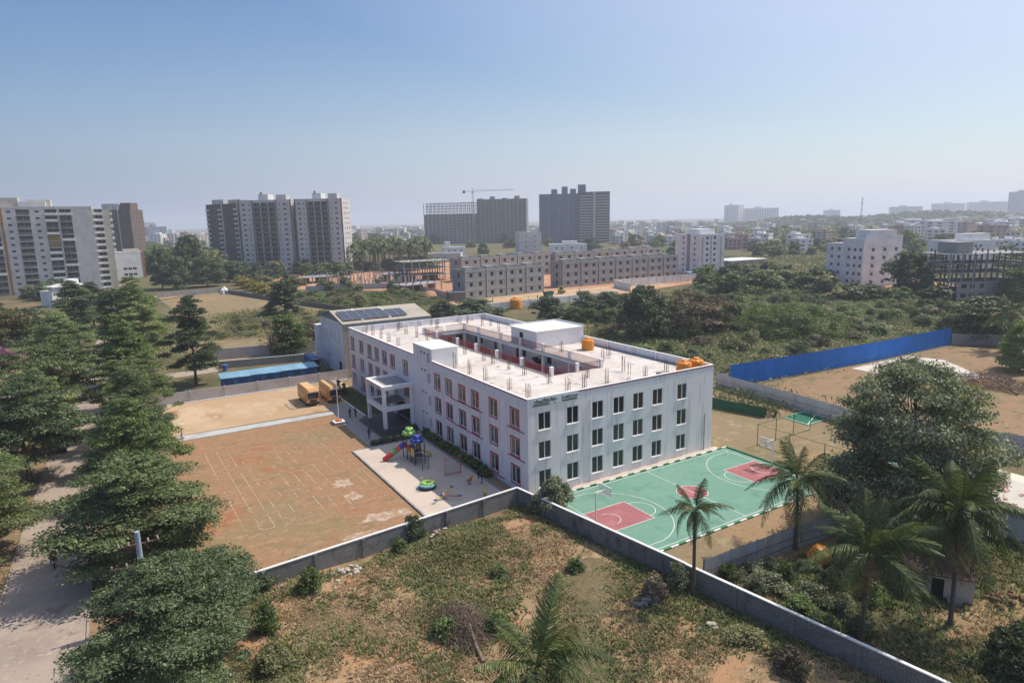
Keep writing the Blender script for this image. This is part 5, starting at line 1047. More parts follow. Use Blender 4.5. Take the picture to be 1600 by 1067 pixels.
BUSHES = [(96.7,34.8,1.3,3.2,4,0),(120.3,40.9,1.5,5.6,1,0),(71.8,70.2,1.7,5.8,0,0),(174.6,48.9,2.5,3.6,1,0),(141.0,55.4,1.2,3.7,1,0),(87.4,35.2,1.7,3.0,4,0),(183.9,118.3,2.0,3.9,3,0),(179.8,45.5,2.6,5.5,2,0),(107.6,97.0,2.8,5.4,1,0),(169.7,124.0,1.8,3.2,2,0),(151.1,102.3,3.4,3.2,3,0),(136.4,43.7,1.4,5.5,0,0),(131.7,33.2,2.4,4.4,0,0),(142.6,58.2,3.5,5.7,0,0),(136.8,71.7,3.2,5.5,4,0),(150.1,73.7,2.9,4.5,3,0),(85.8,58.8,3.4,3.4,0,0),(103.3,86.0,1.3,5.2,4,0),(131.3,63.3,3.3,4.3,3,0),(122.7,46.6,1.8,5.2,1,0),(155.1,55.4,2.6,3.9,2,0),(114.4,111.2,3.3,4.0,0,0),(109.2,88.9,1.6,5.7,0,0),(71.1,49.7,2.9,4.4,0,0),(174.6,95.6,2.8,5.1,1,0),(96.9,61.9,2.5,3.3,0,0),(88.1,77.0,3.1,3.1,4,0),(153.3,119.7,2.8,5.3,0,0),(105.2,45.3,1.9,5.9,1,0),(127.3,38.7,1.5,3.9,3,0),(68.6,42.7,1.8,6.2,0,0),(177.3,65.6,1.4,4.3,0,0),(104.7,34.1,3.0,5.1,2,0),(92.6,29.6,3.5,5.6,4,0),(161.6,40.3,3.5,3.6,0,0),(80.0,85.4,2.0,3.1,1,0),(175.8,71.1,1.7,4.9,2,0),(97.6,71.3,1.5,3.6,2,0),(184.3,81.7,2.6,4.5,4,0),(66.7,52.8,2.1,6.5,0,0),(97.7,47.3,3.1,4.7,1,0),(82.9,28.6,1.6,5.5,1,0),(178.3,111.0,3.0,6.2,4,0),(111.5,100.5,2.9,4.6,1,0),(179.6,98.8,2.1,4.9,1,0),(181.9,85.2,2.7,3.6,0,0),(158.3,104.0,2.8,4.7,0,0),(155.4,90.1,2.0,5.2,3,0),(171.8,132.7,2.5,3.7,4,0),(181.1,115.5,1.9,4.0,3,0),(191.1,87.9,1.7,5.3,0,0),(191.3,46.5,3.1,4.9,0,0),(160.8,61.8,2.5,4.2,0,0),(131.4,85.1,1.5,3.2,3,0),(65.9,26.6,2.2,4.3,2,0),(149.5,80.6,2.3,4.4,0,0),(189.2,94.8,2.1,3.5,4,0),(82.4,65.6,2.2,3.9,0,0),(174.9,84.6,2.9,6.2,4,0),(141.9,67.8,2.5,4.3,0,0),(177.8,59.5,3.1,3.6,1,0),(96.4,80.3,2.7,4.8,0,0),(192.2,83.4,1.4,5.4,0,0),(124.2,117.3,3.4,5.5,1,0),(88.0,40.3,3.5,3.0,3,0),(134.7,62.8,1.8,3.6,0,0),(133.6,107.5,1.5,6.2,1,0),(161.6,94.9,2.5,6.2,0,0),(177.8,95.3,2.7,3.9,4,0),(74.2,39.6,1.6,3.1,2,0),(194.7,66.7,1.8,3.9,2,0),(146.7,64.2,1.3,5.1,3,0),(153.3,33.6,3.3,5.0,1,0),(88.5,100.2,2.6,3.3,1,0),(110.1,58.2,2.2,5.6,3,0),(161.4,111.0,2.2,4.6,4,0),(121.8,93.7,2.6,6.3,4,0),(107.6,49.9,2.4,4.0,2,0),(120.9,70.1,3.3,5.4,0,0),(182.3,56.2,2.3,4.8,1,0),(122.6,24.1,1.9,5.3,3,0),(89.1,86.7,1.8,4.6,2,0),(153.7,41.1,1.3,5.7,4,0),(150.8,59.6,2.1,6.0,2,0),(75.5,53.2,1.5,3.8,2,0),(83.9,50.8,2.6,6.5,3,0),(162.1,87.5,3.2,4.0,3,0),(203.1,53.7,2.4,5.1,3,0),(139.1,41.3,1.7,4.4,1,0),(76.3,26.3,3.1,5.6,1,0),(108.6,37.0,2.3,3.8,4,0),(165.3,109.4,1.4,4.7,0,0),(191.2,108.0,1.4,6.4,0,0),(144.4,104.9,1.6,4.4,2,0),(168.5,88.1,3.0,3.5,0,0),(72.0,42.5,2.3,3.6,2,0),(190.7,53.0,3.0,3.3,0,0),(119.6,103.5,2.5,4.6,4,0),(188.7,61.5,2.4,5.4,0,0),(118.9,72.8,1.5,5.3,3,0),(84.5,41.2,3.3,5.8,1,0),(186.8,120.3,2.3,5.8,0,0),(96.2,88.3,3.4,3.8,4,0),(184.7,92.3,1.7,4.4,0,0),(196.1,58.8,1.9,6.2,1,0),(157.2,129.1,2.6,4.2,1,0),(150.3,27.0,3.4,5.4,0,0),(188.2,101.1,1.3,4.8,1,0),(154.0,62.8,1.6,3.3,1,0),(184.7,128.4,3.0,3.7,0,0),(151.0,85.1,2.7,4.9,2,0),(135.3,87.3,1.4,3.5,0,0),(150.0,52.2,2.7,6.0,0,0),(177.0,130.4,2.6,6.1,0,0),(164.5,36.4,1.3,6.1,2,0),(186.1,96.6,2.7,4.6,0,0),(132.3,39.7,3.0,3.4,2,0),(172.1,119.4,3.6,5.1,1,0),(105.9,68.7,1.3,3.0,4,0),(172.9,125.0,2.8,5.8,2,0),(106.0,104.6,1.4,3.9,0,0),(178.0,106.2,3.0,5.7,4,0),(126.4,43.3,3.1,3.2,3,0),(199.1,55.3,2.3,4.7,4,0),(99.7,83.2,2.0,3.2,1,0),(160.4,128.3,2.8,5.0,3,0),(135.5,36.1,2.6,6.5,2,0),(112.1,76.6,2.4,3.1,0,0),(105.7,89.9,3.6,3.8,3,0),(88.7,47.0,3.3,3.4,1,0),(151.3,65.8,3.0,3.9,1,0),(160.3,122.7,2.6,5.1,0,0),(77.4,46.2,1.6,3.4,0,0),(82.3,79.4,3.0,6.1,3,0),(142.4,86.7,2.6,3.8,1,0),(185.3,112.6,2.6,6.5,0,0),(94.3,50.8,1.6,3.9,1,0),(146.4,45.6,1.7,3.3,0,0),(115.5,106.6,2.2,6.4,1,0),(93.3,25.8,2.5,6.2,1,0),(135.2,27.5,1.4,4.6,4,0),(107.1,107.9,2.9,4.0,2,0),(117.3,77.6,3.6,4.0,4,0),(123.6,36.2,1.7,4.9,4,0),(193.6,79.7,2.0,3.5,2,0),(88.7,95.6,2.4,5.8,1,0),(150.3,93.7,3.5,4.7,0,0),(88.9,56.5,2.6,3.8,0,0),(126.0,59.9,2.7,4.2,3,0),(111.3,86.4,2.5,3.1,1,0),(166.6,93.4,1.8,5.9,0,0),(100.7,29.4,3.6,3.2,3,0),(132.0,125.4,1.7,6.2,0,0),(92.8,78.6,2.3,5.7,0,0),(104.4,72.1,1.3,6.0,0,0),(72.6,74.0,3.5,5.6,1,0),(186.4,136.0,2.0,5.3,3,0),(109.7,62.8,1.9,5.8,2,0),(102.8,92.3,2.1,3.8,3,0),(142.2,73.0,1.9,4.5,0,0),(106.8,65.2,1.9,6.0,0,0),(140.9,51.9,1.8,3.9,3,0),(133.0,99.9,3.0,4.0,0,0),(142.1,91.5,2.0,3.2,1,0),(106.7,60.1,2.6,6.1,0,0),(189.0,117.2,3.2,4.6,4,0),(143.8,49.0,2.1,6.4,1,0),(119.9,51.3,2.9,4.4,1,0),(127.0,109.5,3.5,4.5,2,0),(70.2,23.1,1.4,4.4,0,0),(205.4,63.3,3.1,3.4,4,0),(113.4,103.5,2.5,4.1,0,0),(173.7,90.6,2.7,4.5,1,0),(119.7,32.8,2.1,4.9,1,0),(119.0,47.6,3.1,4.3,0,0),(170.5,112.5,2.0,5.9,1,0),(192.0,60.3,2.9,3.3,1,0),(184.2,106.9,2.7,5.6,0,0),(103.9,62.3,1.4,5.3,0,0),(154.6,102.4,1.5,3.3,3,0),(114.2,72.6,1.4,5.6,1,0),(123.5,122.8,3.2,4.5,0,0),(174.3,78.3,2.1,6.3,4,0),(171.1,55.9,1.3,4.7,1,0),(101.0,107.7,3.5,3.8,0,0),(145.0,101.0,3.3,5.1,3,0),(178.4,137.7,2.7,4.6,0,0),(113.2,82.9,3.0,6.3,1,0),(173.2,116.0,1.9,5.1,4,0),(160.4,52.7,2.6,3.4,0,0),(153.4,44.7,3.3,4.2,0,0),(157.2,43.5,3.5,6.4,0,0),(175.5,40.9,2.3,5.2,3,0),(182.2,122.1,3.3,4.9,0,0),(146.5,55.1,2.0,4.7,4,0),(-8.0,142.5,1.0,2.8,4,1),(-9.4,145.3,2.2,3.0,3,1),(16.5,147.6,1.5,3.4,1,1),(19.6,182.4,2.0,3.9,1,1),(12.0,129.9,1.8,3.6,1,1),(6.3,175.8,2.5,4.4,4,1),(9.1,141.5,2.0,4.6,1,1),(16.6,159.0,1.5,4.5,4,1),(-7.1,154.0,1.2,4.6,3,1),(22.9,164.9,2.4,4.6,0,1),(-2.3,150.0,1.9,3.4,1,1),(18.6,171.5,1.3,3.1,3,1),(11.1,165.4,1.1,4.6,3,1),(-5.2,140.6,1.0,4.8,1,1),(9.7,176.8,1.7,4.1,3,1),(7.5,181.6,1.6,3.8,1,1),(11.1,194.3,1.3,2.9,4,1),(1.7,150.9,2.5,3.8,3,1),(6.3,134.0,1.7,4.1,4,1),(-1.6,166.5,1.7,3.6,1,1),(4.3,143.6,1.3,2.8,4,1),(15.0,187.1,1.1,3.7,3,1),(-3.8,170.6,2.4,2.9,1,1),(-4.9,163.3,2.5,3.5,1,1),(10.2,174.0,1.8,4.2,4,1),(9.0,145.0,1.5,4.2,1,1),(-0.6,169.7,1.4,3.3,3,1),(-11.7,142.1,2.1,4.2,1,1),(10.5,138.6,1.9,3.6,4,1),(-5.9,148.5,2.4,2.9,1,1),(12.0,144.4,2.3,2.9,1,1),(11.1,187.0,1.1,2.9,3,1),(68.8,199.2,2.6,5.3,0,1),(39.4,188.5,2.0,5.2,0,1),(49.9,212.9,2.6,4.5,3,1),(69.9,188.6,2.8,5.9,1,1),(73.0,180.0,1.9,5.9,4,1),(63.1,193.2,1.5,3.5,3,1),(51.6,217.3,2.0,4.7,1,1),(56.6,188.7,2.4,3.2,1,1),(27.3,216.3,1.7,4.5,1,1),(35.9,182.0,1.6,4.2,3,1),(34.9,213.6,2.9,4.9,0,1),(46.7,198.5,3.3,5.0,1,1),(54.2,199.9,2.4,4.5,0,1),(31.9,233.3,1.5,4.6,4,1),(50.7,195.5,1.8,4.9,1,1),(72.7,210.9,2.8,4.7,0,1),(30.3,206.2,2.8,5.8,1,1),(36.1,235.6,2.0,4.1,0,1),(62.8,173.9,1.4,5.2,0,1),(29.5,221.8,3.2,4.1,4,1),(48.5,192.8,1.7,3.3,1,1),(47.7,179.0,1.8,4.6,0,1),(52.3,170.9,1.5,4.8,3,1),(56.8,192.9,2.7,3.2,1,1),(68.9,210.3,2.2,5.2,0,1),(25.9,231.6,2.7,5.9,4,1),(50.3,232.8,2.9,5.5,0,1),(73.5,194.6,2.7,4.7,1,1),(31.8,227.4,2.0,3.2,4,1),(31.8,215.6,1.6,4.9,1,1),(73.0,200.5,2.1,4.9,0,1),(40.8,179.3,2.8,3.3,4,1),(30.4,200.4,1.4,4.9,3,1),(62.5,220.3,1.5,4.9,1,1),(67.0,205.7,2.4,4.0,0,1),(39.9,184.8,1.7,4.4,1,1),(64.9,201.2,2.3,4.6,4,1),(31.7,192.6,1.5,3.1,0,1),(35.7,227.2,2.8,3.1,4,1),(37.7,194.9,2.5,5.2,0,1),(71.3,204.8,3.2,5.5,1,1),(33.7,205.9,1.7,4.0,4,1),(32.8,196.1,2.8,5.3,0,1),(41.1,202.8,2.6,4.8,1,1),(65.5,210.3,3.4,3.5,1,1),(42.0,218.2,3.1,5.5,3,1),(40.9,206.5,3.1,5.2,3,1),(57.6,196.9,2.1,4.8,0,1),(60.5,204.0,3.0,5.1,0,1),(51.2,185.3,1.6,4.6,0,1),(41.0,238.6,2.1,3.3,4,1),(25.6,236.2,1.6,5.6,4,1),(28.3,238.1,2.2,5.1,3,1),(36.7,199.4,3.1,5.1,1,1),(53.6,231.1,2.8,3.1,1,1),(66.1,185.5,1.8,5.4,3,1),(6.2,-30.3,1.3,2.8,0,2),(8.5,-30.1,1.6,2.7,2,2),(9.2,-32.1,1.4,1.9,2,2),(6.4,-32.3,0.8,2.2,0,2),(12.6,-32.4,1.7,2.3,0,2),(9.1,-26.9,1.8,1.8,0,2),(5.4,-26.6,1.7,1.8,2,2),(11.6,-29.7,1.7,2.1,4,2),(12.3,-26.8,1.1,1.7,2,2),(7.7,-34.3,1.3,1.7,2,2),(7.7,-24.8,1.4,2.6,2,2),(7.1,-26.8,1.5,2.8,2,2),(9.3,-25.1,1.5,2.0,2,2),(5.4,-23.7,1.3,2.0,0,2)]
FAR_PALMS = [(169,408,13.1),(139,418,18.8),(180,459,16.2),(109,369,18.8),(155,370,18.4),(108,394,13.4),(133,417,12.5),(186,441,18.4),(132,427,14.8),(179,439,18.1),(158,415,15.3),(185,455,12.9),(116,429,16.8),(126,368,17.1),(139,362,15.0),(158,389,12.9),(135,431,18.4),(185,449,12.2),(179,455,16.9),(140,367,13.5),(150,408,18.4),(153,367,17.9),(146,393,17.2),(134,454,16.4),(132,436,14.5),(122,346,16.8),(131,362,18.0),(123,398,16.9),(137,423,13.7),(112,375,15.9),(136,399,17.7),(120,401,16.8),(143,361,18.8),(171,421,18.9),(136,385,14.2),(101,367,16.7),(144,397,14.6),(138,406,12.8),(149,350,15.9),(116,416,14.0),(158,379,14.8),(140,393,18.4),(136,365,16.5),(162,395,15.5),(151,455,13.5),(142,344,18.0),(110,391,17.2),(144,435,13.2),(131,394,13.7),(147,431,14.1),(150,444,12.2),(144,373,16.8),(113,354,15.7),(116,349,17.5),(166,407,17.2),(172,426,14.0),(122,366,17.5),(164,389,13.8),(128,409,17.9),(149,383,15.2),(118,371,14.1),(103,382,15.2),(100,346,13.7),(156,455,17.2),(153,389,14.3),(170,400,13.6),(131,432,16.0),(185,460,17.1),(145,414,12.7),(147,397,14.2),(149,359,13.6),(118,422,17.9),(108,402,12.5),(168,450,13.6),(145,350,14.9),(157,421,17.4),(128,350,14.4),(152,447,18.4),(119,376,13.3),(115,358,16.2),(126,414,16.9),(170,416,17.2),(141,405,12.5),(117,410,13.7),(125,378,17.3),(133,334,15.6),(189,459,14.4),(127,332,17.3),(124,422,13.6),(110,350,17.0),(149,365,12.1),(160,452,17.4),(167,401,15.5),(174,446,12.2),(175,428,18.0),(176,453,13.1),(139,409,13.5),(110,356,18.8),(174,459,15.3),(148,450,17.8),(153,384,14.2),(139,435,16.4),(167,431,15.4),(126,430,17.6),(129,354,15.9),(97,349,12.9),(140,454,16.1),(121,436,12.8),(134,341,12.4),(152,425,18.5),(104,388,12.6),(137,427,12.7),(119,341,15.1),(142,442,16.0),(106,385,18.5),(125,436,13.5),(125,345,18.3),(99,359,14.1),(116,425,14.4),(129,388,12.2)]
ZONES = ['in the hazy white town beyond the villas', 'in the hazy woods below the skyline blocks', 'beside the far clearing', 'in the gap between the apartment towers', 'beyond the coconut grove', 'around the unfinished towers', 'in the belt behind the scrubland', 'in front of the white stepped block', 'beyond the seven villas', 'near the concrete frame building', 'behind the green shade net', 'along the foot of the twin towers', 'beside the red construction yard', 'along the site fence', 'at the foot of the long apartment block', 'under the coconut palms', 'on the flat land before the skyline']
FAR_TREES = [(585,683,9.4,12.9,1,0),(1007,649,9.4,9.8,0,0),(457,381,8.3,10.5,2,0),(479,378,10.6,12.1,0,0),(954,636,9.1,13.4,0,0),(712,622,11.3,18.9,2,0),(978,791,11.9,19.9,0,0),(654,386,13.3,18.5,2,0),(844,598,13.1,19.4,2,0),(694,644,10.0,14.8,0,0),(618,564,13.0,22.0,1,0),(619,480,11.6,15.7,2,0),(927,637,13.7,21.3,0,0),(934,906,13.0,19.1,1,0),(476,406,11.7,16.6,0,0),(721,511,8.2,12.9,0,0),(807,902,9.9,11.3,1,0),(822,702,8.7,13.6,0,0),(753,530,9.0,12.0,2,0),(538,538,11.7,14.3,1,0),(730,753,10.8,16.3,0,0),(544,470,12.5,15.2,1,0),(618,592,8.7,13.4,0,0),(968,779,8.8,13.1,0,0),(577,228,13.1,22.0,2,1),(903,451,13.2,13.5,2,1),(1461,651,12.8,18.2,2,1),(1329,600,9.3,15.5,0,1),(1586,723,11.6,13.1,0,1),(1030,359,15.3,22.7,0,1),(648,363,9.3,11.4,0,1),(805,295,11.4,14.0,2,1),(597,313,14.4,19.2,0,1),(669,254,10.3,14.2,1,1),(1274,462,14.5,24.5,0,1),(685,239,9.8,13.1,2,1),(897,401,10.2,14.8,2,1),(775,260,9.5,11.9,0,1),(728,411,15.0,17.1,0,1),(519,180,12.1,13.6,2,1),(1264,539,11.3,17.8,0,1),(1008,336,11.1,18.5,2,1),(622,320,10.9,15.7,1,1),(695,222,11.6,17.4,1,1),(531,225,9.2,13.6,1,1),(904,479,12.8,14.2,2,1),(511,183,13.8,18.8,1,1),(472,262,11.8,16.6,2,1),(1420,754,12.6,16.5,2,1),(1064,629,15.0,16.5,0,1),(750,365,13.4,21.6,0,1),(943,476,11.4,14.5,0,1),(580,259,11.5,18.9,1,1),(555,270,10.5,11.3,0,1),(774,251,11.1,13.6,1,1),(1298,654,14.5,15.9,1,1),(569,254,15.8,18.7,1,1),(849,282,13.2,14.1,1,1),(946,507,10.5,16.1,2,1),(1522,641,13.7,17.3,2,1),(726,333,14.6,19.0,0,1),(814,364,9.5,12.8,2,1),(563,198,14.1,19.6,1,1),(813,444,9.3,15.0,2,1),(420,280,8.6,11.9,0,2),(546,404,10.2,14.7,0,2),(428,253,6.7,8.8,2,2),(694,442,7.7,10.3,0,2),(438,295,10.4,17.4,1,2),(451,326,10.0,13.6,0,2),(453,306,10.1,16.2,2,2),(580,448,10.8,11.1,0,2),(388,272,7.2,9.0,0,2),(665,544,10.2,11.4,0,2),(422,264,10.2,11.8,1,2),(492,291,10.2,12.3,0,2),(390,257,9.0,15.3,2,2),(490,301,9.1,11.1,0,2),(20,1086,10.5,11.3,0,3),(37,739,15.0,19.1,2,3),(89,1055,10.1,14.5,2,3),(14,779,11.1,12.8,1,3),(43,1045,11.5,12.6,0,3),(46,1376,14.5,21.2,1,3),(95,1685,12.2,16.7,2,3),(6,918,12.8,15.9,0,3),(51,829,14.6,23.5,1,3),(14,881,11.6,18.0,0,3),(22,1037,9.6,10.8,1,3),(65,2101,11.9,17.2,1,3),(-4,829,14.2,17.7,0,3),(112,1731,14.6,22.2,1,3),(150,1569,13.8,14.7,0,3),(80,1040,10.8,11.5,0,3),(393,961,9.7,16.3,2,4),(470,1027,14.2,15.7,2,4),(607,1279,15.6,22.5,0,4),(319,922,13.9,15.9,0,4),(217,622,10.9,17.8,0,4),(346,989,14.4,18.7,0,4),(236,695,15.4,23.9,1,4),(252,716,15.7,19.0,0,4),(553,1384,12.3,13.2,0,4),(597,1313,14.8,14.9,2,4),(361,794,12.4,16.1,0,4),(307,886,9.3,11.6,1,4),(429,1006,12.0,16.1,1,4),(219,564,12.9,21.6,0,4),(245,783,11.8,17.9,0,4),(278,748,14.4,15.1,1,4),(333,1057,15.3,19.8,1,4),(702,2075,9.4,11.9,2,4),(527,666,12.1,15.2,1,5),(464,463,8.8,12.0,0,5),(400,822,12.4,14.2,0,5),(415,383,9.2,12.8,1,5),(468,739,10.5,11.3,2,5),(331,633,8.8,14.2,0,5),(357,582,11.3,17.1,0,5),(471,500,12.7,19.4,0,5),(266,486,11.0,11.1,0,5),(533,587,12.8,21.7,2,5),(434,727,12.4,12.9,0,5),(409,583,9.3,12.6,1,5),(390,385,10.7,13.0,1,5),(466,458,11.9,15.2,1,5),(397,434,8.5,10.5,2,5),(380,467,12.3,20.3,0,5),(225,129,9.0,9.0,1,6),(245,121,5.8,5.9,2,6),(218,109,8.6,13.1,1,6),(222,133,5.2,6.9,2,6),(218,170,7.4,11.8,0,6),(270,138,5.4,6.7,0,6),(222,150,8.0,11.1,0,6),(196,119,9.0,13.1,2,6),(200,94,7.9,11.1,2,6),(224,149,6.3,8.5,2,6),(222,141,5.4,5.9,0,6),(225,177,6.5,7.3,0,6),(229,145,5.8,8.7,2,6),(242,151,8.6,13.7,0,6),(215,149,5.4,7.4,0,6),(212,121,6.0,8.0,1,6),(230,151,7.5,9.3,0,6),(214,120,7.8,11.9,2,6),(192,147,8.9,11.3,1,6),(189,110,6.6,8.8,1,6),(227,162,7.9,8.3,1,6),(195,124,7.5,10.6,1,6),(217,154,8.6,13.8,0,6),(213,112,7.4,11.1,1,6),(242,122,6.6,11.0,2,6),(209,136,8.3,12.2,0,6),(208,144,6.5,10.5,0,6),(248,152,7.3,7.9,2,6),(233,163,5.1,8.6,2,6),(220,149,8.6,9.2,2,6),(226,165,5.0,8.3,2,6),(184,139,6.1,10.0,1,6),(174,117,8.8,13.5,1,6),(218,124,5.6,6.2,2,6),(202,118,6.2,8.7,0,6),(260,136,5.9,8.5,1,6),(221,65,4.8,6.1,2,7),(204,85,5.6,7.2,0,7),(208,70,4.3,6.3,2,7),(203,81,3.8,3.9,2,7),(195,62,4.5,7.2,0,7),(197,75,5.6,7.1,0,7),(200,70,5.1,7.0,2,7),(199,63,5.8,7.1,1,7),(223,64,4.5,6.5,0,7),(190,82,3.9,6.3,2,7),(194,81,4.8,5.6,0,7),(220,61,3.8,4.5,0,7),(192,76,5.0,8.4,0,7),(196,76,5.6,5.8,2,7),(200,73,5.6,6.0,2,7),(219,60,4.5,7.6,0,7),(207,56,6.2,9.9,0,7),(229,65,4.7,5.7,1,7),(222,67,4.4,5.8,0,7),(224,70,5.4,7.2,2,7),(215,70,4.6,5.9,0,7),(206,79,5.2,6.6,1,7),(323,310,6.6,10.8,1,8),(289,289,6.1,8.7,1,8),(322,306,6.2,6.4,1,8),(270,291,6.7,11.4,2,8),(350,324,7.9,12.8,0,8),(342,337,6.2,8.3,1,8),(330,358,7.2,11.7,1,8),(290,281,6.4,9.9,0,8),(295,325,7.1,10.1,0,8),(291,284,7.9,10.6,0,8),(320,133,8.8,8.8,0,9),(437,159,7.0,10.8,1,9),(351,128,7.2,8.2,1,9),(390,104,10.0,16.7,0,9),(403,132,6.7,8.7,0,9),(346,122,6.4,8.0,0,9),(293,119,9.1,10.9,1,9),(407,171,6.3,8.3,2,9),(411,147,8.5,13.5,0,9),(289,110,7.7,8.5,2,9),(318,107,6.0,9.4,0,9),(366,110,8.2,10.2,0,9),(346,85,8.3,12.5,1,9),(388,112,7.0,7.6,2,9),(339,120,9.6,9.8,0,9),(339,106,6.9,11.3,0,9),(364,124,7.1,11.3,1,9),(446,131,9.5,15.5,0,9),(333,140,8.2,9.9,0,9),(356,89,6.6,7.3,1,9),(-3,669,15.9,21.3,1,10),(16,557,12.5,16.4,2,10),(16,411,15.4,22.7,1,10),(19,399,11.2,17.9,2,10),(-1,518,15.3,17.4,2,10),(0,658,16.3,24.4,2,10),(14,383,17.0,18.2,2,10),(21,435,16.8,20.3,2,10),(-10,450,16.3,20.2,1,10),(-12,471,12.6,14.8,0,10),(12,545,14.5,18.5,1,10),(37,556,11.5,15.2,0,10),(1,520,13.2,21.6,0,10),(18,393,17.0,22.3,0,10),(-7,561,14.5,15.3,2,10),(5,552,13.7,16.6,0,10),(31,636,17.0,26.4,2,10),(-5,627,15.2,19.7,1,10),(30,541,14.5,21.7,0,10),(-4,520,16.5,27.8,0,10),(1,612,15.7,26.1,0,10),(16,399,14.8,17.1,0,10),(9,403,12.0,13.7,0,10),(-9,473,16.1,23.1,1,10),(49,353,6.6,7.3,0,11),(23,378,9.1,11.2,1,11),(51,371,8.2,11.4,0,11),(68,359,7.8,8.3,2,11),(40,398,6.2,10.4,0,11),(66,369,8.6,9.9,0,11),(95,374,7.9,11.1,2,11),(72,378,8.4,8.5,0,11),(51,368,9.3,13.7,2,11),(79,352,7.4,12.0,2,11),(38,364,9.2,11.7,0,11),(75,333,7.1,10.1,0,11),(59,410,7.4,9.0,0,11),(49,419,7.5,12.4,0,11),(68,336,7.8,8.2,1,11),(78,331,9.0,12.1,1,11),(67,356,6.6,8.6,1,11),(32,374,9.7,11.2,0,11),(87,338,7.7,10.1,0,11),(86,346,7.5,10.3,0,11),(42,322,4.1,6.6,1,12),(48,332,4.8,5.6,0,12),(31,317,4.6,4.6,2,12),(30,296,5.7,9.6,2,12),(46,287,4.0,5.1,2,12),(34,335,5.6,8.1,0,12),(43,291,4.3,7.3,1,12),(45,307,5.4,9.2,0,12),(50,261,4.6,5.4,1,13),(51,252,4.6,7.0,2,13),(85,274,3.2,4.3,0,13),(66,272,4.3,4.8,1,13),(64,274,4.4,5.2,0,13),(61,239,3.2,4.8,1,13),(27,266,4.8,7.7,2,13),(78,260,3.4,3.7,2,13),(94,273,4.3,6.2,1,13),(58,245,3.8,4.6,0,13),(32,274,3.6,5.1,1,13),(75,232,4.6,6.1,0,13),(36,315,3.1,4.8,0,13),(56,239,4.3,6.3,0,13),(-71,375,7.3,9.1,0,14),(-64,376,7.1,11.9,1,14),(-71,316,6.1,7.5,2,14),(-62,341,7.6,8.0,1,14),(-65,303,6.3,10.3,1,14),(-70,367,6.4,9.7,0,14),(-68,372,6.4,8.2,1,14),(-64,308,7.7,7.9,1,14),(-75,390,7.4,8.6,2,14),(-60,297,6.5,9.6,0,14),(145,372,8.0,12.4,2,15),(143,357,7.8,8.3,1,15),(143,352,8.5,9.5,0,15),(107,383,6.5,10.4,2,15),(109,375,6.8,7.4,0,15),(121,349,6.0,8.0,0,15),(133,374,7.2,11.0,0,15),(103,378,6.9,7.1,0,15),(122,419,7.7,8.9,2,15),(111,363,6.1,10.3,0,15),(126,347,8.1,10.6,1,15),(138,377,7.9,9.2,2,15),(125,344,8.8,9.1,0,15),(127,340,7.6,12.7,1,15),(108,394,7.3,7.6,0,15),(138,348,6.8,9.2,0,15),(124,363,7.5,11.3,0,15),(110,401,7.8,13.0,2,15),(140,380,8.2,13.7,2,15),(148,352,7.7,12.4,1,15),(668,489,10.0,13.0,0,16),(509,334,9.5,15.4,1,16),(628,283,10.9,13.0,2,16),(450,316,7.9,10.6,2,16),(633,401,8.3,13.0,0,16),(592,295,6.4,7.9,1,16),(522,254,6.2,8.7,0,16),(558,341,7.4,10.0,1,16),(601,402,9.9,14.9,0,16),(544,361,10.8,13.4,1,16),(598,369,8.2,8.6,0,16),(492,209,10.5,12.8,1,16),(648,436,7.3,9.1,0,16),(502,351,7.6,11.0,0,16)]
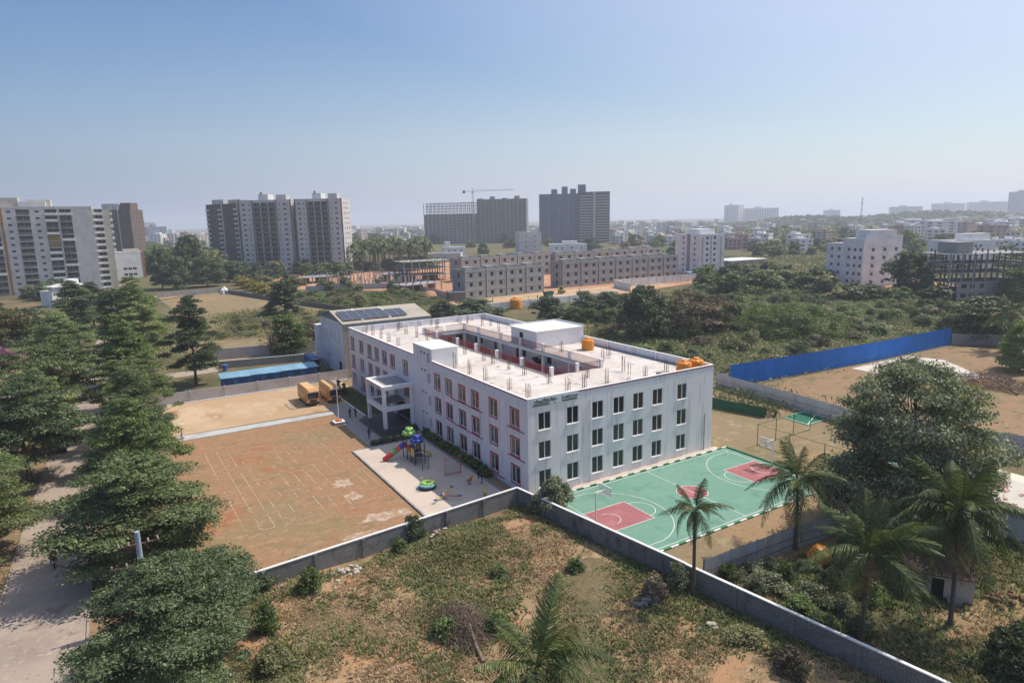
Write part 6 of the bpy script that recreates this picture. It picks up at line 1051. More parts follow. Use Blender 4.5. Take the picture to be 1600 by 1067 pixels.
FAR_HOUSES = [(498,558,13,15,4,0.0,1),(547,598,9,9,4,0.4,1),(520,511,12,12,3,0.3,0),(759,878,9,13,3,0.6,3),(512,485,14,10,4,0.5,4),(709,766,14,14,3,1.0,3),(606,662,15,16,3,0.2,1),(867,880,12,15,2,1.1,1),(485,548,13,10,3,1.3,3),(729,752,15,8,2,0.9,1),(652,702,10,15,3,1.3,1),(813,879,15,8,2,1.2,2),(541,631,10,12,2,1.4,2),(506,497,10,12,3,0.6,2),(571,650,14,8,4,0.3,4),(879,902,14,12,4,0.7,1),(595,671,15,10,3,0.8,3),(501,501,16,12,3,1.4,0),(672,767,10,11,2,0.8,2),(819,961,12,15,3,1.4,0),(725,745,9,16,2,0.5,1),(723,815,11,14,4,0.8,0),(491,465,8,14,3,1.2,1),(730,754,14,13,4,1.5,0),(982,838,9,15,3,0.7,3),(806,729,9,8,3,0.9,2),(1333,1093,9,8,2,1.1,3),(823,658,9,16,3,0.9,4),(819,723,12,15,4,0.3,4),(792,759,9,13,4,1.4,0),(807,658,14,15,4,0.3,1),(1129,966,15,12,2,0.9,3),(806,655,12,15,3,0.1,3),(1101,944,13,13,2,0.6,4),(994,845,16,16,4,1.4,1),(706,667,16,10,4,1.0,3),(758,617,11,12,3,1.1,1),(1406,1263,12,8,2,0.8,2),(935,891,8,9,2,0.3,0),(942,889,15,10,2,0.4,3),(1323,1186,10,16,4,1.3,2),(834,669,11,8,2,0.2,4),(857,731,15,15,2,0.6,3),(1377,1324,9,9,4,0.8,3),(772,678,10,15,4,0.9,0),(1391,1316,14,16,3,0.6,2),(697,511,18,15,4,0.7,1),(513,386,13,14,3,0.1,4),(479,298,13,15,3,1.4,0),(488,369,12,16,4,0.5,4),(474,340,11,11,3,0.0,3),(517,407,13,16,4,0.8,1),(634,450,14,11,4,0.7,2),(626,374,17,14,4,1.6,4),(663,399,13,16,3,1.4,1),(539,394,15,13,3,0.1,0),(496,313,14,15,4,1.6,1),(508,361,17,17,4,0.4,0),(531,419,11,17,3,1.1,0),(468,361,16,12,3,0.8,4),(626,372,15,11,4,0.2,2),(640,419,11,11,3,0.5,4),(1153,1042,17,21,4,1.2,1),(1083,977,25,23,3,1.2,0),(1097,939,20,23,3,0.3,0),(1091,1192,22,24,6,0.2,0),(1000,999,16,22,6,0.8,0),(1881,1639,16,24,3,0.1,3),(1789,1907,20,22,5,1.2,0),(1238,1104,24,13,3,1.3,0),(1254,1344,13,22,6,1.2,4),(1731,1964,25,25,6,0.6,0),(1811,1745,23,13,5,1.6,1),(1357,1298,15,26,3,0.2,3),(1083,1173,14,17,4,1.3,2),(1301,1362,25,22,4,0.7,3),(2043,2101,21,18,6,1.6,1),(1416,1527,16,13,6,1.4,0),(1930,1733,24,14,4,1.2,2),(1775,1523,17,15,6,0.6,0),(1999,2139,18,26,5,0.9,0),(1302,1269,24,18,4,0.2,3),(1590,1851,25,20,5,0.9,0),(1002,1131,19,14,4,0.3,2),(1524,1489,21,24,5,1.6,2),(993,1076,13,23,4,1.0,1),(1132,999,16,14,5,1.5,2),(997,957,21,19,6,1.5,2),(1142,636,15,17,2,0.6,3),(1267,607,12,10,3,1.3,1),(1109,590,17,13,2,0.4,3),(1011,561,18,11,3,0.4,0),(815,442,17,11,3,1.1,2),(846,440,14,15,3,0.2,2),(1389,661,10,17,2,1.5,0),(1521,844,11,13,2,0.1,1),(1648,989,14,16,3,1.0,1),(879,495,15,12,4,0.5,0),(930,496,11,17,2,1.1,0),(921,471,11,11,4,0.0,1),(980,533,14,16,2,1.0,4),(1042,564,12,13,2,0.9,4),(1008,494,14,20,5,0.4,1),(983,398,13,22,5,0.7,3),(1153,518,21,21,3,0.9,3),(1176,565,19,13,4,1.6,0),(1301,581,13,14,4,0.4,0),(721,327,18,12,5,1.0,1),(1146,384,19,19,3,0.9,1),(1137,467,19,22,5,0.2,1),(1049,492,20,13,5,0.7,4),(1113,431,20,13,5,1.5,3),(1258,465,15,19,4,0.1,1),(856,312,13,15,3,0.9,3),(786,252,18,16,3,1.2,3),(1308,568,13,14,5,0.1,4),(902,435,21,13,5,0.6,0),(1088,409,12,16,3,1.0,4),(1200,520,19,12,5,0.2,3),(833,376,16,17,5,0.5,1),(738,328,20,21,4,0.8,3),(1164,395,21,21,3,0.0,4),(755,273,17,16,3,1.1,4),(691,290,12,17,4,0.4,0),(743,346,15,22,5,1.2,4),(997,377,20,20,4,1.6,0),(726,254,21,16,5,1.2,4),(819,275,15,16,4,0.5,1),(426,129,14,12,2,1.2,2),(627,197,9,11,4,0.2,2),(427,138,13,11,4,1.0,2),(592,195,15,9,2,0.4,1),(557,199,14,9,2,0.7,3),(503,144,11,12,3,0.6,0),(617,195,13,13,2,0.4,0),(545,199,9,10,2,0.7,4),(1599,1204,16,16,4,1.4,2),(980,675,18,16,3,1.5,4),(1358,1036,21,19,5,0.2,3),(1258,935,13,15,4,1.0,2),(1098,699,22,12,3,1.0,0),(952,642,14,17,3,1.0,1),(994,634,21,16,5,0.6,4),(1000,789,18,21,3,1.1,4),(1491,992,20,12,3,0.9,1),(1516,963,18,16,5,0.0,1),(971,641,20,16,3,1.3,4),(1468,1128,16,16,5,0.8,0),(1143,833,14,21,4,0.3,1),(1486,987,20,21,5,0.8,1),(1197,423,27,26,6,0.7,2),(1087,401,27,22,5,0.7,3),(1121,402,25,25,5,0.5,0),(1586,630,26,25,5,0.7,3),(1250,424,22,23,5,0.4,4),(941,379,24,21,5,1.6,4),(1010,415,23,24,6,0.1,2),(1218,534,29,28,5,0.5,2),(989,333,21,31,6,0.0,0),(1660,599,23,23,6,1.0,1),(813,347,24,31,6,1.1,0),(1220,578,26,24,5,0.1,1),(926,325,24,28,5,0.2,1),(1055,499,25,30,5,0.8,0),(950,444,22,31,6,0.8,1),(1245,530,32,26,5,0.2,1),(1206,492,23,25,6,1.6,3),(1582,664,31,27,5,0.9,4),(69,1712,18,11,6,0.0,4),(99,1372,12,19,6,0.7,4),(76,3083,15,11,3,0.7,1),(81,1227,20,14,4,0.7,4),(78,1921,18,17,6,1.5,2),(68,2416,11,17,3,1.0,1),(101,2365,20,11,4,0.8,0),(16,1501,11,13,3,0.1,4),(92,3062,14,16,3,0.8,0),(20,1296,18,13,3,1.3,2),(243,3485,18,17,3,0.2,2),(104,1261,19,15,3,0.8,0),(91,2455,15,14,3,0.8,3),(38,1172,18,18,6,1.0,0),(111,1525,10,14,3,1.0,2),(83,2214,11,18,4,1.3,4),(15,1279,15,14,5,0.6,1),(99,1163,20,14,5,0.5,2),(175,2196,13,15,4,0.2,4),(152,1647,19,19,4,0.2,1),(112,1219,15,13,4,0.8,2),(82,1396,17,18,5,0.9,2),(38,1226,16,13,5,1.1,3),(17,1215,14,17,4,0.3,3),(37,1910,12,16,3,1.2,2),(56,1199,10,15,6,1.4,3),(180,2721,19,15,6,0.9,3),(46,1171,13,10,4,1.1,4),(128,1774,17,19,4,0.7,0),(38,1195,11,15,5,0.6,1),(141,1467,18,17,5,1.6,1),(165,1974,16,20,3,0.6,0),(645,2024,14,22,2,1.4,0),(957,2921,22,22,3,0.8,3),(842,1954,23,20,5,0.8,0),(468,1421,15,16,2,1.4,1),(520,1350,20,16,5,1.1,2),(989,2361,19,17,4,0.1,2),(650,1481,14,15,3,0.5,3),(996,2774,20,16,2,0.0,3),(452,1217,15,19,3,1.0,3),(671,1682,12,19,4,0.8,3),(1159,3551,22,24,5,1.3,2),(563,1676,20,21,2,1.2,4),(419,1353,14,18,3,0.7,0),(578,1508,17,22,2,0.8,4),(456,1385,14,15,5,0.3,4),(1065,2611,18,24,5,1.2,1),(909,2761,22,13,5,0.7,0),(511,1633,15,22,4,0.4,0),(511,1390,17,21,2,0.4,1),(562,1637,20,18,2,0.9,1),(836,2596,14,13,5,1.4,4),(796,2136,22,13,3,1.4,0),(571,1435,14,24,5,0.8,1),(992,2321,20,24,3,0.1,1),(642,1764,20,20,5,0.8,2),(721,1882,20,12,3,1.6,4),(1025,2498,15,22,2,0.9,1),(665,1523,22,16,2,0.3,1),(658,2106,13,16,5,0.3,1),(1136,3258,15,13,2,1.5,0),(1036,2778,19,16,3,0.0,4),(636,1608,23,16,5,0.6,4),(759,1802,17,16,2,1.3,4),(590,1917,20,18,2,0.2,3),(364,1053,15,15,4,0.1,4),(383,948,13,9,4,0.9,3),(333,908,15,12,2,0.1,0),(254,647,14,9,3,0.9,0),(338,809,15,10,4,1.6,0),(351,1084,13,9,4,0.8,4),(401,595,13,8,4,1.2,1),(631,946,13,16,4,1.1,0),(572,829,11,15,4,0.1,4)]

# ------------------------------------------------------------------ vegetation
def quads_mesh(name, V, m):
    n = len(V) // 4; me = bpy.data.meshes.new(name)
    me.vertices.add(4 * n); me.vertices.foreach_set('co', V.astype(np.float32).ravel())
    me.loops.add(4 * n); me.loops.foreach_set('vertex_index', np.arange(4 * n, dtype=np.int32))
    me.polygons.add(n); me.polygons.foreach_set('loop_start', np.arange(n, dtype=np.int32) * 4)
    me.materials.append(M[m]); me.update(calc_edges=True); return me
def unit(v): return v / np.maximum(np.linalg.norm(v, axis=1, keepdims=True), 1e-6)
def leaf_quads(P, Nn, size, rs, ratio=.55):
    k = len(P); t = rs.normal(size=(k, 3)); t = unit(t - Nn * np.sum(t * Nn, axis=1, keepdims=True)); bt = np.cross(Nn, t)
    s = (size * np.clip(rs.lognormal(-.05, .38, k), .45, 2.0))[:, None]
    V = np.empty((k, 4, 3)); V[:, 0] = P - t * s; V[:, 1] = P + bt * s * ratio + Nn * s * .12; V[:, 2] = P + t * s; V[:, 3] = P - bt * s * ratio + Nn * s * .12
    return V.reshape(-1, 3)
def clump_leaves(cl, n, size, seed, upb=.55, shell=.55, ratio=.55, m='leaf_mid', name='crown'):
    "cl: (x,y,z,rx,ry,rz) leaf clumps"
    rs = np.random.default_rng(seed); cl = np.array(cl, float)
    w = (cl[:, 3] * cl[:, 4]) ** .8 * cl[:, 5] ** .3; idx = rs.choice(len(cl), n, p=w / w.sum())
    d = unit(rs.normal(size=(n, 3))); d[:, 2] = np.where(d[:, 2] < -.3, -d[:, 2] * .5, d[:, 2])
    r = rs.uniform(0, 1, n) ** shell
    P = cl[idx, :3] + d * r[:, None] * cl[idx, 3:] * rs.uniform(.85, 1.12, (n, 1))
    Nn = unit(d * .7 + np.array([0, 0, upb]) + rs.normal(size=(n, 3)) * .55)
    return quads_mesh(name, leaf_quads(P, Nn, size, rs, ratio), m)
def limbs(cl, H, r0, seed, base=.35, every=2, lean=0.0):
    r = random.Random(seed); b = MB(); top = H * .82
    def tp(t): return Vector((lean * t * H + .12 * math.sin(t * 5), .1 * math.sin(t * 4 + 1), top * t))
    b.path([tp(k / 7) for k in range(8)], [r0 * (1.25 if k == 0 else 1 - .82 * k / 7) for k in range(8)], 8)
    for c in cl[::every]:
        c = Vector(c[:3]); t = min(.92, max(base, (c.z / top) * .72)); a = tp(t); mid = a.lerp(c, .5) + Vector((r.uniform(-.3, .3), r.uniform(-.3, .3), -.06 * (c - a).length))
        q = r0 * (1 - .8 * t) * .55; b.path([a, mid, c], [q, q * .6, q * .2], 5)
    return b.mesh('trunk', M['bark'])
def crown_clumps(W, H, z0, n, seed, prof, flat=.42, cs=.17, layer=True):
    r = random.Random(seed); out = []
    for k in range(n):
        t = (k + r.random()) / n
        z = z0 + (H - z0) * t; a = k * 2.399 + r.uniform(-.7, .7); rad = W / 2 * prof(t) * (1 + .2 * math.sin(2 * a + seed) + .14 * math.sin(3 * a + 2 * seed)); q = rad * math.sqrt(r.uniform(.12, 1)) * r.uniform(.8, 1.14)
        s = W * cs * r.choice((.55, .75, .9, 1.1, 1.45)) * r.uniform(.85, 1.15) * (.55 + .45 * prof(t))
        out.append((q * math.cos(a), q * math.sin(a), z - s * flat * .5, s, s * r.uniform(.8, 1.2), s * flat * r.uniform(.8, 1.3)))
    return out
ovoid = lambda t: max(.15, math.sin(math.pi * (.16 + .80 * t)) ** .75)
conic = lambda t: max(.12, (1.08 - t) ** .75 * (.6 + .4 * min(1, t * 5)))
dome = lambda t: max(.2, math.sqrt(max(0, 1 - (t * .95) ** 2)) * (.72 + .28 * min(1, t * 3)))
TREES = {}
def variant(key, W, H, z0, n, nl, size, seed, prof, m, r0=.28, flat=.42, cs=.17, shell=.55, upb=.55, every=2, ratio=.55, base=.35):
    cl = crown_clumps(W, H, z0, n, seed, prof, flat, cs)
    TREES[key] = (clump_leaves(cl, nl, size, seed, upb, shell, ratio, m), limbs(cl, H, r0, seed, base, every), W, H)
broad = lambda t: max(.2, math.sin(math.pi * (.3 + .66 * t)) ** .6)
for i, (pf, m_, n_, fl_, cs_) in enumerate(((ovoid, 'leaf_avenue', 62, .34, .16), (conic, 'leaf_mid', 70, .4, .15), (broad, 'leaf_lime', 54, .32, .17), (conic, 'leaf_dark', 64, .36, .165), (dome, 'leaf_avenue', 48, .4, .19), (broad, 'leaf_dark', 58, .3, .16))):
    variant('avenue%d' % i, 11, 13, 2.0 + .3 * i, n_, 50000, .112, 120 + 7 * i, pf, m_, .24, fl_, cs_)
variant('near', 12, 9.5, 1.0, 150, 130000, .08, 31, ovoid, 'leaf_dark', .26, .36, .125)
variant('big', 21, 14, 1.6, 190, 130000, .125, 32, dome, 'leaf_grey', .55, .45, .105, every=3)
for i in range(3): variant('round%d' % i, 10, 9, 1.2, 50, 15000, .21, 40 + i, dome, 'leaf_dark', .22, .55, .19)
for i in range(2): variant('mid%d' % i, 10, 9, 1.0, 50, 15000, .21, 50 + i, dome, 'leaf_mid', .22, .5, .19)
variant('brown', 11, 9, 1.5, 60, 12000, .17, 55, dome, 'leaf_brown', .2, .5, .15, every=1)
variant('flame', 13, 9, 4.0, 50, 26000, .17, 56, dome, 'leaf_flame', .3, .35, .17, every=1)
variant('purple', 9, 8, 3.5, 40, 5000, .2, 57, dome, 'leaf_purple', .2, .45, .15, every=1)
variant('bare', 7, 7, 2.4, 46, 420, .16, 58, dome, 'leaf_brown', .16, .5, .15, every=1)
variant('tall', 8, 16, 2.0, 60, 20000, .22, 59, conic, 'leaf_dark', .25, .6, .2)
variant('feather', 22, 8, .4, 110, 26000, .22, 60, dome, 'leaf_bright', .25, .5, .12, every=3, ratio=.3)
variant('garden', 6.5, 4.6, 1.1, 44, 9000, .17, 61, dome, 'leaf_grey', .1, .5, .17)
for i in range(3): variant('far%d' % i, 11, 10, .3, 28, 2600, .55, 62 + i, dome, ('leaf_dark', 'leaf_mid', 'leaf_olive')[i], .25, .55, .26, every=9)
for i, m in enumerate(('leaf_mid', 'leaf_olive', 'leaf_grey', 'leaf_brown', 'leaf_dark')): variant('bush%d' % i, 4.2, 2.6, 0.15, 24, 4200, .13, 70 + i, dome, m, .05, .6, .24, every=4, base=.1)
variant('yellow', 4.5, 3.2, .3, 22, 3200, .2, 80, dome, 'leaf_yellow', .06, .6, .24, base=.1)
variant('shrub', 1.9, 1.3, .05, 18, 1100, .13, 81, dome, 'leaf_mid', .03, .6, .25, base=.1)
variant('conifer', 1.2, 2.0, .1, 26, 1400, .1, 82, conic, 'leaf_dark', .04, .6, .25)
def tree(name, label, key, x, y, h, w=None, rz=0.0, cat='tree', group=None, z=0.0):
    c, t, W, H = TREES[key]; sh = h / H; sw = (w / W) if w else sh
    o = thing(name, label, cat, (x, y, z), rz, group); o.scale = (sw, sw, sh)
    ob('crown', c, o)
    if not key.startswith('far'): ob('trunk' if cat == 'tree' else 'stem', t, o)
    else: ob('trunk', t, o)
    return o
# street trees
for i, (key, x, y, h, w, lab) in enumerate([
    ('near', -37.2, -12.2, 9.6, 12.6, 'broad leafy street tree at the plot corner, nearest the street lamp'),
    ('avenue0', -38.4, 8.2, 11.0, 15.0, 'spreading street tree overhanging the red playing field behind the transformer pole'),
    ('avenue1', -38.3, 27.5, 12.0, 12.0, 'tall pointed street tree beside the sandy end of the playing field'),
    ('avenue4', -36.8, 48.0, 12.0, 9.0, 'street tree standing at the street end of the paved path'),
    ('avenue1', -37.0, 70.0, 16.0, 13.0, 'tall street tree at the end of the precast yard wall'),
    ('avenue3', -25.5, 84.5, 18.0, 13.0, 'very tall dark tree beside the blue shed'),
    ('avenue2', -33.0, 112.0, 15.0, 12.5, 'street tree with the thin white lamp in front of it'),
    ('avenue1', -33.5, 140.0, 19.0, 13.5, 'tall far street tree in front of the low white block'),
    ('avenue5', -49.6, 40.0, 14.0, 14.5, 'dense tree across the street opposite the playing field'),
    ('avenue2', -51.6, 19.0, 9.5, 10.5, 'lower tree across the street at the picture edge near the motorbike'),
    ('avenue4', -47.8, 67.0, 15.0, 14.0, 'tall tree across the street with its trunks at the kerb'),
    ('avenue0', -48.5, 108.0, 14.5, 12.5, 'wide tree across the street beyond the side lane'),
    ('avenue3', -47.0, 150.0, 18.0, 15.0, 'far tree across the street below the white terrace house'),
    ('flame', -64.0, 137.0, 14.5, 17.0, 'flat-topped tree with orange-red blossom beyond the side lane'),
    ('mid0', -70.0, 128.0, 9.0, 11.0, 'pale green umbrella-shaped tree under the red-blossomed one'),
    ('purple', -59.5, 102.0, 9.0, 9.5, 'thin tree covered in purple blossom beside the side lane'),
    ('mid1', -61.0, 84.0, 4.5, 4.5, 'small dark young tree beside the side lane'),
    ('round0', -60.0, 168.0, 10.0, 13.0, 'round dark tree in front of the terrace house steps'),
    ('round1', -36.0, 172.0, 13.0, 14.0, 'dark tree behind the street trees near the dry meadow'),
    ('avenue5', -37.6, 38.0, 10.0, 9.5, 'street tree leaning over the street between two taller ones'),
    ('avenue2', -38.4, 58.0, 12.0, 9.5, 'street tree across from the side lane mouth'),
    ('avenue2', -50.0, 54.0, 12.0, 12.0, 'tree across the street beside the tall kerb-side one'),
    ('avenue0', -54.5, 30.0, 12.0, 12.0, 'tree set back from the street at the picture edge'),
    ('avenue1', -38.5, 92.0, 15.0, 12.0, 'street tree at the corner of the side lane'),
    ('avenue3', -44.0, 185.0, 15.0, 16.0, 'broad far tree at the end of the street'),
    ('mid0', -84.0, 190.0, 11.0, 15.0, 'broad tree by the foot of the long apartment block'),
    ]):
    tree('street_tree' if i < 13 else 'tree', lab, key, x, y, h, w, 1.3 * i)
# trees singled out by eye
for i, (key, p, h, w, lab) in enumerate([
    ('big', (28.74, -26.68), 16.90, 19.12, 'huge spreading grey-green tree beside the corrugated roof house'),
    ('garden', (0.51, -4.29), 3.9, 4.4, 'small round tree in the corner between school and compound wall'),
    ('tall', (13.00, 175.04), 12.76, 12.07, 'dark dense tree standing alone in the dry meadow'),
    ('mid0', (-3.11, 102.71), 10.11, 9.66, 'leafy tree in front of the pale boundary wall'),
    ('bare', (-6.99, 100.08), 8.33, 6.98, 'bare thin-limbed tree in front of the boundary wall'),
    ('brown', (4.78, 107.75), 7.49, 8.53, 'brownish scrubby tree against the hall annexe'),
    ('round0', (80.06, 66.47), 14.18, 14.11, 'big dark tree beyond the school roof, left of the brown thicket'),
    ('brown', (92.98, 63.68), 11.78, 17.22, 'grey-brown sparse tree beside the big dark tree'),
    ('brown', (99.78, 60.87), 10.48, 10.75, 'smaller grey-brown sparse tree next to the light green thicket'),
    ('feather', (113.48, 47.62), 8.38, 25.40, 'broad feathery light green thicket in the scrubland'),
    ('round1', (77.22, 106.47), 8.03, 10.37, 'dark tree between the orange ground tank and the hedge'),
    ('round2', (59.37, 120.88), 7.34, 16.99, 'dark bushy tree right behind the school roof corner'),
    ('round0', (51.09, 129.28), 6.62, 9.43, 'dark tree just beyond the end of the hall roof'),
    ('mid1', (83.10, 101.71), 4.61, 7.94, 'trimmed green tree, first in the hedge row behind the roof tank'),
    ('mid0', (85.53, 96.50), 4.54, 7.04, 'trimmed green tree, second in the hedge row behind the roof tank'),
    ('mid1', (89.27, 91.91), 4.69, 6.97, 'trimmed green tree, last in the hedge row behind the roof tank'),
    ('round1', (99.07, 116.01), 7.03, 9.17, 'dark tree in front of the white slotted villa wall, first of three'),
    ('round2', (106.58, 113.85), 6.65, 10.14, 'dark tree in front of the white slotted villa wall, middle of three'),
    ('round0', (114.06, 111.79), 5.82, 9.79, 'dark tree in front of the white slotted villa wall, last of three'),
    ('mid0', (113.96, 66.04), 7.08, 7.39, 'bright green tree standing over a patch of bare red earth'),
    ('mid1', (126.28, 66.83), 5.61, 8.43, 'bright green tree just behind the feathery thicket'),
    ('round1', (221.32, 73.45), 16.56, 17.15, 'big round-crowned tree between the white block and the concrete frame'),
    ('round2', (214.19, 63.62), 9.34, 5.60, 'slim small tree beside the big round-crowned one'),
    ('round0', (142.78, 15.49), 11.12, 15.77, 'dark tree mass at the end of the blue fence'),
    ('mid1', (113.71, -4.25), 9.80, 7.61, 'tree with visible trunk inside the fenced lot'),
    ('mid0', (233.44, 41.97), 11.25, 13.51, 'yellow-green tree in front of the concrete frame building'),
    ('round1', (7.85, -44.18), 5.70, 4.46, 'dark leafy tree at the bottom corner of the palm yard'),
    ('round2', (-15.18, 320.15), 20.87, 15.11, 'tall dark tree beside the low white block'),
    ('far0', (2.46, 360.63), 26.40, 20.76, 'tall hazy tree in front of the brown-striped towers'),
    ('round1', (-8.89, 314.41), 16.27, 13.08, 'dark tree beside the green shade net'),
    ('round0', (5.72, 318.27), 16.78, 16.20, 'dark tree by the foot of the twin towers'),
    ('round2', (22.08, 341.92), 11.64, 18.26, 'dark tree behind the yellow flowering hedge'),
    ]):
    tree('tree', lab, key, p[0], p[1], h, w, 1.7 * i)
for i, p in enumerate([(21.62, 312.62), (21.70, 294.83), (21.78, 278.51), (21.01, 260.64)]):
    tree('flowering_hedge', 'yellow flowering bush in the row near the white shrine', 'yellow', p[0], p[1], 5.0, 8.5, i * 2.0, 'bush', 'yellow flowering bushes near the shrine')
# coconut palms
def frond_mesh(seed, L=3.8, rise=.25, droop=.75, dry=False, n=54):
    rs = np.random.default_rng(seed); V = []
    def pt(s): return np.array([L * (s - .18 * s * s), 0, L * (rise * s - droop * s * s * .75)])
    for k in range(n):
        s = .14 + .86 * k / (n - 1); p = pt(s); tg = pt(min(1, s + .02)) - pt(s - .02); tg /= np.linalg.norm(tg)
        ln = L * .27 * (math.sin(math.pi * min(1, .18 + s * .80)) ** .7) * rs.uniform(.85, 1.1)
        for sd_ in (-1, 1):
            out = np.array([0, sd_, 0]) * .72 + tg * rs.uniform(.35, .75) + np.array([0, 0, -.4 + rs.uniform(-.3, .25)]); out /= np.linalg.norm(out)
            d2 = out + np.array([0, 0, -1.1]); d2 /= np.linalg.norm(d2); w = tg * L * .0062 * rs.uniform(.7, 1.3)
            m_ = p + out * ln * .55; e = m_ + d2 * ln * .45
            V += [p - w, p + w, m_ + w * .9, m_ - w * .9, m_ - w * .9, m_ + w * .9, e + w * .15, e - w * .15]
    # midrib
    for k in range(10):
        a, c = pt(k / 10), pt((k + 1) / 10); w = .03 * (1 - k / 12)
        V += [a + [0, w, 0], a - [0, w, 0], c - [0, w * .9, 0], c + [0, w * .9, 0], a + [0, 0, w], a - [0, 0, w], c - [0, 0, w * .9], c + [0, 0, w * .9]]
    return quads_mesh('frond', np.array(V), 'palm_dry' if dry else 'palm_leaf')
FR = [frond_mesh(1, droop=.3, rise=.1), frond_mesh(2, droop=.75), frond_mesh(3, droop=1.05, rise=.3), frond_mesh(4, droop=1.25, rise=.35), frond_mesh(5, droop=1.15, dry=True)]
mat('palm_trunk', (.13, .10, .08), [((.19, .155, .12), 6, .5, .65)], rough=.95, bump=(9, .5, .03)); mat('coconut', (.16, .17, .04), rough=.6)
def palm(label, x, y, h, fl, seed, lean=(0, 0), nf=20, z=0.0, dry=2, name='coconut_palm', el0=78):
    r = random.Random(seed); t = thing(name, label, 'palm tree', (x, y, z))
    b = MB(); pts = [(lean[0] * (k / 8) ** 1.7, lean[1] * (k / 8) ** 1.7, h * k / 8) for k in range(9)]
    b.path(pts, [.24, .17, .155, .15, .145, .14, .135, .13, .16], 9); b.build('trunk', M['palm_trunk'], t)
    top = Vector(pts[-1])
    for k in range(nf):
        q = k / (nf - 1); el = R_(el0 - 105 * q ** .8) + r.uniform(-.22, .22); az = k * 2.4 + r.uniform(-.5, .5)
        me = FR[0] if q < .18 else FR[1] if q < .45 else FR[2] if q < .75 else FR[3]
        o = ob('frond', me, t, tuple(top + Vector((.08 * math.cos(az), .08 * math.sin(az), .05))), 0, fl / 3.8 * r.uniform(.75, 1.15)); o.rotation_euler = (r.uniform(-.8, .8), -el, az)
    for k in range(dry):
        o = ob('dry_frond', FR[4], t, tuple(top), 0, fl / 3.8 * .9); o.rotation_euler = (r.uniform(-.4, .4), R_(50 + 12 * k), r.uniform(0, 6.3))
    b = MB()
    for k in range(7): a = 2 * math.pi * k / 7; b.lathe([(.02, -.14), (.1, -.09), (.12, 0), (.09, .08), (.02, .12)], 8, (top.x + .24 * math.cos(a), top.y + .24 * math.sin(a), top.z - .2 - .1 * (k % 2)))
    b.build('coconuts', M['coconut'], t); return t
palm('slender coconut palm in front of the wall, its crown over the basketball court', *(0.98, -23.93), 7.54, 3.12, 1, (.1, .2), 17, dry=2)
palm('coconut palm beside the corner of the grey sheet fence', *(14.96, -23.84), 6.90, 5.11, 2, (-.2, .1), 22)
palm('big coconut palm arching over the tilted orange tank', *(6.92, -35.02), 7.19, 5.33, 3, (.2, .1), 24, dry=3)
palm('tallest coconut palm, standing beside the cream hut', *(14.24, -37.78), 9.44, 5.79, 4, (.2, .3), 26, dry=3)
palm('coconut palm rising at the bottom edge of the vacant plot', *(-21.02, -32.88), 8.03, 5.29, 5, (.1, 0), 26, dry=3, el0=64)
palm('coconut palm among the dark trees past the blue fence end', *(134.11, 6.04), 8.55, 6.40, 6, (0, 0), 20)
# low-detail palms of the far grove
def far_palm(seed):
    r = np.random.default_rng(seed); V = []
    for k in range(15):
        az = k * 2.4; el = 1.15 - 1.6 * k / 14; L = 3.6
        for s in range(5):
            def P(t): return np.array([math.cos(az) * L * t * math.cos(el), math.sin(az) * L * t * math.cos(el), L * (t * math.sin(el) - .55 * t * t)])
            a, c = P(s / 5), P((s + 1) / 5); w = np.array([-math.sin(az), math.cos(az), 0]) * (.55 if 0 < s < 4 else .3); dn = np.array([0, 0, -.35])
            V += [a, c, c + w + dn, a + w + dn, a, c, c - w + dn, a - w + dn]
    return quads_mesh('crown', np.array(V), 'palm_leaf')
FPC = [far_palm(i) for i in range(3)]
FPT = MB().path([(0, 0, -12), (.1, 0, -6), (0, 0, 0)], [.22, .16, .14], 5).mesh('trunk', M['palm_trunk'])
for i, (x, y, h) in enumerate(FAR_PALMS):
    t = thing('grove_palm', 'coconut palm in the dense grove beside the twin towers', 'palm tree', (x, y, 0), i * 1.1, 'coconut grove palms')
    ob('crown', FPC[i % 3], t, (0, 0, h), i, 1.25); ob('trunk', FPT, t, (0, 0, h), 0, (1.2, 1.2, h / 12))
# scrubland bushes behind the school and around the meadow
VN = ('green', 'olive', 'grey-green', 'brown', 'dark')
for i, (x, y, h, w, v, g) in enumerate(BUSHES):
    pl, grp = (('in the scrubland behind the school', 'scrubland'), ('in the scrub around the dry meadow', 'meadow'), ('growing in the palm yard', 'palm yard'))[g]
    sz = 'low' if h < 1.9 else 'tall' if h > 2.8 else 'rounded'
    tree('wild_bush', '%s %s wild bush %s' % (sz, VN[v], pl), 'bush%d' % v, x, y, h, w, i * 1.9, 'bush', '%s %s bushes, %s' % (sz, VN[v], grp))
for i, (x, y, h, w, v, g) in enumerate(FAR_TREES):
    cn = ('dark', 'green', 'olive')[v]
    tree('distant_tree', '%s tree %s' % (cn, ZONES[g]), 'far%d' % v, x, y, h, w, i * 1.7, 'tree', '%s trees %s' % (cn, ZONES[g]))
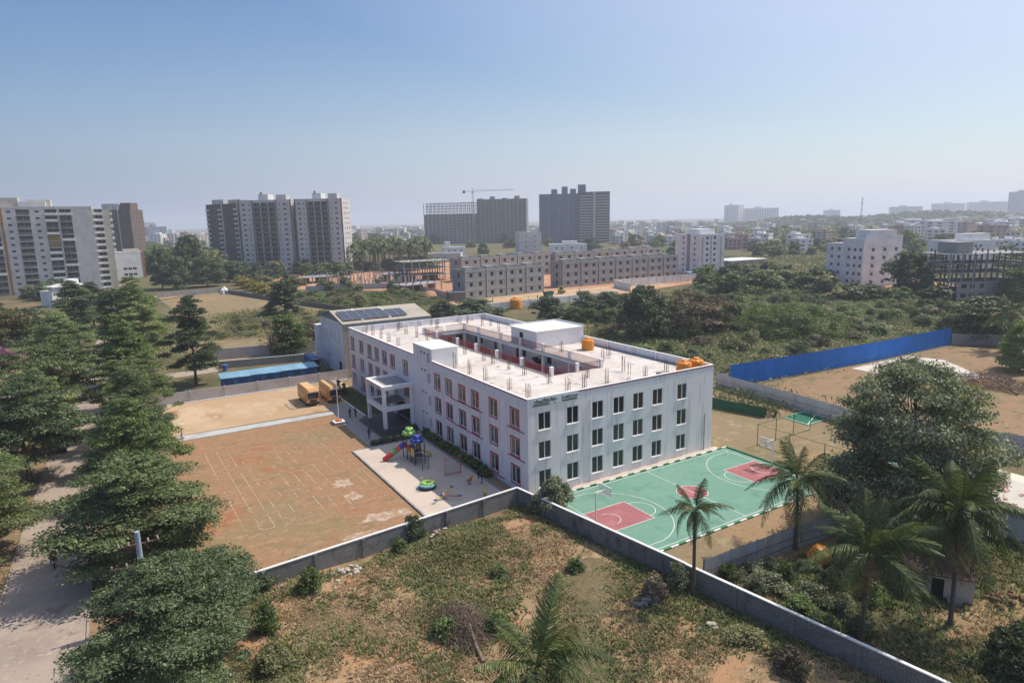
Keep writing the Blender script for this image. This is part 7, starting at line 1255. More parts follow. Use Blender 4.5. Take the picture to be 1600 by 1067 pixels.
# small plants in the school beds and against the compound wall
for k in range(15):
    y = 8.5 + k * 1.32; tree('bed_shrub', 'low leafy shrub in the bed along the school front', 'shrub', -.72 + .1 * (k % 3), y, .8 + .5 * ((k * 7) % 5) / 5, 1.5, k * 2.0, 'shrub', 'shrubs in the school front bed', z=.2)
for k, (x, y) in enumerate([(-3.6, 60.2), (-3.0, 58.6)]): tree('young_conifer', ('pointed young conifer at the lawn corner by the bus', 'pointed young conifer second from the lawn corner')[k], 'conifer', x, y, 2.6 - .4 * k, 1.3, k, 'shrub', z=.07)
for k in range(7): tree('hedge_shrub', 'clipped shrub in the hedge below the portico steps', 'shrub', -8.2 + k * 1.05, 28.3, .75, 1.3, k * 2.0, 'shrub', 'hedge below the portico steps', z=.04)
for k, (p, h, w, v, lab) in enumerate([
    ((-14.75, -1.41), 2.6, 2.4, 4, 'dark bush growing over the block wall below the playground'), ((-26.21, -5.31), 1.9, 2.2, 0, 'green bush on the rubble below the block wall'),
    ((-30.03, -2.78), 1.8, 3.2, 4, 'low dark bush at the wall end near the street tree'), ((-26.78, -1.81), 1.7, 1.9, 0, 'leafy weed bush against the first wall panel'), ((-16.95, -3.06), 1.3, 1.6, 0, 'small bush beside the wall pier'),
    ((-4.77, -15.16), 1.3, 1.7, 0, 'round green bush in the middle of the plot grass'), ((0.71, -22.35), 2.2, 2.2, 2, 'grey leafy plant against the long wall near the palm'), ((-0.51, -34.38), 1.8, 2.4, 3, 'brown dry bush in the plot below the long wall'),
    ((-1.00, -3.26), 1.5, 2.4, 1, 'olive weeds in the shaded wall corner'), ((-1.77, -22.12), 1.6, 2.6, 3, 'brown-green bush behind the dark stone slabs'), ((-18.78, -17.18), 1.4, 2.6, 0, 'bright green weeds beside the brushwood heap'), ((-15.44, -18.89), 1.3, 2.4, 0, 'green weeds behind the brushwood heap'),
    ((-30.80, -9.26), 2.4, 2.2, 0, 'leafy sapling beside the big street tree'), ((-31.00, -13.60), 1.6, 2.6, 1, 'low weeds at the foot of the leafy sapling'), ((-0.45, -30.18), 1.0, 2.6, 1, 'olive tuft beside the small grey rocks'), ((-11.19, -12.19), .9, 1.8, 0, 'small dark plant near the plot footpath')]):
    tree('plot_bush', lab, 'bush%d' % v, p[0], p[1], h, w, k * 1.3, 'bush', z=plot_height(*p) - .05 if inside(p[0], p[1], plot_poly) else 0)
# grass: blades as one mass per kind
def grass(name, label, n, region, m, hmin, hmax, seed, dens, zf):
    rs = np.random.default_rng(seed); xs_, ys_ = [], []
    x0, x1, y0, y1 = region; P = []
    X = rs.uniform(x0, x1, n * 3); Y = rs.uniform(y0, y1, n * 3)
    d = dens(X, Y); keep = rs.uniform(0, 1, n * 3) < d; X, Y = X[keep][:n], Y[keep][:n]
    ok = np.array([inside(a, c, plot_poly if zf else YARD) for a, c in zip(X, Y)]); X, Y = X[ok], Y[ok]
    Z = np.array([plot_height(a, c) for a, c in zip(X, Y)]) if zf else np.full(len(X), .01)
    V = []; k = len(X)
    for j in range(4):
        a = rs.uniform(0, 6.28, k); h = rs.uniform(hmin, hmax, k); w = h * .16 + .02; ox = rs.normal(0, .09, k); oy = rs.normal(0, .09, k); ln = rs.uniform(.5, 1.6, k) * h
        bx, by = X + ox, Y + oy; q = np.empty((k, 4, 3))
        q[:, 0] = np.stack([bx - np.sin(a) * w, by + np.cos(a) * w, Z - .02], 1); q[:, 1] = np.stack([bx + np.sin(a) * w, by - np.cos(a) * w, Z - .02], 1)
        tx, ty = bx + np.cos(a) * ln, by + np.sin(a) * ln
        q[:, 2] = np.stack([tx + np.sin(a) * w * .3, ty - np.cos(a) * w * .3, Z + h], 1); q[:, 3] = np.stack([tx - np.sin(a) * w * .3, ty + np.cos(a) * w * .3, Z + h * .95], 1)
        V.append(q.reshape(-1, 3))
    o = ob(name, quads_mesh(name, np.concatenate(V), m)); o['kind'] = 'stuff'; o['label'] = label
YARD = [(2.4, -24), (24, -25.5), (34, -28), (34, -62), (8, -62), (5.4, -42)]
def vnoise(x, y, cell, seed):
    g = np.random.default_rng(seed).uniform(-1, 1, (160, 160)); u, v = x / cell + 60, y / cell + 80; i, j = np.floor(u).astype(int) % 159, np.floor(v).astype(int) % 159
    a, c = u - np.floor(u), v - np.floor(v); a, c = a * a * (3 - 2 * a), c * c * (3 - 2 * c)
    return (g[i, j] * (1 - a) + g[i + 1, j] * a) * (1 - c) + (g[i, j + 1] * (1 - a) + g[i + 1, j + 1] * a) * c
def ns(x, y, f, p=0): return vnoise(x, y, 2.2 / f, 100 + int(p)) + .5 * vnoise(x, y, .9 / f, 200 + int(p))
wallside = lambda x, y: np.exp(-np.abs(y + 2.2 - x * .085) / 1.6) + np.exp(-np.abs(x - (-1.3 - .155 * y)) / 2.0)
blob = lambda x, y, cx, cy_, r: np.exp(-((x - cx) ** 2 + (y - cy_) ** 2) / r ** 2)
weeds = lambda x, y: .75 * wallside(x, y) + .8 * blob(x, y, -12, -6, 4.5) + .7 * blob(x, y, -17.6, -17.5, 4.5) + .6 * blob(x, y, -33, -14, 5) + .6 * blob(x, y, -1, -20, 4) + .6 * blob(x, y, -3, -27, 4) + .5 * blob(x, y, -25, -12, 3) + .5 * blob(x, y, -15, -11, 3)
grass('grass', 'patchy green weeds and grass on the vacant plot', 30000, (-34, 6, -45, 0), 'grass_green', .06, .3, 1, lambda x, y: np.clip(-.12 + .42 * ns(x, y, .5, 1) + .3 * ns(x, y, 1.6, 2) + weeds(x, y), 0, 1), True)
grass('grass', 'dry straw-coloured grass on the vacant plot', 40000, (-34, 6, -45, 0), 'grass_dry', .04, .2, 2, lambda x, y: np.clip(.2 + .5 * ns(x, y, .45, 4) + .35 * ns(x, y, 1.3, 5), 0.0, 1), True)
grass('grass', 'green weeds covering the palm yard', 17000, (2, 34, -60, -24), 'grass_green', .08, .36, 3, lambda x, y: np.clip(.35 + .5 * ns(x, y, .4, 6) + .3 * ns(x, y, 1.0, 7), 0.02, 1), False)
grass('grass', 'dry grass in the palm yard', 12000, (2, 34, -60, -24), 'grass_dry', .06, .25, 4, lambda x, y: np.clip(.3 + .5 * ns(x, y, .5, 8), 0.03, 1), False)
# undergrowth between the bushes
rs = np.random.default_rng(9)
def undergrowth(poly, n, m, size, seed, label):
    rs = np.random.default_rng(seed); P = np.array(poly); x0, y0 = P.min(0); x1, y1 = P.max(0)
    X = rs.uniform(x0, x1, n); Y = rs.uniform(y0, y1, n); JX, JY = rs.normal(0, 3.2, n), rs.normal(0, 3.2, n); ok = np.array([inside(a, c, poly) for a, c in zip(X, Y)]) & (rs.uniform(0, 1, n) < np.clip(.5 + .6 * ns(X, Y, .12, seed) + .3 * ns(X, Y, .4, seed), .05, 1))
    X, Y = (X + JX)[ok], (Y + JY)[ok]; k = len(X); Pt = np.stack([X, Y, rs.uniform(.1, 1.1, k) * (1 + .4 * ns(X, Y, .2, 3))], 1); Nn = unit(rs.normal(size=(k, 3)) * .6 + [0, 0, .7])
    o = ob('undergrowth', quads_mesh('undergrowth', leaf_quads(Pt, Nn, size, rs), m)); o['kind'] = 'stuff'; o['label'] = label
SCR = [(72.15, 92.11), (67.97, 64.62), (61.42, 26.28), (69.20, 21.87), (147.81, 24.37), (209.41, 53.22), (199.41, 92.79), (197.51, 148.82), (122.98, 127.18)]
undergrowth(SCR, 200000, 'leaf_olive', .2, 1, 'olive undergrowth filling the scrubland behind the school')
undergrowth(SCR, 90000, 'leaf_grey', .2, 2, 'grey-green undergrowth filling the scrubland behind the school')
undergrowth(SCR, 110000, 'leaf_bright', .2, 4, 'green undergrowth filling the scrubland behind the school')
for k_, pl_ in enumerate(([(-6.21, 188.82), (14.60, 199.68), (26.25, 164.17), (12.21, 129.67), (-13.22, 139.02)], [(22.42, 236.28), (36.62, 167.84), (73.29, 169.70), (74.20, 209.90), (39.24, 247.92)])):
    undergrowth(pl_, (70000, 90000)[k_], 'leaf_olive', .18, 3 + 10 * k_, ('olive scrub in the middle of the dry meadow', 'olive scrub between meadow and construction yard')[k_])
    undergrowth(pl_, (30000, 60000)[k_], 'leaf_mid', .18, 5 + 10 * k_, ('green scrub in the middle of the dry meadow', 'green scrub between meadow and construction yard')[k_])
undergrowth([(53.92, 19.73), (56.98, -2.90), (60.15, 1.26), (60.02, 23.50)], 9000, 'leaf_mid', .15, 6, 'weeds along the pale sheet fence')
undergrowth([(209.30, 163.31), (199.41, 92.79), (391.95, 217.79), (375.82, 300.72)], 60000, 'leaf_olive', .5, 7, 'scrub vegetation in the far clearing')
undergrowth([(367.72, 246.82), (272.25, 83.00), (308.71, 68.46), (542.04, 156.49), (491.38, 276.43)], 90000, 'leaf_olive', .6, 8, 'scrub vegetation between the white blocks')
for k_ in range(7):
    x_, y_ = Vector((47.61, 13.95)).lerp(Vector((49.82, 4.26)), k_ / 6); palm('small bushy areca palm in the row along the green screen fence', x_, y_, .9, 1.7, 60 + k_, nf=14, dry=0, name='areca_palm')['group'] = 'areca palms along the green screen'

POSTA = [(55.96, 309.59), (56.05, 299.40), (57.73, 292.95), (56.98, 284.24), (58.58, 278.20), (57.84, 270.09), (59.38, 264.41), (62.14, 257.73)]
POSTB = [(104.49, 295.44), (103.13, 285.50), (102.11, 275.78), (100.34, 267.25), (98.66, 259.10), (97.04, 251.30), (95.49, 243.82), (94.01, 236.66)]
HORIZON = [('pale hazy slab block above the tree line, lowest of the skyline group', (2838.00, 1310.75), (2979.94, 1285.41), 62, 'paint_white'), ('long hazy office block on the skyline', (3090.96, 1320.24), (3175.56, 1213.30), 66, 'paint_white'), ('tallest hazy block at the end of the skyline', (2928.54, 1115.24), (2936.67, 1029.50), 98, 'paint_blue'),
 ('hazy square tower far beyond the white town', (2138.01, 1802.22), (2144.41, 1736.49), 72, 'paint_white'), ('long pale hazy block far beyond the white town', (2184.32, 1737.45), (2290.63, 1656.87), 58, 'paint_white'), ('faint low block beside the telecom mast', (2499.17, 1585.78), (2540.17, 1550.12), 44, 'paint_white'), ('faint skyline block right of the telecom mast', (2636.14, 1399.70), (2701.40, 1311.02), 52, 'paint_white'),
 ('dark hazy slab tower in the gap between apartment towers', (45.35, 2201.23), (67.59, 2176.63), 45, 'paint_grey'), ('broad hazy building in the gap between apartment towers', (60.33, 1907.37), (106.18, 1922.45), 32, 'paint_blue')]
HILL = [(1494.99, 1143.22), (2163.89, 709.30)]
WOODS = [((1346.94, 1592.83), (1962.38, 1215.10), 260, 9000), ((800.24, 697.84), (1291.85, 439.38), 160, 9000), ((556.76, 1818.00), (754.08, 1551.66), 160, 7000), ((39.24, 2216.04), (235.13, 2028.41), 160, 6000), ((-331.98, 2288.40), (54.42, 2179.28), 200, 4000), ((972.37, 1994.78), (1346.70, 1561.18), 300, 6000)]

# ------------------------------------------------------------------ buildings further away
for nm, c in dict(paint_white=(.78, .775, .77), paint_cream=(.56, .51, .43), paint_pale=(.60, .575, .565), paint_grey=(.30, .30, .31), paint_pink=(.52, .36, .32), paint_yellow=(.56, .45, .20), paint_brown=(.17, .13, .115), paint_ochre=(.28, .20, .10), paint_slate=(.10, .12, .16), paint_blue=(.16, .21, .30), paint_orange=(.36, .19, .09), raw_concrete=(.33, .33, .325), raw_dark=(.16, .16, .16)).items():
    mat(nm, c, [(tuple(x * .86 for x in c), .25, .42, .62), (tuple(x * .74 for x in c), 1.1, .58, .78, .25)], rough=.9)
mat('far_glass', (.03, .035, .04), rough=.25, spec=.5, rnd=.5); mat('far_frame', (.5, .5, .5), rough=.6)
WM = {}
def win_mesh(w, h, d, glass='far_glass', frame='far_frame', mull=True):
    k = (round(w, 2), round(h, 2), round(d, 2), glass, frame)
    if k not in WM:
        t = min(.09, w * .06); b = MB(); b.box(-w / 2 + t, d - .05, t, w / 2 - t, d - .02, h - t, 1)
        b.box(-w / 2, d - .09, 0, w / 2, d - .01, t).box(-w / 2, d - .09, h - t, w / 2, d - .01, h).box(-w / 2, d - .09, t, -w / 2 + t, d - .01, h - t).box(w / 2 - t, d - .09, t, w / 2, d - .01, h - t)
        if mull: b.box(-t / 2, d - .09, t, t / 2, d - .01, h - t)
        WM[k] = b.mesh('window', [M[frame], M[glass]])
    return WM[k]
def windows_in(t, o, u, holes, dd, glass='far_glass', frame='far_frame', name='window'):
    rz = math.atan2(u[1], u[0])
    for h in holes:
        w, hh = h[1] - h[0], h[3] - h[2]; c = (h[0] + h[1]) / 2; d = h[4] if len(h) > 4 else dd
        ob(name, win_mesh(w, hh, d, glass, frame), t, (o[0] + u[0] * c, o[1] + u[1] * c, h[2]), rz)
def frame_of(a, c):
    a, c = Vector(a), Vector(c); d = c - a; return (a.x, a.y, 0), math.atan2(d.y, d.x), d.length
def shell(t, W, D, z0, z1, wall, fh=(), rh=(), lh=(), depth=.2, x0=0.0, y0=0.0, par=.9, glass='far_glass', frame='far_frame', voids=(), roofm='raw_concrete', name='wall', win=True):
    "a storey block in local axes: front on -y; fh/rh/lh are window openings in front, right and left face"
    o1, o2, o3 = (x0, y0), (x0 + W, y0), (x0, y0 + D)
    b = MB(); b.facade(o1, (1, 0), W, z0, z1, list(fh) + list(voids), depth, 0, 0); b.facade(o2, (0, 1), D, z0, z1, list(rh), depth); b.facade(o3, (0, -1), D, z0, z1, list(lh), depth); b.facade((x0 + W, y0 + D), (-1, 0), W, z0, z1, [])
    wl = b.build(name, M[wall], t)
    MB().box(x0 + .02, y0 + .02, z1 - .25, x0 + W - .02, y0 + D - .02, z1 - .004).build('roof', M[roofm], t)
    if par:
        b = MB(); b.box(x0 - .05, y0 - .05, z1, x0 + W + .05, y0 + .15, z1 + par).box(x0 - .05, y0 + D - .15, z1, x0 + W + .05, y0 + D + .05, z1 + par).box(x0 - .05, y0 + .15, z1, x0 + .15, y0 + D - .15, z1 + par).box(x0 + W - .15, y0 + .15, z1, x0 + W + .05, y0 + D - .15, z1 + par); b.build('parapet', M[wall], t)
    if win:
        windows_in(t, o1, (1, 0), fh, depth, glass, frame); windows_in(t, o2, (0, 1), rh, depth, glass, frame); windows_in(t, o3, (0, -1), lh, depth, glass, frame)
    return wl
def grid(cols, floors, fh, sill, h, w, z0=0.0, skip=()):
    return [(c - w / 2, c + w / 2, z0 + f * fh + sill, z0 + f * fh + sill + h) for f in range(floors) for c in cols if (f, c) not in skip]
def balcony_mesh(w, d=1.1, rail='far_frame', solid=True):
    b = MB(); b.box(-w / 2, -d, -.15, w / 2, .0, 0)
    if solid: b.box(-w / 2, -d, 0, w / 2, -d + .1, .95).box(-w / 2, -d + .1, 0, -w / 2 + .1, 0, .95).box(w / 2 - .1, -d + .1, 0, w / 2, 0, .95)
    else:
        b.box(-w / 2, -d, .9, w / 2, -d + .06, .98)
        for k in range(int(w / .5) + 1): x = -w / 2 + k * w / int(w / .5); b.box(x - .03, -d, 0, x + .03, -d + .05, .9)
    return b

# long apartment block at the picture's edge
loc, rz, L = frame_of((-101.19, 340.89), (-41.84, 340.23))
ap = thing('apartment_block', 'long beige thirteen-storey apartment block with white balconies and brown panels', 'apartment block', loc, rz)
N_, FH, TOP = 13, 3.15, 41.6
wins, pairs, single, pil = [], [], [], []; u = L - 8.4
while u > 9:
    for wd, kd in ((12.0, 'pair'), (5.0, 'win'), (6.5, 'balc'), (4.5, 'win'), (1.5, 'pil')):
        u -= wd
        if u < 1: break
        (wins.append(u + wd / 2) if kd == 'win' else pairs.append(u) if kd == 'pair' else single.append(u) if kd == 'balc' else pil.append(u))
vd = []; fh = grid(wins, N_, FH, 1.0, 1.25, 1.7, .6)
for p in pairs:
    for f in range(N_): vd.append((p + .5, p + 5.6, .6 + f * FH + .1, .6 + f * FH + 2.75, 1.5)); vd.append((p + 6.4, p + 11.5, .6 + f * FH + .1, .6 + f * FH + 2.75, 1.5))
for s in single:
    for f in range(N_): vd.append((s + .5, s + 6.0, .6 + f * FH + .1, .6 + f * FH + 2.75, 1.5))
rh = grid([3, 8, 13.5, 18], N_, FH, .4, 2.2, 2.0, .6)
shell(ap, L, 21, 0, TOP, 'paint_pale', fh, rh, voids=vd, roofm='paint_pale')
windows_in(ap, (0, 0), (1, 0), vd, 1.5, name='balcony_door')
b1 = balcony_mesh(5.1).mesh('balcony', M['paint_white']); b2 = balcony_mesh(5.5, 1.0, solid=False).mesh('balcony', M['paint_pale']); b3 = balcony_mesh(5.1, 1.0, solid=False).mesh('balcony', M['paint_grey'])
pr_ = MB().box(0, -.12, 0, 5.2, -.01, 2.9).mesh('brown_panel', M['paint_ochre'])
for j, p in enumerate(pairs):
    for f in range(N_):
        z = .6 + f * FH + .1
        br = f in ((2, 3) if j % 2 else (0, 1, 7, 8)) 
        if br: ob('brown_panel', pr_, ap, (p + .45, 0, z - .05))
        else: ob('balcony', b1 if f % 3 != 1 else b3, ap, (p + 3.05, -.02, z))
        ob('balcony', b1 if (f + j) % 4 == 0 else b3, ap, (p + 8.95, -.02, z))
for s in single:
    for f in range(N_): ob('balcony', b2, ap, (s + 3.25, -.02, .6 + f * FH + .1))
for p in pil: MB().box(p + .2, -.3, 0, p + 1.3, -.01, TOP + .5).build('pilaster', M['paint_orange'], ap)
sb = balcony_mesh(3.6).mesh('balcony', M['paint_white'])
for f in range(N_):
    for y in (3, 8, 13.5, 18): ob('balcony', sb, ap, (L + .02, y, .7 + f * FH), math.pi / 2)
for x0, x1, z in ((L - 66, L - 48, 5.5), (L - 44, L - 30, 5.2), (L - 27, L - 17, 4.2)): MB().box(x0, 3, TOP, x1, 12, TOP + z).build('roof_block', M['paint_cream'], ap)
MB().box(L - 30, .5, TOP, L - 19, 4, TOP + 3.2).build('roof_block', M['paint_white'], ap)
wg = MB(); wv = [(.8 + 3.6 * 0, 3.4 + .8, .6 + f * FH + .1, .6 + f * FH + 2.75, 1.2) for f in range(N_)]
wg.facade((L + .05, 5), (1, 0), 7.5, 0, TOP - 1.5, wv, 1.2).facade((L + 7.55, 5), (0, 1), 14, 0, TOP - 1.5, []); wg.box(L + .05, 5.02, TOP - 1.6, L + 7.5, 19, TOP - 1.5); wg.build('side_wing', M['paint_cream'], ap)
windows_in(ap, (L + .05, 5), (1, 0), wv, 1.2, name='balcony_door')
for f in range(N_):
    ob('balcony', sb, ap, (L + 2.4, 4.98, .7 + f * FH)); ob('balcony', sb, ap, (L + 7.57, 9, .7 + f * FH), math.pi / 2)
# brown tower and low white block behind it
loc, rz, L = frame_of((-39.36, 537.11), (-19.08, 525.04))
bt = thing('brown_tower', 'brown striped tower behind the end of the long apartment block', 'apartment tower', loc, rz)
shell(bt, L, 18, 0, 44, 'paint_brown', grid([L * .42, L * .5, L * .58], 13, 3.3, 1, 1.4, 1.2, .5), grid([4, 9, 14], 13, 3.3, 1, 1.4, 1.6, .5), roofm='raw_concrete')
MB().box(L * .38, -.4, 0, L * .4, -.02, 48).box(L * .6, -.4, 0, L * .62, -.02, 48).build('light_strip', M['paint_pale'], bt)
MB().box(1.5, 2, 44, L * .62, 13, 49.5).build('roof_block', M['paint_pale'], bt); MB().box(L * .66, 2, 44, L - .6, 13, 50).build('roof_block', M['paint_brown'], bt)
loc, rz, L = frame_of((-34.69, 419.34), (-17.67, 421.62))
lw = thing('white_block', 'low white block with orange corner in front of the brown tower', 'building', loc, rz)
shell(lw, L, 14, 0, 15.6, 'paint_white', grid([L * .35, L * .5, L * .65], 2, 3.6, 1, 1.6, 2.2, .5), roofm='roof_white'); MB().box(L - 1.4, -.15, 0, L + .1, -.01, 16.6).build('corner_strip', M['paint_orange'], lw); MB().box(L * .4, 4, 15.6, L * .9, 9, 18).build('roof_block', M['paint_cream'], lw)
# twin towers
def twin(label, a, c, H, left_wing):
    loc, rz, L = frame_of(a, c); t = thing('apartment_tower', label, 'apartment tower', loc, rz); n = 14; f_ = (H - 1) / n
    s = L / 37.0; w1 = [3.6 * s, 32.4 * s]
    fh = grid(w1, n, f_, 1, 1.35, 2.0 * s, .6) + grid([7.3 * s, 28.4 * s], n, f_, 1, 1.1, .8 * s, .6)
    vd = [(10.2 * s + k * 5.3 * s, 14.9 * s + k * 5.3 * s, .6 + i * f_ + .1, .6 + i * f_ + f_ * .85, 1.6) for i in range(n) for k in range(3)]
    shell(t, L, 16, 0, H, 'paint_pale', fh, grid([4, 8, 12], n, f_, 1, 1.3, 1.4, .6), grid([3, 7, 11], n, f_, 1, 1.3, 1.6, .6), voids=vd)
    windows_in(t, (0, 0), (1, 0), vd, 1.6, name='balcony_door')
    bm_ = balcony_mesh(4.7 * s, .9, solid=False).mesh('balcony', M['paint_grey'])
    for i in range(n):
        for k in range(3): ob('balcony', bm_, t, (12.55 * s + k * 5.3 * s, -.02, .7 + i * f_))
        MB().box(9.8 * s, -.28, .6 + i * f_ - .28, 26.2 * s, -.02, .6 + i * f_).build('floor_band', M['paint_brown'], t)
    for x in (9.6 * s, 26.2 * s): MB().box(x, -.4, 0, x + .5 * s, -.01, H + .9).build('dark_fin', M['paint_brown'], t)
    for x in (0, L - .8): MB().box(x, -.15, 0, x + .8, -.012, H + 1).build('edge_strip', M['paint_brown'], t)
    MB().box(13 * s, 3, H, 20 * s, 11, H + 4.5).build('roof_block', M['paint_white'], t); MB().box(25 * s, 4, H, 32 * s, 10, H + 4.2).build('roof_block', M['paint_pale'], t); MB().box(14.6 * s, 2.8, H + 4.5, 15.6 * s, 4, H + 6).build('roof_block', M['paint_brown'], t)
twin('white and brown apartment tower, the twin further from the construction site', (39.01, 406.39), (67.62, 384.59), 46.5, True)
twin('white and brown apartment tower, the twin closer to the coconut grove', (69.28, 382.89), (94.80, 364.13), 46.5, False)
loc, rz, L = frame_of((24.30, 444.60), (39.75, 413.08))
t = thing('striped_tower', 'dark brown tower with white balcony strips joined to the twin towers', 'apartment tower', loc, rz)
shell(t, L, 18, 0, 45, 'paint_brown', grid([L * .3, L * .55, L * .75], 14, 3.15, 1, 1.3, 1.4, .5), lh=grid([4, 9, 14], 14, 3.15, 1, 1.3, 1.6, .5))
bm_ = balcony_mesh(3.0, 1.0).mesh('balcony', M['paint_white'])
for i in range(14):
    for x in (2.0, L * .44, L - 2.2): ob('balcony', bm_, t, (x, -.02, .7 + i * 3.15))
for x in (.2, L * .5, L - .8): MB().box(x, -.3, 0, x + .6, -.01, 46).build('white_strip', M['paint_white'], t)
MB().box(3, 3, 45, L * .45, 10, 49).build('roof_block', M['paint_pale'], t); MB().box(L * .6, 3, 45, L - 1, 10, 48.5).build('roof_block', M['paint_cream'], t)
# two raw concrete towers under construction and the crane
def raw_tower(label, a, c, H, n, open_, D=18, cols=12):
    loc, rz, L = frame_of(a, c); t = thing('unfinished_tower', label, 'construction', loc, rz); f_ = H / n; cs = [L * (k + .5) / cols for k in range(cols)]
    zc = H - open_ * f_
    shell(t, L, D, 0, zc, 'raw_concrete', grid(cs, n - open_, f_, .9, f_ * .5, L / cols * .42), grid([D * .25, D * .5, D * .75], n - open_, f_, .9, f_ * .5, 1.8), grid([D * .25, D * .5, D * .75], n - open_, f_, .9, f_ * .5, 1.8), glass='dark_void', frame='raw_dark', par=0)
    for i in range(n - open_ + 1): MB().box(-.35, -.4, i * f_ - .3, L + .35, -.02, i * f_ + .05).build('floor_slab', M['raw_concrete'], t)
    for i in range(open_): MB().box(-.3, -.3, zc + (i + 1) * f_ - .3, L + .3, D + .3, zc + (i + 1) * f_).build('floor_slab', M['raw_concrete'], t)
    for k in range(cols + 1):
        for y in (0.1, D * .5, D - .5):
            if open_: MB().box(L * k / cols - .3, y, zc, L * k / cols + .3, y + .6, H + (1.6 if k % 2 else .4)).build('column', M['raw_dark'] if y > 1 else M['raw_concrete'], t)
    if not open_:
        for k in range(0, cols, 3): MB().box(L * k / cols + .5, 2, H, L * (k + 1.3) / cols, 8, H + 1.5 + (k % 2) * 2.5).build('roof_block', M['raw_concrete'], t)
        for k in range(cols + 1): MB().box(L * k / cols - .25, -.9, 0, L * k / cols + .25, -.42, H + .6).build('fin', M['raw_dark'] if k % 3 == 0 else M['raw_concrete'], t)
raw_tower('bare concrete tower with open top floors under the crane', (354.15, 814.65), (401.46, 753.14), 56, 15, 4)
raw_tower('closed grey concrete tower beside the crane mast', (410.83, 759.04), (462.09, 711.71), 60, 17, 0)
cr = thing('tower_crane', 'tower crane with red counterweight rising between the unfinished towers', 'crane', (*(414.16, 776.54), 0), 0)
b = MB()
for sx in (-.9, .9):
    for sy in (-.9, .9): b.bar((sx, sy, 0), (sx, sy, 71), .22)
for k in range(34):
    z = k * 2.1; b.bar((-.9, -.9, z), (.9, -.9, z + 2.1), .14); b.bar((-.9, .9, z + 2.1), (-.9, -.9, z), .14); b.bar((.9, -.9, z), (.9, .9, z + 2.1), .14)
b.build('mast', M['paint_pale'], cr)
jd = Vector((math.cos(-.55), math.sin(-.55), 0)); b = MB(); p = Vector((0, 0, 72)); b.bar(p, p + jd * 60 + Vector((0, 0, 1.5)), .4, .4); b.bar(p + Vector((0, 0, 1.8)), p + jd * 58 + Vector((0, 0, 2.2)), .25)
for k in range(28): b.bar(p + jd * k * 2.1, p + jd * (k * 2.1 + 1) + Vector((0, 0, 1.8)), .14); b.bar(p + jd * (k * 2.1 + 1) + Vector((0, 0, 1.8)), p + jd * (k + 1) * 2.1, .14)
b.build('jib', M['paint_pale'], cr)
b = MB(); b.bar(p, p - jd * 14, .9, .5); b.build('counter_jib', M['paint_pale'], cr); q = p - jd * 12.5; MB().bar(q + Vector((0, 0, -2.4)), q + Vector((0, 0, 1.4)), 2.6, 3.2).build('counterweight', M['cloth_red'], cr)
MB().bar(p, p + Vector((0, 0, 5)), .6).bar(p + Vector((0, 0, 5)), p + jd * 30 + Vector((0, 0, 2)), .1).bar(p + Vector((0, 0, 5)), p - jd * 12, .1).build('apex', M['paint_pale'], cr); MB().box(-1.2, -1.2, 69.5, 1.2, 1.2, 72).build('cab', M['paint_white'], cr)
# slate tower
loc, rz, L = frame_of((444.89, 654.55), (512.79, 595.21)); st_ = thing('slate_tower', 'tall slate-blue apartment tower with pale balconies', 'apartment tower', loc, rz)
H = 62; n = 18; f_ = H / n; Lm = L * .56
fhL = grid([Lm * k / 8 + Lm / 16 for k in range(8)], n, f_, .9, 1.7, 2.2)
shell(st_, Lm, 24, 0, H, 'paint_blue', fhL, lh=grid([5, 12, 19], n, f_, .9, 1.6, 2), roofm='paint_slate')
fhR = grid([Lm + 3 + (L - Lm - 3) * k / 6 + 3 - Lm for k in range(6)], n, f_, .3, 2.3, 3.2)
shell(st_, L - Lm, 22, 0, H + 1.5, 'paint_slate', [h for h in fhR if h[1] < L - Lm - .3], rh=grid([5, 11, 17], n, f_, .9, 1.6, 2), x0=Lm, y0=-2.5, roofm='paint_slate')
bm_ = balcony_mesh((L - Lm) * .40, 1.3, solid=True).mesh('balcony', M['paint_pale'])
for i in range(n):
    for k in (.24, .78): ob('balcony', bm_, st_, (Lm + (L - Lm) * k, -2.52, .2 + i * f_))
    for k in range(4): ob('balcony', WM.setdefault(('bl', 0), balcony_mesh(4.2, 1.0, solid=False).mesh('balcony', M['paint_grey'])), st_, (Lm * (k + .5) / 4, -.02, .2 + i * f_))
MB().box(Lm + (L - Lm) * .47, -3.0, 0, Lm + (L - Lm) * .56, -2.52, H + 1.5).build('pale_strip', M['paint_cream'], st_)
for x0, x1, z in ((.17, .25, 7), (.32, .40, 10), (.44, .52, 7), (.55, .66, 12)): MB().box(L * x0, 5, H, L * x1, 14, H + z).build('roof_block', M['paint_blue'], st_)
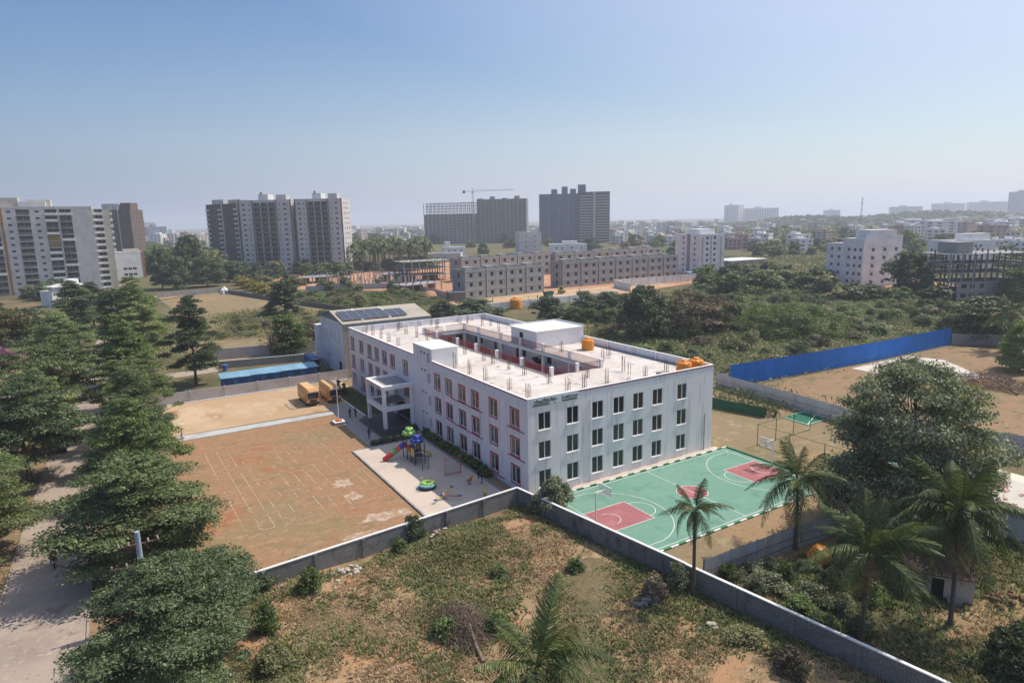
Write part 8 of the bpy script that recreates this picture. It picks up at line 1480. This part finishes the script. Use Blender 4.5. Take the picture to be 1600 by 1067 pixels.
# concrete villas under construction
mat('villa_band', (.40, .395, .385), [((.33, .325, .32), 1, .5, .7)], rough=.9)
ORD = ('first', 'second', 'third', 'fourth', 'fifth', 'sixth', 'seventh', 'eighth')
def villa(label, loc, rz, W, H, gate=False, mt='raw_concrete', D=10.0, vis_left=True, windows=True):
    t = thing('unfinished_villa', label, 'house', loc, rz); f_ = H / 3
    fh = grid([W * .27, W * .70], 3, f_, f_ * .36, f_ * .42, W * .15) if windows else []
    lh = grid([D * .5], 3, f_, f_ * .3, f_ * .5, 1.7)
    shell(t, W - .7, D, 0, H, mt, fh, [], lh if vis_left else [], depth=.35, glass='dark_void', frame='raw_dark', par=.7)
    for k in range(1, 4): MB().box(-.1, -.1, k * f_ - .18, W - .6, -.012, k * f_ + .14).build('floor_band', M['villa_band'], t)
    for x in (0, W * .47, W - 1.05): MB().box(x, -.07, 0, x + .35, -.011, H).build('pier', M['villa_band'], t)
    MB().box(W - .7, 1.2, 0, W, D, H - .3).build('recess_wall', M['raw_dark'], t)
    MB().box(W * .2, D * .3, H + .01, W * .55, D * .7, H + 1.5).build('roof_block', M[mt], t)
def villa_row(a, c, n, H, fmt, **k):
    loc, rz, L = frame_of(a, c); w = L / n
    for i in range(n): villa(fmt % ORD[i], (loc[0] + math.cos(rz) * w * i, loc[1] + math.sin(rz) * w * i, 0), rz, w, H, vis_left=(i == 0), **k)
villa_row((83.58, 174.26), (125.09, 177.95), 4, 11.4, '%s of four raw concrete villas nearest the construction fence')
villa_row((140.57, 185.75), (215.67, 186.45), 7, 11.4, '%s of seven grey concrete villas along the sandy street')
villa_row((118.56, 245.01), (182.32, 254.28), 5, 11.6, '%s concrete villa in the row behind the four raw villas')
villa_row((183.92, 252.66), (276.66, 260.16), 6, 11.0, '%s concrete villa in the back row behind the seven villas')
MB_ = thing('block_shed', 'dark concrete block hut at the end of the four raw villas', 'hut', (*(76.63, 174.76), 0), -.25); MB().box(0, 0, 0, 6.5, 6, 3.4).build('wall', M['raw_dark'], MB_); MB().box(-.2, -.2, 3.4, 6.7, 6.2, 3.6).build('roof', M['raw_concrete'], MB_)
def skeleton(label, a, c, D, n, fh, nc, rows=3):
    loc, rz, L = frame_of(a, c); t = thing('concrete_skeleton', label, 'construction', loc, rz)
    for i in range(1, n + 1): MB().box(-.5, -.5, i * fh - .25, L + .5, D + .5, i * fh).build('floor_slab', M['raw_concrete'], t)
    for k in range(nc):
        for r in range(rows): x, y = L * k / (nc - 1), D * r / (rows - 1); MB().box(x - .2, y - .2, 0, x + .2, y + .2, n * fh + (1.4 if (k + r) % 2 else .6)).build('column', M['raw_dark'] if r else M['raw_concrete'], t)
    for k in range(nc - 1):
        if (k * 7 + nc) % 3: MB().box(L * k / (nc - 1) + .25, D * .5, .02, L * (k + 1) / (nc - 1) - .25, D * .5 + .2, fh * .8).build('brick_infill', M['site_brick'], t)
    return t
mat('site_brick', (.30, .12, .07), [((.38, .17, .10), .8, .5, .65)], rough=.95)
for k_, (p_, s_) in enumerate([((41.70, 323.20), 9), ((41.85, 293.78), 7), ((53.97, 257.13), 8), ((72.61, 274.22), 6), ((79.12, 199.03), 7), ((79.26, 254.57), 6)]):
    tag(MB().lathe([(1.0, 0), (.82, .1), (.5, .27), (.22, .36), (.03, .38)], 11).build('soil_heap', M['site_soil'], None, (*p_, .03), k_ * 1.1), 'heap of red earth %s' % ('beside the yellow flowering hedge', 'at the edge of the construction yard', 'next to the one-storey frame', 'among the bare columns', 'by the end of the site fence', 'near the brick-filled skeleton')[k_], 'earth heap').scale = (s_, s_ * .7, s_ * .8)
skeleton('two-storey open concrete skeleton beyond the post field', (94.01, 263.50), (120.80, 263.00), 14, 3, 3.6, 7)
skeleton('low concrete skeleton with red brick infill beside the post field', (87.01, 274.98), (100.55, 272.10), 10, 1, 4.2, 5)
skeleton('small one-storey concrete frame in front of the twin tower', (50.73, 294.76), (65.42, 295.50), 12, 1, 3.4, 5)
skeleton('low concrete frame beside the construction fence', (74.93, 216.02), (94.71, 220.00), 10, 1, 3.4, 6)
rr = random.Random(77); pm_ = MB().box(-.16, -.16, 0, .16, .16, 5).mesh('concrete_post', M['raw_concrete'])
for r_i in range(8):
    for k in range(13):
        px_a, px_b = Vector(POSTA[r_i]), Vector(POSTB[r_i]); p = px_a.lerp(px_b, (k + rr.uniform(-.15, .15)) / 12)
        o = tag(ob('concrete_post', pm_, None, (p.x, p.y, 0), .2, (1, 1, rr.uniform(.7, 1.15))), 'bare concrete column standing in the red construction yard', 'column', 'bare columns in the construction yard')
sf = thing('site_fence', 'dark grey sheet fence along the red construction yard', 'fence'); sheet_fence(sf, [(40.28, 254.23), (63.80, 248.17), (85.41, 236.37), (79.93, 180.24)], 2.6, 'sheet_grey', 2.4)
# slotted white wall in front of the villas
sw = thing('slotted_wall', 'white compound wall with slots in front of the concrete villas', 'wall')
wall_run(sw, (57.43, 142.46), (136.27, 142.59), 2.4, .25, 6, 'paint_white', None, 'paint_pale')
sw = thing('slotted_wall', 'white slotted wall around the end of the villa street', 'wall'); wall_run(sw, (159.72, 172.01), (219.09, 167.99), 3.4, .25, 5, 'paint_white', 'coping_white', 'paint_pale'); wall_run(sw, (159.72, 172.01), (154.31, 155.07), 3.4, .25, 5, 'paint_white', 'coping_white', None)
tank(*(85.84, 139.82), .02, 'orange water tank standing on the ground by the slotted wall', 2.3)
# finished white buildings
def corner_block(name, label, a, c, e, H, n, colsA, colsB, wall='paint_white', win=(1.6, 1.5), par=.9, steps=()):
    loc, rz, L = frame_of(a, c); D = (Vector(e) - Vector(c)).length; D = max(9, min(20, D)); t = thing(name, label, 'building', loc, rz); f_ = H / n
    fh = grid([L * x for x in colsA], n, f_, .9, win[1], win[0], .2); rh = grid([D * x for x in colsB], n, f_, .9, win[1], win[0], .2)
    shell(t, L, D, 0, H, wall, fh, rh, par=par, roofm='roof_white'); return t, L, D, f_
t, L, D, f_ = corner_block('white_apartment', 'white seven-storey block with dark grey stripe and checkered corner', (240.86, 213.94), (234.52, 189.72), (249.82, 192.09), 21, 7, (.35, .8), (.3, .6))
MB().box(L * .5, -.12, 0, L * .62, -.012, 21.9).build('grey_stripe', M['paint_grey'], t)
for i in range(14):
    for s in (.08, .42, .82): MB().box(L + .012, D * s, 1 + i * 1.4 + (.7 if s == .42 else 0), L + .12, D * s + .9, 1.7 + i * 1.4 + (.7 if s == .42 else 0)).build('check_panel', M['paint_orange'] if i % 3 else M['paint_grey'], t)
MB().box(L * .2, 3, 21, L * .8, D - 3, 24.5).build('roof_block', M['paint_white'], t)
t, L, D, f_ = corner_block('white_apartment', 'white six-storey block with stepped roof standing in the scrubland', (246.16, 123.79), (239.40, 102.27), (264.21, 106.65), 17.4, 5, (.16, .36, .62, .78, .92), (.25, .55, .85))
MB().box(L * .45, -.001, 17.4, L, D, 20.6).build('upper_storey', M['paint_white'], t); MB().box(L * .62, 3, 20.6, L * .98, D - 3, 24.2).build('roof_block', M['paint_white'], t); MB().box(L - .02, 1, 17.4, L + .01, D, 22.0).build('side_storey', M['paint_white'], t)
sd_ = balcony_mesh(2.0, .8).mesh('window_hood', M['paint_white'])
for i in range(5):
    for s in (.25, .55, .85): ob('window_hood', sd_, t, (L + .01, D * s, 2.6 + i * 3.48), math.pi / 2, (1, 1, .25))
fr = skeleton('unfinished concrete frame building with scaffolding near the picture edge', (216.10, 56.96), (244.53, 42.29), 16, 5, 3.3, 8, 3)
L = frame_of((216.10, 56.96), (244.53, 42.29))[2]
b = MB(); b.facade((L * .1, -.3), (1, 0), L * .65, 0, 6.6, grid([L * .08, L * .18, L * .3, L * .5], 2, 3.3, 1, 1.4, 2.0), .3, 0, 0, 1); b.build('infill_wall', [M['paint_grey'], M['dark_void']], fr)
MB().box(L * .12, 2, 16.5, L * .30, 12, 20.5).build('stair_head', M['raw_concrete'], fr)
for k in range(30): MB().bar((L * (k + .5) / 30, -.8 - .3 * (k % 2), 9.9), (L * (k + .5) / 30, -.8, 16.4), .09).build('prop', M['steel_rust'], fr)
t, L, D, f_ = corner_block('white_villa', 'white flat-roofed house rising behind the concrete frame', (344.14, 113.77), (365.63, 103.86), (386.54, 108.40), 15, 4, (.2, .5, .62), (.5,)); MB().box(L * .3, 3, 15, L * .95, 9, 19.5).build('roof_block', M['paint_white'], t)
t, L, D, f_ = corner_block('small_white_house', 'small white house with a roof turret near the grove', (217.27, 469.68), (235.34, 462.53), (247.18, 479.93), 7.5, 2, (.25, .5, .8), (.5,)); MB().box(1, 2, 7.5, 6, 7, 13.5).build('roof_turret', M['paint_white'], t)
t, L, D, f_ = corner_block('blue_roof_house', 'long low pale building beside the concrete skeleton', (182.85, 429.54), (205.70, 415.12), (220.54, 436.75), 5, 1, (.1, .3), (.5,), 'paint_pale')
t, L, D, f_ = corner_block('white_villa', 'plain white gabled building between the unfinished towers and the slate tower', (290.06, 458.98), (309.46, 451.42), (340.23, 489.66), 19, 4, (.3, .7), (.5,), 'paint_pale', (1.4, 1.3))
t, L, D, f_ = corner_block('white_villa', 'wide white modern house below the slate tower', (295.20, 418.44), (322.54, 399.49), (344.63, 422.80), 8.5, 2, (.2, .35, .6, .85), (.5,)); MB().box(L * .35, 2, 8.5, L * .75, 9, 12).build('roof_block', M['paint_white'], t)
loc, rz, L = frame_of((-58.85, 266.49), (-47.42, 273.00)); t = thing('terrace_house', 'small white modern house with roof terrace among the street trees', 'house', loc, rz)
shell(t, L, 9, 0, 5.5, 'paint_white', grid([L * .2, L * .6], 2, 2.7, .8, 1.3, 1.6, .1), roofm='roof_white'); MB().box(L * .35, 1, 5.5, L, 9, 8.6).build('upper_storey', M['paint_white'], t); MB().box(L * .0, -1, 8.0, L * 1.05, 6, 8.3).build('terrace_roof', M['roof_white'], t); MB().box(L * .62, 2, 8.6, L * .92, 6, 10.6).build('roof_block', M['paint_white'], t)
sh_ = thing('shrine', 'little white shrine with pyramid roof at the meadow edge', 'shrine', (*(7.28, 272.89), 0), .3); sh_.scale = (.7, .7, .62); MB().box(-2, -2, 0, 2, 2, 3).build('wall', M['paint_white'], sh_); MB().lathe([(2.6, 3), (2.2, 3.5), (1.2, 4.4), (.9, 4.6), (.3, 5.8)], 4).build('roof', M['paint_white'], sh_); MB().box(-.6, -2.05, 0, .6, -2.001, 2).build('doorway', M['dark_void'], sh_)
t, L, D, f_ = corner_block('long_shed', 'long low shed with white sheet roof in the far clearing', (292.77, 217.09), (324.73, 215.66), (340.81, 225.39), 3.4, 1, (.2, .4, .6, .8), (.5,), 'paint_grey', (1.5, 1.2), 0); MB().box(-.6, -.6, 3.4, L + .6, D + .6, 3.75).build('roof_sheet', M['roof_white'], t)
bs = thing('blue_canopy', 'pale blue flat canopy at the end of the slotted wall', 'canopy', (*(211.92, 174.92), 0), -.5); MB().box(0, 0, 3.2, 15, 9, 3.45).build('roof', M['shed_roof'], bs)
for x in (.4, 14.6):
    for y in (.4, 8.6): MB().box(x - .12, y - .12, 0, x + .12, y + .12, 3.2).build('post', M['steel_grey'], bs)
nt2 = thing('shade_net', 'green shade net stretched behind the dry meadow', 'shade net', (*(-5.59, 337.96), 0), -.1); MB().box(0, 0, 5.0, 30, 9, 5.08).build('net', plain('net_green', (.05, .2, .14)), nt2)
for x in (.2, 10, 20, 29.8):
    for y in (.2, 8.8): MB().tube((x, y, 0), (x, y, 5), .08, n=6).build('post', M['steel_grey'], nt2)
mw = thing('meadow_wall', 'low grey wall along the far edge of the dry meadow', 'wall'); wall_run(mw, (-20.93, 274.14), (6.70, 280.68), 2.2, .25, 6, 'concrete_grey'); wall_run(mw, (6.70, 280.68), (25.10, 203.10), 1.8, .25, 6, 'raw_dark'); wall_run(mw, (25.10, 203.10), (35.52, 164.57), 1.8, .25, 6, 'raw_dark')
tw = thing('telecom_mast', 'thin lattice telecom mast above the far tree line', 'mast', (*(1097.87, 610.41), 0)); b = MB()
for k in range(3): a = 2.1 * k; b.bar((2.2 * math.cos(a), 2.2 * math.sin(a), 0), (.5 * math.cos(a), .5 * math.sin(a), 58), .35)
for i in range(16):
    z = i * 3.6; s0, s1 = 2.2 - 1.7 * z / 58, 2.2 - 1.7 * (z + 3.6) / 58
    for k in range(3): b.bar((s0 * math.cos(2.1 * k), s0 * math.sin(2.1 * k), z), (s1 * math.cos(2.1 * k + 2.1), s1 * math.sin(2.1 * k + 2.1), z + 3.6), .2)
b.build('lattice', M['steel_rust'], tw)
for k in range(4): MB().box(-.4, -.4, 44 + k * 3.4, 1.4, .4, 46.4 + k * 3.4).build('antenna', M['paint_white'], tw, rz=1.6 * k)
# distant houses: one mesh each, they are only a few pixels across
HM = {}
def house_mesh(fl, wall, k):
    key = (fl, wall, k)
    if key not in HM:
        b = MB(); W, D, H = 10.0, 10.0, fl * 3.2; hs = [(1.0, 2.6), (4.2, 5.8), (7.4, 9.0)] if k else [(1.5, 3.5), (6.5, 8.5)]
        g_ = [(a - 0, c, f * 3.2 + .9, f * 3.2 + 2.3) for f in range(fl) for a, c in hs]
        for o_, u_ in (((-5, -5), (1, 0)), ((5, -5), (0, 1)), ((5, 5), (-1, 0)), ((-5, 5), (0, -1))): b.facade(o_, u_, 10, 0, H, g_, .25, 0, 0, 1)
        b.box(-5, -5, H - .2, 5, 5, H, 2); b.box(-5.1, -5.1, H, 5.1, -4.9, H + .9).box(-5.1, 4.9, H, 5.1, 5.1, H + .9).box(-5.1, -4.9, H, -4.9, 4.9, H + .9).box(4.9, -4.9, H, 5.1, 4.9, H + .9)
        b.box(-1 + k * 2, -1, H, 3.5 + k, 3.5, H + 2.8); b.tube((-3, 2.5, H), (-3, 2.5, H + 1.6), .7, n=8, mi=3 if k else 0)
        HM[key] = b.mesh('distant_house', [M[wall], M['far_glass'], M['roof_white'], M['raw_dark']])
    return HM[key]
CN = (('paint_white', 'white'), ('paint_white', 'white'), ('paint_cream', 'cream'), ('paint_pale', 'pale grey'), ('paint_pink', 'pinkish'))
for i, (x, y, w, d, fl, rz, c) in enumerate(FAR_HOUSES):
    m, cn = CN[c]
    if c == 3 and i % 3 == 0: m, cn = 'paint_yellow', 'yellow'
    o = ob('distant_house', house_mesh(fl, m, i % 2), None, (x, y, 0), rz, (w / 10, d / 10, 1))
    tag(o, 'distant %s flat-roofed house in the hazy town, %s storeys high' % (cn, ('', '', 'two', 'three', 'four', 'five', 'six')[fl]), 'house', 'distant %s town houses of %d storeys' % (cn, fl))
# tall blocks on the horizon, white walls lightened to paint in haze
def horizon_block(label, pa, pb, H, wall='paint_pale', D=40):
    loc, rz, L = frame_of(pa, pb); o_ = (loc[0], loc[1]); b = MB(); n = int(H / 4); cols = max(4, int(L / 9))
    g_ = [(L * (k + .2) / cols, L * (k + .8) / cols, i * 4 + 1, i * 4 + 2.6) for i in range(n) for k in range(cols)]
    b.facade((0, 0), (1, 0), L, 0, H, g_, .4, 0, 0, 1); b.facade((L, 0), (0, 1), D, 0, H, []).facade((0, D), (0, -1), D, 0, H, []).facade((L, D), (-1, 0), L, 0, H, [])
    b.box(.1, .1, H - .3, L - .1, D - .1, H); b.box(L * .3, 5, H, L * .5, 20, H + 6)
    tag(b.build('horizon_tower', [M[wall], M['far_glass']], None, loc, rz), label, 'tower')
for lab, pa, pb, H, wl in HORIZON: horizon_block(lab, pa, pb, H, wl)
# wooded rise on the skyline
hb = MB(); rr = random.Random(8); cx, cy2, = HILL
n1, n2 = 60, 14; vv = []
for j in range(n2 + 1):
    for i in range(n1 + 1):
        s_, t_ = i / n1, j / n2; a, c = Vector(HILL[0]), Vector(HILL[1]); u_ = (c - a).normalized(); v_ = Vector((-u_.y, u_.x)); p = a.lerp(c, s_) + v_ * (t_ - .5) * 700
        z = 26 * math.sin(math.pi * t_) * min(1, s_ * 6, (1 - s_) * 30) * (.75 + .25 * math.sin(s_ * 11 + 1)) - .5; vv.append((p.x, p.y, z))
hb.add(vv, [(j * (n1 + 1) + i, j * (n1 + 1) + i + 1, (j + 1) * (n1 + 1) + i + 1, (j + 1) * (n1 + 1) + i) for j in range(n2) for i in range(n1)])
struct(hb.build('hills', M['hill_green'], smooth=True))
def far_wood(n, rect, zfun, size, m, seed, label):
    rs = np.random.default_rng(seed); a, c, d = Vector(rect[0]), Vector(rect[1]), rect[2]; u_ = (c - a).normalized(); v_ = Vector((-u_.y, u_.x)); L = (c - a).length
    nt_ = n // 60; S, T = rs.uniform(0, L, nt_), rs.uniform(-d / 2, d / 2, nt_); P = []
    bx = a.x + u_.x * S + v_.x * T; by = a.y + u_.y * S + v_.y * T; bz = zfun(S / L, T / d + .5); R = rs.uniform(4, 8, nt_)
    idx = np.repeat(np.arange(nt_), 60); dd = unit(rs.normal(size=(len(idx), 3))); dd[:, 2] = np.abs(dd[:, 2])
    P = np.stack([bx[idx], by[idx], bz[idx] + 1.5], 1) + dd * R[idx][:, None] * np.array([1, 1, 1.15])
    o = ob('far_woods', quads_mesh('far_woods', leaf_quads(P, unit(dd + rs.normal(size=dd.shape) * .4), size, rs, .8), m)); o['kind'] = 'stuff'; o['label'] = label
hz_ = lambda s, t: 26 * np.sin(np.pi * t) * np.minimum(1, np.minimum(s * 6, (1 - s) * 30)) * (.75 + .25 * np.sin(s * 11 + 1)) - 1
far_wood(60000, (HILL[0], HILL[1], 640), hz_, 2.2, 'leaf_dark', 5, 'dark wooded rise along the skyline')
for i, (a, c, d, n) in enumerate(WOODS): far_wood(n, (a, c, d), lambda s, t: s * 0, 1.9, ('leaf_dark', 'leaf_mid', 'leaf_dark')[i % 3], 20 + i, 'far-off belt of trees across the plain')
# ------------------------------------------------------------------ haze over the plain
b = MB(); b.box(-9300, -9300, -1.2, 9300, 9300, 130)
hz = b.build('haze', bpy.data.materials.new('haze_air')); hz['kind'] = 'stuff'; hz['label'] = 'thin daylight haze over the whole plain'
hm = bpy.data.materials['haze_air']; hm.use_nodes = True; hn = hm.node_tree; hn.nodes.clear()
pv = hn.nodes.new('ShaderNodeVolumePrincipled'); pv.inputs['Color'].default_value = (.80, .87, 1.0, 1); pv.inputs['Density'].default_value = .00023; pv.inputs['Anisotropy'].default_value = .2
ou = hn.nodes.new('ShaderNodeOutputMaterial'); hn.links.new(pv.outputs[0], ou.inputs['Volume'])
